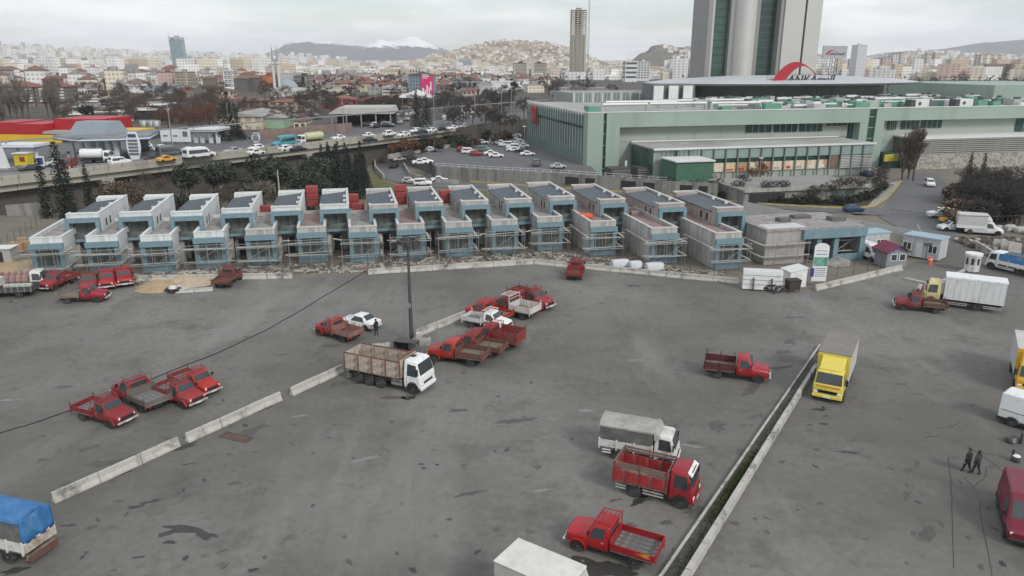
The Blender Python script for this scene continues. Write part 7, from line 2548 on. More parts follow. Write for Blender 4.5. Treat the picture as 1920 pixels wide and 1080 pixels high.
w_ = mk("window", MB().box(2.903, 2.94, .7, 1.8, .95, 1.9), WHITE, gh)
mk("pane", MB().box(2.942, 2.955, .8, 1.7, 1.03, 1.82), GLASS, w_)
q = P(1665, 497)
o = ob("water_tank", MB().lathe_z([(.4, 0), (.42, .1), (.42, 1.0), (.3, 1.15), (.1, 1.2)], 12).mesh("water_tank", [WHITE], 50), None, (q.x - .6, q.y + .2, 0))
tag(o, "small white water tank beside the guard hut wall", "tank")
q = P(1827, 511)
ki = thing("gate_kiosk", "little white octagonal kiosk with narrow windows by the gate kerb", "kiosk", (q.x, q.y + .7, 0), .2)
oc = lambda r, n=8: [(r * math.cos(PI / 8 + 2 * PI * k / n), r * math.sin(PI / 8 + 2 * PI * k / n)) for k in range(n)]
mk("wall", MB().slab(oc(.95), .1, 2.15), WHITE2, ki)
mk("plinth", MB().slab(oc(.9), 0, .1), DARK, ki)
mk("roof", MB().slab(oc(1.08), 2.151, 2.4), WHITE, ki)
for k in range(8):
	a = 2 * PI * k / 8
	mk("window", MB().box(.87, .9, -.17, .17, 1.0, 1.85), GLASS, ki, (0, 0, 0), a)
q = P(1743, 495)
ob_ = thing("traffic_barrel", "orange traffic barrel beside the long cabin", "barrel", (q.x, q.y, 0))
mk("shell", MB().lathe_z([(.32, 0), (.3, .05), (.28, .95), (.24, 1.0)], 12), M("orange_plastic", (.62, .1, .03), .5), ob_, smooth=40)
mk("band", MB().lathe_z([(.292, .6), (.292, .75)], 12), WHITE, ob_)
q = P(1737, 491)
tsn = thing("street_sign", "dark square sign on a thin post before the long cabin", "sign", (q.x, q.y + .3, 0))
mk("post", MB().tube((0, 0, 0), (0, 0, 2.4), .05, .05, 6), DSTEEL, tsn)
mk("plate", MB().box(-.55, .55, -.05, .0, 2.1, 2.55), DSTEEL, tsn)
for k, (a, b) in enumerate((((1731, 548), (1812, 506)), ((1697, 524), (1736, 533)))):
	A, B = P(*a), P(*b)
	t = thing("kerb", ("raised kerb running from the cream lorry to the gate kiosk", "short pale kerb stub near the nose of the cream lorry")[k], "kerb", tuple(A))
	d = B - A
	n = max(1, int(d.length / 2))
	for j in range(n):
		mk("kerb_stone", MB().obox(d * (j / n), d * ((j + 1) / n - .01), .4, 0, .25), BARRIER, t)
# red tricycle nose behind the cream lorry
q = P(1727, 547)
o = thing("scooter", "small red scooter parked at the kerb end beside the cream cab", "scooter", (q.x, q.y, 0), R(200))
for x in (-.5, .5):
	wheel(o, x, 0, .22, .1, 10)
mk("body", MB().loft([[(x, y * w_, .32 + z * w_) for y, z in ((-.2, -.1), (-.2, .25), (0, .38), (.2, .25), (.2, -.1))] for x, w_ in ((.45, .5), (.2, .45), (-.2, 1), (-.6, .9))]), RED, o, smooth=50)
mk("shield", MB().hexa([(.4, -.22, .3), (.46, -.22, .3), (.46, .22, .3), (.4, .22, .3), (.24, -.2, 1.0), (.3, -.2, 1.0), (.3, .2, 1.0), (.24, .2, 1.0)]), WHITE, o)
mk("handlebar", MB().tube((.26, -.3, 1.05), (.26, .3, 1.05), .025), BLACK, o)

# white hoarding behind the low corner building
hp = [PG(u, v) for u, v in ((1392, 402), (1500, 410), (1615, 424), (1712, 443))]
hd_ = thing("hoarding", "long pale sheet metal hoarding behind the low corner building", "hoarding", tuple(hp[0]))
for a, b in zip(hp[:-1], hp[1:]):
	a, b = a - hp[0], b - hp[0]
	n = int((b - a).length / 2.4)
	for k in range(n):
		p, q = a.lerp(b, k / n), a.lerp(b, (k + 1) / n - .008)
		mk("panel", MB().obox(p, q, .06, 0.02, 2.5), M("pale_sheet", (.5, .51, .51), .6, .08, .6, dirt=(.42, .42, .41), dirt_amt=.4), hd_)
		mk("post", MB().obox(p - EY * .08, p - EY * .08 + EX * .08, .08, 0, 2.4), STEEL, hd_)
hq = [P(u, v) for u, v in ((1716, 447), (1722, 462), (1764, 474))]
h2_ = thing("hoarding", "translucent pale hoarding end behind the long cabin", "hoarding", tuple(hq[0]))
for a, b in zip(hq[:-1], hq[1:]):
	a, b = a - hq[0], b - hq[0]
	for k in range(3):
		mk("panel", MB().obox(a.lerp(b, k / 3), a.lerp(b, (k + 1) / 3 - .01), .06, 0.02, 2.3), M("pale_green_sheet", (.4, .45, .45), .5, .08, .6), h2_)

# white boulders and rubble bank by the access road
for k, (u, v, r) in enumerate(((1872, 431, .8), (1893, 433, 1.1), (1912, 436, 1.0), (1930, 440, .9), (1858, 424, .6))):
	q = P(u, v)
	mb = MB()
	br2 = random.Random(k)
	rings = []
	for j, (z, w_) in enumerate(((0, .95), (.35, 1.05), (.75, .9), (1.0, .5))):
		rings.append([(r * w_ * math.cos(2 * PI * i / 8) * br2.uniform(.85, 1.1), r * w_ * .8 * math.sin(2 * PI * i / 8) * br2.uniform(.85, 1.1), z * r * .95) for i in range(8)])
	mb.loft(rings)
	tag(mk("boulder", mb, M("pale_boulder", (.42, .41, .38), .9, .2, 1.5, bump=.4), None, (q.x, q.y, 0)), "pale boulder along the dark hedge of the access road", "boulder", "boulders along the access road")
bk = MB()
br3 = random.Random(17)
for k in range(700):
	p = P(br3.uniform(1788, 1960), br3.uniform(448, 476))
	if p.x < P(1780, 448).x + (P(1850, 478).x - P(1780, 448).x) * max(0, (115 - p.y) / 16) * 0:
		continue
	w_ = br3.uniform(.08, .4)
	z0 = max(0, .6 - abs(p.y - 102.5) * .12)
	bk.hexa([(p.x + dx * w_ * br3.uniform(.6, 1.2), p.y + dy * w_ * br3.uniform(.6, 1.2), dz * (w_ * br3.uniform(.7, 1.5) + z0)) for dz in (0, 1) for dx, dy in ((-1, -1), (1, -1), (1, 1), (-1, 1))], br3.choice((0, 1, 1, 1)))
tag(mk("rubble_bank", bk, [M("rubble_grey", (.3, .285, .26)), M("soil_clods", (.1, .085, .068), .95, .3, 2)]), "bank of dark soil and broken stone beside the access road", "rubble", kind="stuff")
for k, (u, v) in enumerate(((1885, 480), (1900, 483), (1915, 487))):
	q = P(u, v)
	o = ob("wall_slab", vmesh("tilted_slab", lambda: MB().hexa([(-.8, 0, 0), (.8, 0, 0), (.8, .15, 0), (-.8, .15, 0), (-.8, .5, 1.9), (.8, .5, 1.9), (.8, .65, 1.9), (-.8, .65, 1.9)])), None, (q.x, q.y + 1.5, 0), R(-25 + 6 * k), CONC)
	tag(o, "pale concrete slab leaning behind the blue boarded lorry", "slab", "slabs leaning behind the blue boarded lorry")
A, B = P(1825, 462), P(1858, 482)
d = B - A
t = thing("low_wall", "tilted concrete wall piece between the soil bank and the blue boarded lorry", "wall", tuple(A))
mk("wall_panel", MB().obox(Vector((0, 0, 0)), d, .3, 0, .9), CONC, t)
mk("coping", MB().obox(Vector((0, 0, 0)), d, .38, .902, 1.0), BARRIER, t)
# brick pallets by the first house
for k, (u, v) in enumerate(((28, 472), (38, 473), (50, 470), (44, 463))):
	q = P(u, v)
	t = thing("brick_pallet", "pallet of tan bricks by the wire fence beside the first house", "bricks", (q.x, q.y, 0), .2 * k, "pallets of tan bricks")
	for j in range(3):
		mk("brick_layer", MB().box(-.55, .55, -.5, .5, .15 + j * .42, .55 + j * .42), M("tan_brick", (.34, .22, .13), .9, .25, 6), t)
	mk("pallet", MB().box(-.6, .6, -.55, .55, 0, .14), WOOD, t)
q = P(14, 493)
o = thing("mixer_shed", "small grey sheeted store with a black opening beside the tan sand", "shed", (q.x - 1, q.y, 0), .15)
mk("wall", MB().box(-1.5, 1.5, 0, 2, 0, 1.9), M("grey_sheet", (.34, .34, .33), .8, .15, 1), o)
mk("opening", MB().box(-.3, .5, -.03, -.003, .1, 1.5), BLACK, o)  # black sheet on the wall, standing in for the shaded inside
mk("cover", MB().box(-1.7, 1.7, -.2, 2.2, 1.902, 2.0), WPAN, o)


# ================================================================ FLYOVER, PETROL STATIONS, SHEDS
fo = HW(-30, 0)
fl_ = thing("flyover", "long concrete flyover edge with parapet, beam and piers beside the lower road", "flyover", (fo.x, fo.y, 0), math.atan2(HWD.y, HWD.x))
BEAM = M("flyover_beam", (.38, .36, .31), .9, .12, .3, dirt=(.2, .185, .165), dirt_amt=.45, dirt_scale=.15, streak=True)
for k in range(17):
	x0 = -120 + k * 17
	mk("deck_slab", MB().box(x0, x0 + 16.9, -.4, 3.3, PZ - 1.0, PZ + .02), BEAM, fl_)
	mk("edge_beam", MB().box(x0, x0 + 16.9, .6, 2.2, PZ - 2.3, PZ - 1.003), BEAM, fl_)
	mk("parapet", MB().box(x0, x0 + 16.9, -.45, -.1, PZ + .03, PZ + .75), BEAM, fl_)
	mk("guard_rail", MB().box(x0, x0 + 16.9, 2.85, 3.0, PZ + .45, PZ + .7), STEEL, fl_)
	for j in range(6):
		mk("parapet_joint", MB().box(x0 + j * 2.8, x0 + j * 2.8 + .25, -.5, -.46, PZ + .1, PZ + .6), CONCD, fl_)
pier = MB().box(-1.2, 1.2, .3, 3.2, PZ - 3.2, PZ - 2.303).box(-.8, .8, .9, 2.6, -3.1, PZ - 3.2).mesh("pier", [CONC])
for k in range(9):
	ob("pier", pier, fl_, (-112 + k * 27, 0, 0))
md2 = thing("median_barrier", "grey steel median rail dividing the highway", "barrier", tuple(HW(-30, 0)), math.atan2(HWD.y, HWD.x))
for k in range(22):
	x0 = -60 + k * 14
	mk("rail", MB().box(x0, x0 + 13.9, 14.3, 14.5, PZ + .35, PZ + .7), STEEL, md2)
	mk("post", MB().box(x0, x0 + .2, 14.35, 14.45, PZ, PZ + .4), STEEL, md2)

# -- petrol station one
STW = M("station_white", (.64, .66, .68), .5, .06, .5)
STB = M("station_navy", (.04, .06, .16), .5)
STG = M("station_roof", (.2, .225, .25), .6, .12, .2)


def pz(u, v, Y):
	return PY(u, v, Y)


gs = pz(160, 297, 172)
gas = thing("petrol_station", "wide grey petrol station canopy with white and navy edge and a raised roof light", "petrol station", (gs.x, 172, PZ), R(-8))
cw0, cw1 = pz(74, 270, 165).x - gs.x, pz(245, 268, 172).x - gs.x
ch = 4.6
mk("canopy", MB().slab([(cw0, -2), (cw0 + 9, -6.5), (cw1, -3), (cw1 + 5, 1), (cw1, 12), (cw0 + 3, 10)], ch, ch + .5), STG, gas)
mk("canopy_edge", MB().slab([(cw0 - .1, -2.1), (cw0 + 9, -6.7), (cw1 + .1, -3.15), (cw1 + 5.2, 1), (cw1, 12.1), (cw0 + 3, 10.1)], ch - .25, ch - .003), STW, gas)
mk("canopy_stripe", MB().slab([(cw0 - .12, -2.12), (cw0 + 9, -6.75), (cw1 + .12, -3.2), (cw1 + 5.25, 1), (cw1, 12.12), (cw0 + 3, 10.12)], ch - .5, ch - .253), STB, gas)
mk("roof_light", MB().hexa([(-3.5, 0, ch + .5), (5.5, 0, ch + .5), (5.5, 9, ch + .5), (-3.5, 9, ch + .5), (-5.5, 6, ch + 2.9), (3.0, 6, ch + 2.9), (3.0, 10, ch + 2.9), (-5.5, 10, ch + 2.9)]), M("roof_light_glass", (.19, .225, .255), .4), gas)
for x in (cw0 + 6, cw0 + 10, -2, 2.5, 7, cw1 - 2):
	for y in (-1, 6):
		c_ = mk("column", MB().box(x - .35, x + .35, y - .35, y + .35, 0, ch - .5), STW, gas)
	pmp = mk("pump", MB().box(x - 1.3, x - .6, -1.4, -.6, .15, 1.7), STW, gas)
	mk("pump_panel", MB().box(x - 1.2, x - .7, -1.45, -1.4, .9, 1.5), BLACK, pmp)
	mk("island", MB().box(x - 1.8, x + 1.2, -1.8, 0, 0, .15), CONC, gas)
mk("shop", MB().box(cw0 + 12, cw1 - 4, 9, 14, 0, 3.6), GLASS, gas)
# red and yellow store behind
rs = pz(90, 285, 204)
st_ = thing("store_building", "dark store building with huge red roof boxes and a yellow fascia band", "building", (rs.x, 204, PZ), R(-7))


def sx_(u, Y=204):
	return pz(u, 260, Y).x - rs.x


def szz(v, Y=204, u=90):
	return pz(u, v, Y).z - PZ


mk("wall", MB().box(sx_(-40), sx_(132), 0, 24, 0, szz(264)), M("store_dark", (.05, .057, .068), .6, .15, .3), st_)
mk("yellow_band", MB().box(sx_(-40), sx_(118), -.3, .3, szz(268), szz(253)), M("store_yellow", (.66, .42, .02), .5, .08, .3), st_)
mk("yellow_band", MB().box(sx_(192), sx_(246), 6, 14, szz(262), szz(246)), M("store_yellow", (.66, .42, .02)), st_)
mk("side_wing", MB().box(sx_(132), sx_(246), 6.4, 24, 0, szz(258)), M("store_dark", (.05, .057, .068)), st_)
SR = M("store_red", (.38, .012, .018), .5, .1, .3)
mk("red_box", MB().box(sx_(14), sx_(73), 2, 14, szz(256), szz(234)), SR, st_)
mk("red_box", MB().box(sx_(-40), sx_(13), 2.5, 14, szz(256), szz(232)), SR, st_)
mk("red_box", MB().box(sx_(75), sx_(172), 6, 20, szz(250), szz(226)), SR, st_)
mk("grey_roof", MB().box(sx_(76), sx_(128), 1, 6, szz(252), szz(247)), M("store_grey", (.34, .33, .31), .7), st_)
for u in (199, 216, 226):
	mk("roof_tank", MB().lathe_z([(1.2, szz(246)), (1.2, szz(236)), (.9, szz(234))], 12, sx_(u) + 1, 18), STEEL, st_, smooth=50)
# totems
for (u, v0, v1, Y, w_, lb) in ((254, 297, 247, 168, 1.5, "curved white price totem with navy panels at the grey station"), (482, 280, 249, 205, 1.1, "slender white oval price totem beside the smaller station")):
	p = pz(u, v0, Y)
	h_ = pz(u, v1, Y).z - PZ
	t = thing("price_totem", lb, "totem", (p.x, Y, PZ))
	out = [(-w_ * (.55 + .45 * math.sin(PI * k / 10)), h_ * k / 10) for k in range(11)] + [(w_ * (.55 + .45 * math.sin(PI * k / 10)), h_ * k / 10) for k in range(10, -1, -1)]
	mk("board", MB().prism(out, -.25, .25), STW, t)
	for k in range(5):
		z = h_ * (.16 + .12 * k)
		mk("price_panel", MB().box(-w_ * .72, w_ * .72, -.31, -.252, z, z + h_ * .085), M("price_grey", (.12, .14, .17), .5), t)
	mk("logo_panel", MB().box(-w_ * .6, w_ * .6, -.31, -.252, h_ * .8, h_ * .92), STB, t)
# left edge station bits
p = pz(8, 325, 152)
t = thing("white_pylon", "tall leaning white pylon at the roadside beside the yellow kiosk", "pylon", (p.x, 152, PZ))
mk("shaft", MB().hexa([(-.8, -.5, 0), (1.2, -.5, 0), (1.2, .5, 0), (-.8, .5, 0), (-1.6, -.4, 9.5), (-.6, -.4, 9.5), (-.6, .4, 9.5), (-1.6, .4, 9.5)]), STW, t)
mk("footing", MB().box(-1.3, 1.8, -.9, .9, -.001, .3), CONC, t)
p = pz(42, 318, 158)
t = thing("yellow_kiosk", "small bright yellow kiosk by the roadside", "kiosk", (p.x, 158, PZ))
mk("wall", MB().box(-1.4, 1.4, 0, 2.2, 0, 2.4), M("kiosk_yellow", (.6, .48, .03), .5), t)
mk("hatch", MB().box(-.2, .9, -.05, -.003, .8, 1.8), M("kiosk_red", (.25, .03, .02), .6), t)
mk("roof", MB().box(-1.55, 1.55, -.3, 2.3, 2.402, 2.6), STW, t)
p = pz(20, 312, 164)
t = thing("station_canopy", "small white station canopy behind the yellow kiosk", "canopy", (p.x, 164, PZ))
mk("roof", MB().box(-6, 7, -2, 4, 3.3, 3.9), STW, t)
mk("stripe", MB().box(-6.05, 7.05, -2.05, 4, 3.1, 3.297), STB, t)
for x in (-5, -1.5, 2, 6):
	mk("column", MB().box(x - .25, x + .25, 0, .5, 0, 3.1), STW, t)
p = pz(78, 316, 155)
t = thing("road_sign", "white framed blue information sign beside the forecourt", "sign", (p.x, 155, PZ))
mk("plate", MB().box(-.85, .85, -.06, .06, .3, 2.3), STW, t)
mk("face", MB().box(-.6, .6, -.09, -.062, .6, 2.0), M("sign_blue", (.03, .05, .2)), t)
mk("leg", MB().box(-.5, -.35, -.05, .05, 0, .3), STEEL, t)
mk("leg", MB().box(.35, .5, -.05, .05, 0, .3), STEEL, t)
# billboards and the second station
p = pz(332, 282, 200)
t = thing("billboard", "row of three white poster boards beside the smaller petrol station", "billboard", (p.x, 200, PZ), R(-6))
for k in range(3):
	b_ = mk("board", MB().box(-4 + k * 2.75, -1.3 + k * 2.75, -.15, .15, .7, 3.9), STW, t)
	mk("poster", MB().box(-3.3 + k * 2.75, -2.0 + k * 2.75, -.18, -.152, 2.0, 2.4 + (k == 2) * 1.0), M("poster_blue", (.1, .17, .28) if k == 2 else (.12, .14, .13), .5), b_)
	mk("leg", MB().box(-3 + k * 2.75, -2.8 + k * 2.75, -.05, .1, 0, .7), DSTEEL, t)
p = pz(388, 282, 203)
t = thing("petrol_station", "small white petrol station canopy on slim columns", "petrol station", (p.x, 203, PZ), R(-6))
mk("canopy", MB().box(-3.6, 4.2, -2, 6, 3.2, 4.0), STW, t)
mk("canopy_stripe", MB().box(-3.62, 4.22, -2.02, 6, 3.35, 3.6), M("stripe_grey", (.2, .22, .27), .5), t)
for x in (-3, -1.2, 1.2, 3.2):
	c_ = mk("column", MB().box(x - .2, x + .2, -.2, .2, 0, 3.2), STW, t)
	mk("pump", MB().box(x + .3, x + .8, -.3, .3, 0, 1.6), STW, t)

# -- sheds, low halls and canopies between the highway and the city
for (nm, u0, u1, vt, vb, wl_, rf_, rt, dp, lb, nx_2) in (
	("shed", 402, 488, 211, 243, 'sand', 'grey', 'gable', 26, "long grey brown shed with a low pitched roof behind the big fir", 0),
	("shed", 490, 531, 215, 241, 'grey', 'grey', 'gable', 16, "pale green gabled shed beside the long grey brown shed", 0),
	("house", 548, 573, 226, 247, 'cream', 'brown', 'flat', 9, "small tan house with one dark window near the blue awning", 2),
	("hall", 600, 662, 181, 205, 'pink', 'red', 'gable', 18, "red roofed hall with a crimson wall, end of the red roofed row", 4),
	("hall", 663, 712, 183, 205, 'brown', 'red', 'gable', 16, "red roofed hall in the middle of the red roofed row", 3),
	("hall", 706, 762, 178, 200, 'brown', 'red', 'gable', 16, "dark red roofed hall next to the white tent", 3),
	("hall", 403, 440, 182, 205, 'grey', 'red', 'hip', 14, "grey hall with white framed windows and red roof near the minarets", 5),
	("hall", 440, 500, 184, 208, 'brown', 'red', 'hip', 14, "brown hall with dark red roof beside the grey hall", 5),
	("hall", 500, 570, 186, 210, 'sand', 'red', 'hip', 16, "tan walled hall with wide red roof before the minarets", 4),
	("house", 740, 775, 199, 215, 'white', 'brown', 'hip', 10, "white cottage with brown roof among bare trees", 3),
	("house", 855, 892, 198, 213, 'white', 'red', 'hip', 12, "white and pink house with red roof before the dark trees", 4),
	("house", 890, 918, 198, 213, 'pink', 'red', 'hip', 12, "brick pink house with red roof touching the white one", 3),
	("shed", 828, 884, 218, 224, 'cream', 'white', 'flat', 8, "long low shed with a cream roof edge above the highway", 0),
	("house", 920, 932, 216, 226, 'white', 'grey', 'flat', 6, "small white block house beside the slip road", 1),
	("house", 145, 168, 165, 186, 'white', 'grey', 'flat', 9, "small white house with square dark windows near the brown apartment row", 4),
	("house", 183, 212, 168, 186, 'sand', 'brown', 'hip', 10, "orange tan house with shuttered front near the small white house", 3),
	("house", 92, 120, 185, 198, 'white', 'grey', 'flat', 8, "low white annex below the brown apartment balconies", 3),
	("house", 118, 145, 160, 178, 'brown', 'red', 'hip', 9, "house with a crimson roof beside the brown apartment row", 2),
	("house", 325, 350, 170, 184, 'pink', 'red', 'flat', 9, "brick red house below the cream tower block", 3),
	("house", 400, 430, 166, 184, 'sand', 'brown', 'hip', 12, "rounded tan hall with a brown roof left of the dark apartment blocks", 2),
	("hall", 846, 905, 150, 172, 'grey', 'dark', 'flat', 18, "grey blue office hall with a curved dark roof behind the pink banner block", 6),
	("hall", 812, 850, 155, 175, 'brown', 'red', 'hip', 14, "dark brown hall beside the pink banner block", 4),
	("hall", 866, 900, 165, 182, 'pink', 'red', 'hip', 12, "dark pink hall with white flags before the grey blue office hall", 4),
	("hall", 1000, 1032, 148, 160, 'cream', 'red', 'flat', 18, "long cream hall below the twin hotel blocks", 0),
	("hall", 1032, 1140, 165, 176, 'grey', 'grey', 'flat', 18, "long low grey hall behind the finned corner of the mall", 0),
):
	Y_ = P((u0 + u1) / 2, vb, PZ).y
	wm = None
	if 'green gabled' in lb:
		wm = M("green_gable_wall", (.27, .4, .27), .8, .1, .3)
	if 'crimson wall' in lb:
		wm = M("crimson_wall", (.3, .03, .05), .7, .15, .3)
	block(nm, lb, nm, u0, u1, vt, Y_, wl_, rf_, rt, dp, .04, max(1, nx_2), 1 if vb - vt < 24 else 2, 'grid' if nx_2 else None, wallmat=wm, z0=.2)
# open canopy hall
p = PY(680, 222, P(680, 236, PZ).y)
Yc = P(680, 236, PZ).y
t = thing("market_canopy", "long pale grey open canopy roof over dark parking beside the highway", "canopy", (p.x, Yc, PZ), .05)
cwid = (PY(742, 220, Yc).x - PY(622, 220, Yc).x) / 2
mk("roof", MB().prism([(-cwid, 4.2), (cwid, 4.2), (cwid * .93, 6.2), (-cwid * .7, 6.2)], -4, 14), M("canopy_sheet", (.42, .41, .39), .7, .08, .3), t)
for x in (-cwid * .9, -cwid * .45, 0, cwid * .45, cwid * .9):
	mk("column", MB().box(x - .2, x + .2, -3.6, -3.2, 0, 4.197), STEEL, t)
mk("dark_wall", MB().box(-cwid * .95, cwid * .95, 10, 11, 0, 4.19), DARK, t)
# white tent
p = PY(783, 195, P(783, 200, PZ).y)
Yt = P(783, 200, PZ).y
t = thing("tent_roof", "white peaked tent roof standing among the trees", "tent", (p.x, Yt, PZ))
mk("roof", MB().lathe_z([(9.5, 4.5), (7.5, 5.6), (3, 6.8), (.3, 8.0)], 10), M("tent_white", (.6, .6, .57), .7, .08, .3), t)
for k in range(5):
	a = PI + k * PI / 4
	mk("pole", MB().tube((9 * math.cos(a), 9 * math.sin(a), 0), (9 * math.cos(a), 9 * math.sin(a), 4.6), .15, .15, 5), STEEL, t)
# scrap yard of market roofs, far left centre
mr = random.Random(41)
for k in range(34):
	u, v = mr.uniform(150, 345), mr.uniform(196, 232)
	p = P(u, v, PZ)
	w_, d_, h_ = mr.uniform(4, 10), mr.uniform(3, 6), mr.uniform(2.2, 3.4)
	t = thing("market_stall", "low market shelter with a pale sheet roof in the yard behind the red roof boxes", "stall", (p.x, p.y, PZ), mr.uniform(-.2, .2), "market shelters in the yard")
	mk("roof", MB().hexa([(-w_ / 2, -d_ / 2, h_), (w_ / 2, -d_ / 2, h_), (w_ / 2, d_ / 2, h_ + .5), (-w_ / 2, d_ / 2, h_ + .5), (-w_ / 2, -d_ / 2, h_ + .12), (w_ / 2, -d_ / 2, h_ + .12), (w_ / 2, d_ / 2, h_ + .62), (-w_ / 2, d_ / 2, h_ + .62)]), mr.choice((ROOFS['white'], ROOFS['white'], ROOFS['grey'], ROOFS['dark'])), t)
	mk("wall", MB().box(-w_ / 2 + .2, w_ / 2 - .2, -d_ / 2 + .6, d_ / 2 - .1, 0, h_ - .003), mr.choice((DARK, WALLS['brown'], WALLS['grey'])), t)
# pinkish wall and dark mound along the highway's far side
A, B = P(485, 262, PZ), P(660, 246, PZ)
t = thing("boundary_wall", "pinkish earth bank wall along the far side of the highway", "wall", tuple(A))
for k in range(10):
	d = (B - A)
	mk("wall_panel", MB().obox(d * (k / 10), d * ((k + 1) / 10 - .002), .5, 0, 2.6), M("pink_bank", (.22, .16, .14), .95, .2, .3), t)
# street lamps on the highway
for k, (s_, w_, h_) in enumerate(((8, 28, 12), (44, 14.4, 11), (70, 28, 11), (100, 14.4, 11), (128, 2.5, 11), (150, 2.5, 10), (166, 2.5, 10), (190, 14.4, 10))):
	p = HW(s_, w_)
	t = thing("street_lamp", "slim grey highway lamp with one curved arm", "street lamp", (p.x, p.y, PZ), group="highway street lamps")
	mk("post", MB().lathe_z([(.16, 0), (.08, h_)], 8), STEEL, t)
	mk("arm", MB().path([(0, 0, h_), (.6, 0, h_ + .5), (1.6, 0, h_ + .6)], .05, 5), STEEL, t)
	mk("lantern", MB().box(1.5, 2.2, -.12, .12, h_ + .5, h_ + .68), WPAN, t)
for (u, v, h_, lb) in ((1012, 262, 9, "grey lamp post at the edge of the mall car park beside the flag side"), (983, 290, 8, "grey lamp post on the hedge bank above the ramp"), (1422, 352, 7, "grey lamp post before the lit shops")):
	p = P(u, v, 0 if u < 1400 else -3)
	t = thing("street_lamp", lb, "street lamp", tuple(p))
	mk("post", MB().lathe_z([(.12, 0), (.07, h_)], 8), STEEL, t)
	mk("lantern", MB().box(-.5, .5, -.15, .15, h_, h_ + .2), WPAN, t)
# power lines
for k, (a, b, lb) in enumerate((((1668, 392, 8.5), (2000, 398, 8.6), "thin power line sagging over the dark trees by the access road"), ((523, 350, 6.5), (735, 352, 6.2), "thin overhead wire above the grass behind the houses"))):
	A, B = P(a[0], a[1], a[2]), P(b[0], b[1], b[2])
	pts = [A.lerp(B, j / 12) - Vector((0, 0, .7 * math.sin(PI * j / 12))) for j in range(13)]
	tag(mk("power_line", MB().path(pts, .035, 4), DSTEEL), lb, "wire")
p = P(523, 351, 6.5)
t = thing("utility_pole", "pale utility pole standing behind the fifth house", "pole", (p.x, p.y, gz(p.y)))
mk("shaft", MB().lathe_z([(.16, 0), (.1, 9.2)], 8), CONC, t)
mk("crossarm", MB().box(-.8, .8, -.06, .06, 8.6, 8.75), DSTEEL, t)
# road under the flyover: retaining wall and parked cars
A, B = P(15, 412, -1), P(100, 404, -1)
t = thing("compound_wall", "pale stained wall at the roadside beyond the first house", "wall", tuple(A))
d = B - A
for k in range(5):
	mk("wall_panel", MB().obox(d * (k / 5), d * ((k + 1) / 5 - .003), .3, -.2, 2.6), CONCD, t)
	mk("fence_post", MB().tube(d * (k / 5) + Vector((0, 0, 2.6)), d * (k / 5) + Vector((0, 0, 4.4)), .05, .05, 4), DSTEEL, t)

# ---------------------------------------------------------------- traffic
cr = random.Random(4)
PAINT = {'white': WHITE, 'black': BLACKCAR, 'silver': SILVER, 'grey': GREYCAR, 'red': RED, 'green grey': GREENCAR, 'blue': BLUECAR, 'orange': TAXI}
hw_ang = math.atan2(HWD.y, HWD.x)
for k, (u, v, kd, cl_, rev) in enumerate(((225, 309, 'suv', 'white', 0), (292, 303, 'sedan', 'black', 0), (312, 303, 'sedan', 'orange', 0), (60, 322, 'sedan', 'black', 0), (102, 311, 'hatch', 'silver', 1), (437, 287, 'sedan', 'silver', 1), (480, 282, 'hatch', 'white', 1), (480, 290, 'sedan', 'white', 0), (537, 283, 'hatch', 'white', 0), (560, 284, 'sedan', 'black', 0), (352, 287, 'sedan', 'white', 1), (300, 282, 'sedan', 'white', 1), (634, 262, 'sedan', 'white', 1), (692, 258, 'hatch', 'white', 0), (694, 266, 'sedan', 'black', 0), (730, 255, 'suv', 'white', 0), (756, 256, 'sedan', 'white', 1), (778, 249, 'hatch', 'white', 1), (790, 251, 'sedan', 'black', 1), (808, 248, 'sedan', 'white', 1), (826, 246, 'hatch', 'black', 1), (848, 243, 'sedan', 'white', 1), (868, 240, 'hatch', 'silver', 1), (795, 259, 'sedan', 'black', 0), (270, 279, 'hatch', 'white', 1), (255, 283, 'sedan', 'white', 1))):
	p = P(u, v, PZ + .04)
	nm_ = {'suv': 'tall', 'sedan': 'saloon', 'hatch': 'hatchback'}[kd]
	car(kd, "%s %s car on the highway, heading %s the flyover" % (cl_, nm_, "away from" if rev else "along"), (p.x, p.y), hw_ang + (PI if rev else 0), PAINT[cl_], "cars on the highway", z=PZ + .04, full=False)
# lorries and buses
p = P(375, 297, PZ)
van("white minibus with a long dark window band on the flyover", (p.x, p.y), hw_ang, WHITE, z=PZ + .04, sc=(1.4, 1.1, 1.05), glazed=True, cat="minibus")
p = P(533, 275, PZ)
van("teal and white minibus on the highway before the tanker lorry", (p.x, p.y), hw_ang + PI, TEAL, z=PZ + .04, sc=(1.25, 1.05, 1.15), glazed=True, cat="minibus")
p = P(320, 293, PZ)
van("dark minibus with pale roof edge on the highway by the poster boards", (p.x, p.y), hw_ang, GREYCAR, z=PZ + .04, sc=(1.2, 1, 1), glazed=True, cat="minibus")


def tanker(label, u, v, hd, cab, tank, L=5.0, z=PZ + .04):
	p = P(u, v, z)
	t = lorry_base("tanker_lorry", label, (p.x, p.y), hd, 1.0, (L * .42, -L * .3, -L * .48), 1.15, .45, -L * .7, L * .5)
	t.location.z = z
	cabover(t, cab, L * .42, (1.05, 1.12, 1.15))
	tk = mk("tank", MB().lathe_z([(.3, -L * .72), (.95, -L * .68), (1.05, -L * .6), (1.05, L * .12), (.95, L * .18), (.3, L * .22)], 12), tank, t, (0, 0, 2.0), smooth=50)
	tk.rotation_euler = (0, PI / 2, 0)
	mk("hatch", MB().box(-L * .4, L * .1, -.3, .3, 3.03, 3.15), STEEL, t)
	return t


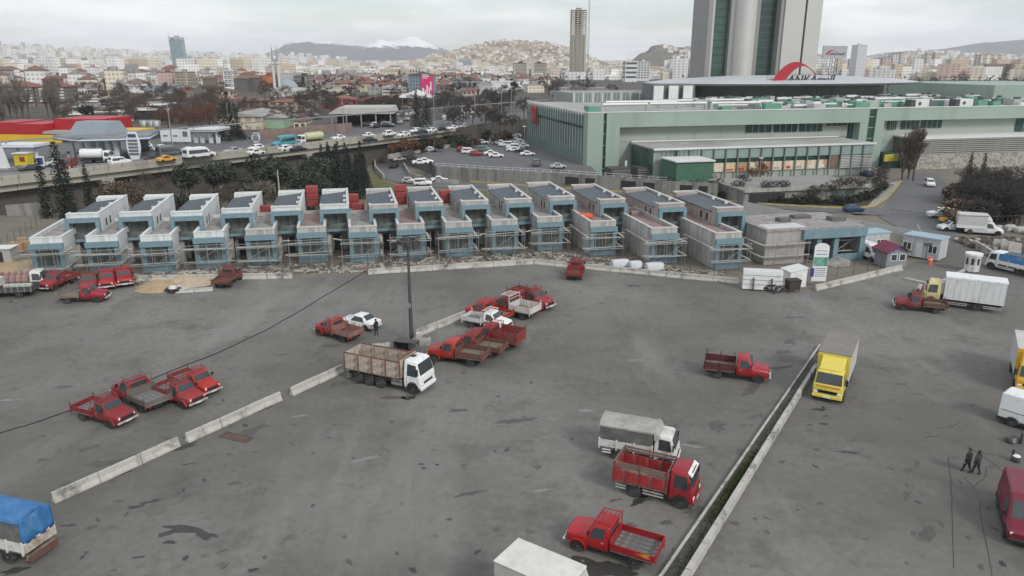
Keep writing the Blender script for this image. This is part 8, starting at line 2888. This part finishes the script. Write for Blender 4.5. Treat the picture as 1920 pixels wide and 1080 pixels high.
tanker("white fuel tanker lorry standing before the petrol pumps", 186, 305, R(8), WHITE, WHITE)
tanker("white lorry with a pale green yellow tank on the highway", 580, 270, hw_ang + PI, WHITE, M("pale_tank", (.5, .5, .3), .5), 6.5)
p = P(130, 318, PZ)
t = lorry_base("red_lorry", "small dark red lorry on the forecourt beside the fuel tanker", (p.x, p.y), R(-75), 1.0, (1.5, -1.4), 1.0, .4, -2.6, 2.1)
t.location.z = PZ + .03
cabover(t, RED3, 1.5)
bed_panels(t, -2.7, .6, 1.0, .9, 1.1, RED3, RED3, WOOD, 3)
# mall car park
for k, (u, v, kd, cl_, hd, rl) in enumerate((
	(748, 302, 'sedan', 'white', 40, "on the ramp head behind the dark one"), (739, 315, 'hatch', 'black', -100, "going down the curved ramp"),
	(788, 308, 'sedan', 'white', 15, "in the ramp corner row, inner"), (797, 306, 'sedan', 'white', 15, "in the ramp corner row, outer"),
	(807, 284, 'sedan', 'white', 8, "alone beside the hedge bank"), (872, 274, 'suv', 'black', 5, "below the hedge, first of a row"), (889, 272, 'suv', 'black', 5, "below the hedge, second of a row"), (904, 270, 'sedan', 'white', 5, "below the hedge, end of its row"),
	(868, 284, 'hatch', 'red', 12, "dark tailed in the middle row"), (879, 288, 'suv', 'white', 12, "between two red ones in the middle row"), (893, 292, 'hatch', 'red', 5, "bright with pale wheels in the middle row"), (908, 284, 'suv', 'green grey', -5, "large in the middle row"), (921, 291, 'sedan', 'white', 5, "half hidden in the middle row"), (930, 295, 'sedan', 'white', 5, "at the end of the middle row"),
	(938, 262, 'sedan', 'white', 170, "far row by the glass side, beside a dark tree"), (946, 260, 'suv', 'black', 170, "far row by the glass side"), (968, 259, 'hatch', 'silver', 170, "far row end by the glass side"),
	(935, 271, 'hatch', 'white', 172, "front of the far stack of rows"), (948, 275, 'suv', 'white', 172, "second in the far stack of rows"), (957, 272, 'sedan', 'silver', 172, "behind the white van row"), (962, 280, 'suv', 'white', 172, "long roofed by the glass side"), (963, 284, 'sedan', 'white', 172, "below the long roofed one"), (978, 286, 'sedan', 'black', 172, "beside the pale wheel stop"), (989, 292, 'sedan', 'white', 10, "alone before the glass side base"), (965, 266, 'sedan', 'white', 172, "in the rear row by the glass side"), (972, 270, 'hatch', 'white', 172, "in the second rear row by the glass side"), (980, 277, 'sedan', 'white', 172, "third rear row by the glass side"),
	(1006, 311, 'suv', 'grey', 80, "nose out by the corner pier"), (1046, 316, 'sedan', 'silver', 14, "long before the mall corner"),
	(768, 344, 'hatch', 'silver', 10, "on the service road by the grass"), (793, 348, 'suv', 'white', 5, "on the service road beside the silver one"), (806, 338, 'sedan', 'black', 10, "under the ramp wall"), (824, 341, 'sedan', 'white', 10, "under the ramp wall beside the black one"))):
	z = 0.03 if (v < 330 and u > 760) else None
	if z is None:
		p = PG(u, v)
		z = p.z + .06
	else:
		p = P(u, v, 0)
	nm_ = {'suv': 'tall', 'sedan': 'saloon', 'hatch': 'hatchback'}[kd]
	car(kd, "%s %s car %s" % (cl_, nm_, rl), (p.x, p.y), R(hd), PAINT[cl_], "cars in and around the mall car park", z=z, full=False)
for (u, v, cl_, lb) in ((14, 382, 'white', "white saloon car under the flyover"), (40, 378, 'white', "white saloon car second under the flyover"), (20, 394, 'blue', "silver car before the stained wall under the flyover")):
	p = PG(u, v)
	car('sedan', lb, (p.x, p.y), .2, SILVER if cl_ == 'blue' else WHITE, z=p.z - .03, full=False)
for (u, v, lb) in ((1618, 322, "white delivery car parked by the dark pier foot"), (1624, 330, "blue and white car beside the stair")):
	p = P(u, v, -3)
	car('hatch', lb, (p.x, p.y), R(100), WHITE if 'del' in lb else BLUECAR, z=-2.98, full=False)
# parked rows in the yards beyond the highway
pr = random.Random(6)
for k in range(46):
	u, v = pr.choice(((pr.uniform(150, 345), pr.uniform(206, 236)), (pr.uniform(530, 600), pr.uniform(219, 224)), (pr.uniform(690, 760), pr.uniform(226, 240)), (pr.uniform(850, 960), pr.uniform(186, 200))))
	p = P(u, v, PZ)
	cl_ = pr.choice(('white', 'white', 'silver', 'grey', 'black'))
	car(pr.choice(('sedan', 'hatch', 'suv')), "%s car standing in the yards beyond the highway" % cl_, (p.x, p.y), pr.uniform(-.3, .3) + pr.choice((0, 1.57)), PAINT[cl_], "%s cars in the yards" % cl_, z=PZ + .02, full=False)


# ================================================================ TREES
BARK = M("bark", (.075, .062, .05), .95, .25, 3)
BARKP = M("pale_bark", (.26, .23, .2), .9, .2, 3)
TW_B = M("twigs_brown", (.1, .075, .06), .95, .3, .8)
TW_R = M("twigs_reddish", (.125, .06, .04), .95, .3, .8)
TW_D = M("twigs_dark", (.052, .046, .042), .95, .3, .8)
TW_G = M("twigs_grey", (.17, .15, .13), .95, .25, .8)
LF_D = M("needles_dark", (.016, .026, .019), .9, .4, 1.2)
LF_P = M("needles_pine", (.045, .057, .04), .9, .35, 1.2)
LF_H = M("hedge_leaves", (.03, .04, .022), .9, .4, 1.2)
LF_R = M("rust_leaves", (.15, .065, .035), .9, .4, 1.2)
LF_B = M("brown_leaves", (.13, .09, .06), .9, .4, 1.2)


def bare_meshes(seed, h, spread, up=.5, twigs=1.0, tw=.05, f0=.45, tl=.36):
	r = random.Random(seed)
	tr, cr_ = MB(), MB()

	def grow(p, d, L, rad, lev):
		q = p + d * L
		if lev <= 2:
			tr.tube(p, q, rad, rad * .62, 5 if lev < 2 else 4)
		else:
			s = d.cross(Vector((r.uniform(-1, 1), r.uniform(-1, 1), r.uniform(-1, 1))))
			s = s.normalized() * tw if s.length > 1e-4 else Vector((tw, 0, 0))
			cr_.add([tuple(p - s), tuple(p + s), tuple(q)], [(0, 1, 2)])
		if lev >= 5:
			return
		n = (4 if f0 > .4 else 9, 4, 4, 4, 3)[lev]
		n = max(2, int(n * (twigs if lev > 2 else 1)))
		for k in range(n):
			a = 2 * PI * (k + r.random()) / n
			f = r.uniform(f0 if lev == 0 else .45, 1.0)
			b = p + d * L * f
			u_ = d.cross(Vector((0, 0, 1)) if abs(d.z) < .95 else Vector((1, 0, 0))).normalized()
			w_ = d.cross(u_)
			nd = (d * up + (u_ * math.cos(a) + w_ * math.sin(a)) * spread * r.uniform(.6, 1.2) + Vector((0, 0, .25))).normalized()
			grow(b, nd, L * r.uniform(.5, .72), rad * .5, lev + 1)
	grow(Vector((0, 0, 0)), Vector((r.uniform(-.05, .05), r.uniform(-.05, .05), 1)).normalized(), h * tl, h * .018, 0)
	return tr.mesh("trunk", []), cr_.mesh("crown", [])


def clump(mb, c, s, r, n=3):
	for _ in range(n):
		a, b = r.uniform(0, 2 * PI), r.uniform(-1, 1)
		u_ = Vector((math.cos(a), math.sin(a), b)).normalized()
		w_ = u_.cross(Vector((r.uniform(-1, 1), r.uniform(-1, 1), 1))).normalized()
		o_ = Vector((r.uniform(-.5, .5), r.uniform(-.5, .5), r.uniform(-.4, .4))) * s
		p = Vector(c) + o_
		mb.add([tuple(p - u_ * s * .6), tuple(p + w_ * s * .35), tuple(p + u_ * s * .6), tuple(p - w_ * s * .35)], [(0, 1, 2, 3)])


def conifer_meshes(seed, h, rad, base=.1, dens=1.0, shape=1.0):
	r = random.Random(seed)
	tr = MB().lathe_z([(h * .016, 0), (h * .01, h * .6), (.02, h * .97)], 6)
	cr_ = MB()
	nt = int(h * 2.6)
	for k in range(nt):
		f = k / nt
		z = h * (base + (1 - base) * f)
		R_ = rad * (1 - f) ** shape * r.uniform(.75, 1.15) + .12
		nb = max(4, int(9 * dens * (1 - f * .6)))
		for j in range(nb):
			a = 2 * PI * (j + r.random()) / nb
			for q in (.35, .7, 1.0):
				rr_ = R_ * q * r.uniform(.85, 1.1)
				clump(cr_, (rr_ * math.cos(a), rr_ * math.sin(a), z - R_ * q * .22), .3 + .18 * R_ * .5, r, 2)
	return tr.mesh("trunk", []), cr_.mesh("crown", [])


def round_meshes(seed, h, rad, base=.38, n=420, s=.55, lobes=7):
	r = random.Random(seed)
	tr = MB().tube((0, 0, 0), (.1, 0, h * .55), h * .022, h * .012, 6)
	L = []
	for k in range(lobes):
		a = 2 * PI * k / lobes + r.random()
		L.append((Vector((math.cos(a) * rad * r.uniform(.2, .62), math.sin(a) * rad * r.uniform(.2, .62), h * (base + (1 - base) * r.uniform(.25, .8)))), rad * r.uniform(.38, .6)))
	cr_ = MB()
	for c, _ in L:
		tr.tube((.05, 0, h * .4), tuple(c), h * .008, h * .003, 4)
	for _ in range(n):
		c, R_ = r.choice(L)
		v = Vector((r.gauss(0, 1), r.gauss(0, 1), r.gauss(0, .8))).normalized() * R_ * r.uniform(.5, 1.05)
		clump(cr_, c + v, s * r.uniform(.7, 1.2), r, 3)
	return tr.mesh("trunk", []), cr_.mesh("crown", [])


T_BARE = [bare_meshes(k, 10, .8 + .1 * k, .55, 1.35, .055) for k in range(4)]
T_POP = [bare_meshes(20 + k, 13, .3, .95, 1.0, .045, .12, .5) for k in range(2)]
T_CON = [conifer_meshes(k, 11, 2.1) for k in range(3)]
T_FIR = conifer_meshes(9, 12, 4.0, .08, 1.3, .8)
T_CYP = [conifer_meshes(30 + k, 11, 1.0, .03, 1.1, .45) for k in range(2)]
T_PINE = [round_meshes(k, 9, 3.0) for k in range(3)]
T_LEAF = [round_meshes(10 + k, 7, 3.0, .25, 330, .4) for k in range(2)]
T_SHR = [round_meshes(20 + k, 2.2, 1.6, .02, 150, .4, 5) for k in range(2)]
trr = random.Random(15)


def tree(kind, label, p, s, trunk, crown, group=None, name="tree", cat="tree", sz=1.0, foot=None):
	tm_, cm = kind
	t = thing(name, label, cat, tuple(p), trr.uniform(0, 6.28), group, (s * trr.uniform(.92, 1.08), s * trr.uniform(.92, 1.08), s * sz))
	ob("trunk", tm_, t, mat=trunk)
	ob("crown", cm, t, mat=crown)
	return t


def at_uY(u, Y):
	z = gz(Y)
	zc_ = Y * math.cos(PITCH) + (HCAM - z) * math.sin(PITCH)
	return Vector(((u - 960) / FPX * zc_, Y, z))


def hw_y(x):
	"""distance of the highway edge at x"""
	return HW0.y + (x - HW0.x) * HWD.y / HWD.x


# the pine grove and dark conifers between the houses and the flyover
n_ = 0
while n_ < 24:
	u = trr.uniform(330, 625)
	Y = trr.uniform(141, 178)
	p = at_uY(u, Y)
	if p.y > hw_y(p.x) - 7:
		continue
	tree(trr.choice(T_PINE), "dark green round crowned pine in the grove behind the houses", p, trr.uniform(.75, 1.1), BARK, LF_P, "pines of the grove behind the houses", "pine_tree")
	n_ += 1
for k in range(20):
	p = at_uY(trr.uniform(598, 690), trr.uniform(158, 188))
	tree(trr.choice(T_CON), "dark pointed conifer in the thick stand beside the pine grove", p, trr.uniform(.7, 1.05), BARK, LF_D, "pointed conifers beside the pine grove", "conifer_tree")
for k in range(22):
	p = at_uY(trr.uniform(240, 640), trr.uniform(138, 168))
	if p.y < hw_y(p.x) - 6:
		tree(trr.choice(T_BARE), "brown leafless tree mixed into the pine grove behind the houses", p, trr.uniform(.6, .95), BARK, TW_B, "leafless trees in the pine grove", "bare_tree")
for (u, Y, s, lb) in ((90, 128, .95, "thin dark cypress nearest the compound wall"), (125, 127, 1.22, "tall ragged dark cypress above the first house roof"), (137, 126, .95, "dark cypress leaning against the tall ragged one"), (172, 132, .85, "short dark cypress behind the second house roof")):
	tree(T_CYP[0] if u < 100 or u > 150 else T_CYP[1], lb, at_uY(u, Y), s, BARK, LF_D, None, "cypress_tree", sz=1.0)
tree(T_BARE[1], "pale leafless tree with spreading fork in front of the pine grove", at_uY(491, 142), 1.05, BARKP, TW_G, None, "bare_tree")
for (u, Y, s) in ((225, 141, 1.05), (250, 143, 1.0), (205, 142, .8), (268, 140, .75)):
	tree(trr.choice(T_LEAF), "rusty brown leaved tree in the clump behind the second and third houses", at_uY(u, Y), s, BARK, LF_B, "rusty leaved trees behind the houses", "leafy_tree")
for (u, Y, s) in ((330, 139, .7), (350, 141, .8), (385, 140, .6), (300, 143, .7), (545, 139, .55), (575, 141, .6), (610, 140, .6)):
	tree(trr.choice(T_SHR), "dense dark green bush at the foot of the pine grove", at_uY(u, Y), s * 2.2, BARK, LF_H, "bushes at the foot of the pine grove", "bush", "bush")
p = P(432, 262, PZ)
tree(T_FIR, "big dark spreading fir standing alone beyond the smaller petrol station", p, 1.12, BARK, LF_D, None, "fir_tree")
p = P(447, 262, PZ)
tree(T_CON[0], "dark conifer close beside the big spreading fir", p, .8, BARK, LF_D, None, "conifer_tree")
for (u, v, s, lb) in ((800, 238, 1.0, "dark conifer before the white tent roof"), (782, 242, 1.15, "tall dark conifer beside the one before the white tent"), (965, 178, .95, "dark round pine beside the white windowless hall"), (897, 190, .7, "small dark conifer before the grey halls"), (745, 178, .8, "dark conifer beside the blue grey banner block"), (168, 245, .9, "dark round tree behind the red roof boxes")):
	p = P(u, v, PZ)
	tree(T_CON[1] if 'conifer' in lb else T_PINE[0], lb, p, s, BARK, LF_D, None, "conifer_tree")
# leafless trees all over the ground beyond the highway
for (n, u0, u1, v0, v1, kinds, crm, smin, smax, lb, grp) in (
	(16, 285, 415, 228, 255, T_BARE, TW_R, .8, 1.25, "reddish brown leafless tree behind the poster boards", "reddish leafless trees behind the poster boards"),
	(14, 330, 420, 200, 228, T_BARE, TW_B, 1.0, 1.5, "tall brown leafless tree behind the reddish ones", "brown leafless trees behind the reddish ones"),
	(26, -20, 120, 203, 240, T_POP, TW_G, .75, 1.15, "grey upright leafless poplar before the brown apartment row", "poplars before the brown apartment row"),
	(24, 112, 345, 186, 232, T_BARE, TW_B, .8, 1.2, "leafless tree among the market shelters", "leafless trees among the market shelters"),
	(18, 560, 770, 190, 215, T_BARE, TW_D, .9, 1.4, "dark leafless tree among the red roofed halls", "leafless trees among the red roofed halls"),
	(22, 770, 985, 190, 225, T_BARE, TW_D, .9, 1.5, "dark leafless tree in the thick belt behind the mall car park", "leafless trees behind the mall car park"),
	(14, 850, 975, 228, 248, T_BARE, TW_D, .8, 1.1, "leafless tree on the bank between the highway and the car park", "leafless trees on the car park bank"),
	(24, 440, 640, 200, 240, T_BARE, TW_B, .5, .9, "small leafless tree around the sheds beyond the highway", "leafless trees around the sheds"),
	(34, 100, 620, 166, 190, T_BARE, TW_B, .9, 1.5, "leafless tree at the foot of the city blocks", "leafless trees at the foot of the city blocks"),
	(46, 120, 700, 192, 232, T_BARE, TW_B, .6, 1.1, "brown leafless tree scattered over the ground beyond the highway", "scattered leafless trees beyond the highway"),
	(30, 620, 985, 200, 242, T_BARE, TW_D, .6, 1.1, "dark leafless tree on the rough ground near the open canopy roof", "leafless trees near the open canopy roof"),
	(12, 985, 1160, 165, 182, T_BARE, TW_D, .9, 1.3, "leafless tree showing above the mall roof edge", "leafless trees above the mall roof edge")):
	for _ in range(n):
		p = P(trr.uniform(u0, u1), trr.uniform(v0, v1), PZ)
		while (p - HW0).dot(HWN) < 31 and v1 > 230 and u0 < 845:
			p = P(trr.uniform(u0, u1), trr.uniform(v0, v1 - 8), PZ) + HWN * 4
		tree(trr.choice(kinds), lb, p, trr.uniform(smin, smax), BARK, crm, grp, "bare_tree")
# hedge bank between the highway and the car park
for k in range(46):
	u = trr.uniform(722, 955)
	v = 288 - (u - 722) * .095 - trr.uniform(2, 16)
	p = P(u, v, trr.uniform(.3, 2.0))
	red_ = u < 790
	tree(trr.choice(T_SHR), "rust red shrub on the bank above the ramp" if red_ else "dark shrub on the bank above the mall car park", p - Vector((0, 0, 1.0)), trr.uniform(.9, 1.5), BARK, LF_R if red_ else (LF_H if trr.random() < .5 else LF_B), "rust red bank shrubs" if red_ else "dark bank shrubs", "shrub", "shrub")
# shrubs and small trees before the car park wall and the lit shops
for k in range(30):
	f = k / 29
	u = 840 + f * 270 + trr.uniform(-5, 5)
	p = PG(u, 333 + f * 16 + trr.uniform(-2, 2))
	tree(trr.choice(T_SHR), "low dark shrub below the car park railing", p, trr.uniform(.5, 1.0), BARK, LF_H if trr.random() < .7 else LF_B, "shrubs below the car park railing", "shrub", "shrub")
for (u, v) in ((850, 331), (868, 332), (884, 334), (898, 335), (838, 329)):
	p = PG(u, v)
	tree(T_SHR[0], "clipped black green hedge block below the car park railing", p, 1.2, BARK, LF_D, "hedge blocks below the railing", "hedge", "hedge")
for (u, v, s) in ((1000, 340, .5), (1047, 343, .55), (912, 336, .45), (1080, 345, .45), (1250, 358, .6), (1300, 364, .6), (1340, 368, .7), (1385, 374, .75), (1440, 378, .7), (1460, 378, .75), (1530, 382, .75), (1570, 380, .85), (1598, 376, .8), (1625, 368, .75), (1640, 358, .75), (1650, 347, .75), (1655, 340, .7)):
	p = PG(u, v)
	tree(trr.choice(T_BARE), "slim leafless street tree along the planted bank", p, s, BARK, TW_D, "leafless trees along the planted bank", "bare_tree")
for (u, v, s) in ((1300, 342, .75), (1325, 345, .7), (1425, 340, .8), (1410, 342, .6)):
	p = P(u, v, -3)
	tree(trr.choice(T_LEAF), "small tree with rust coloured leaves before the lit shops", p, s, BARK, LF_R, "rust leaved trees before the shops", "leafy_tree")
for k in range(40):
	f = k / 39
	pts_ = [(1180, 356), (1290, 368), (1400, 378), (1500, 385), (1590, 385), (1640, 372), (1660, 356)]
	i = min(5, int(f * 6))
	g_ = f * 6 - i
	u, v = pts_[i][0] + (pts_[i + 1][0] - pts_[i][0]) * g_, pts_[i][1] + (pts_[i + 1][1] - pts_[i][1]) * g_
	tree(trr.choice(T_SHR), "low dark hedge plant on the planted bank by the yellow kerb", PG(u + trr.uniform(-4, 4), v - trr.uniform(0, 3)), trr.uniform(.55, .95), BARK, LF_H, "hedge plants on the planted bank", "hedge_plant", "shrub")
# tall poplar by the pier, thick dark trees to the right of the access road
for (u, Y, s) in ((1690, 190, 1.0), (1702, 192, 1.12), (1712, 189, .95)):
	tree(trr.choice(T_POP), "tall brown leafless poplar before the mall's right wing", at_uY(u, Y), s, BARK, TW_B, "poplars before the right wing", "bare_tree")
for k in range(60):
	Y = trr.uniform(118, 172)
	u = trr.uniform(1795 + (172 - Y) * .3, 1985)
	tree(trr.choice(T_BARE), "dense dark leafless tree in the thicket beside the access road", at_uY(u, Y), trr.uniform(.75, 1.15), BARK, TW_D, "thicket trees beside the access road", "bare_tree")
for k in range(80):
	Y = trr.uniform(117, 165)
	u0_ = 1778 + (165 - Y) * .35
	u = u0_ + abs(trr.gauss(0, 45))
	tree(trr.choice(T_SHR), "dark evergreen bush at the foot of the thicket", at_uY(u, Y), trr.uniform(1.0, 1.9), BARK, trr.choice((LF_H, LF_D, LF_B)), "bushes at the foot of the thicket", "bush", "bush")
for (u, Y, s) in ((1812, 178, .8), (1838, 180, .75)):
	tree(T_CYP[0], "thin dark cypress before the stone wall of the right wing", at_uY(u, Y), s, BARK, LF_D, "cypresses before the right wing", "cypress_tree")

far = MB()
fr_ = random.Random(99)
for _ in range(420):
	Y = fr_.uniform(480, 1500)
	u = fr_.uniform(-60, 1980) if fr_.random() < .5 else fr_.uniform(560, 1010)
	x = (u - 960) / FPX * Y
	R_ = fr_.uniform(2.5, 5)
	for _k in range(14):
		clump(far, (x + fr_.gauss(0, R_), Y + fr_.gauss(0, R_), PZ + abs(fr_.gauss(4.5, 2))), 2.2, fr_, 3)
tag(mk("distant_trees", far, TW_D), "dark scattered trees between the far city blocks", "trees", kind="stuff")

# ---------------------------------------------------------------- haze
hz = MB().box(-9100, 9100, -260, 9900, -4.2, 290)
hzo = mk("haze", hz, M("haze_air", (1, 1, 1)))
hzm = bpy.data.materials.new("haze_volume")
hzm.use_nodes = True
hn, hl_ = hzm.node_tree.nodes, hzm.node_tree.links
hn.clear()
ho = hn.new("ShaderNodeOutputMaterial")
hv = hn.new("ShaderNodeVolumePrincipled")
hv.inputs["Color"].default_value = (.93, .96, 1.0, 1)
hv.inputs["Density"].default_value = 1.1e-4
hv.inputs["Anisotropy"].default_value = .2
hl_.new(hv.outputs[0], ho.inputs["Volume"])
hzo.data.materials.clear()
hzo.data.materials.append(hzm)
tag(hzo, kind="stuff", label="pale winter haze lying over the far city", cat="haze")
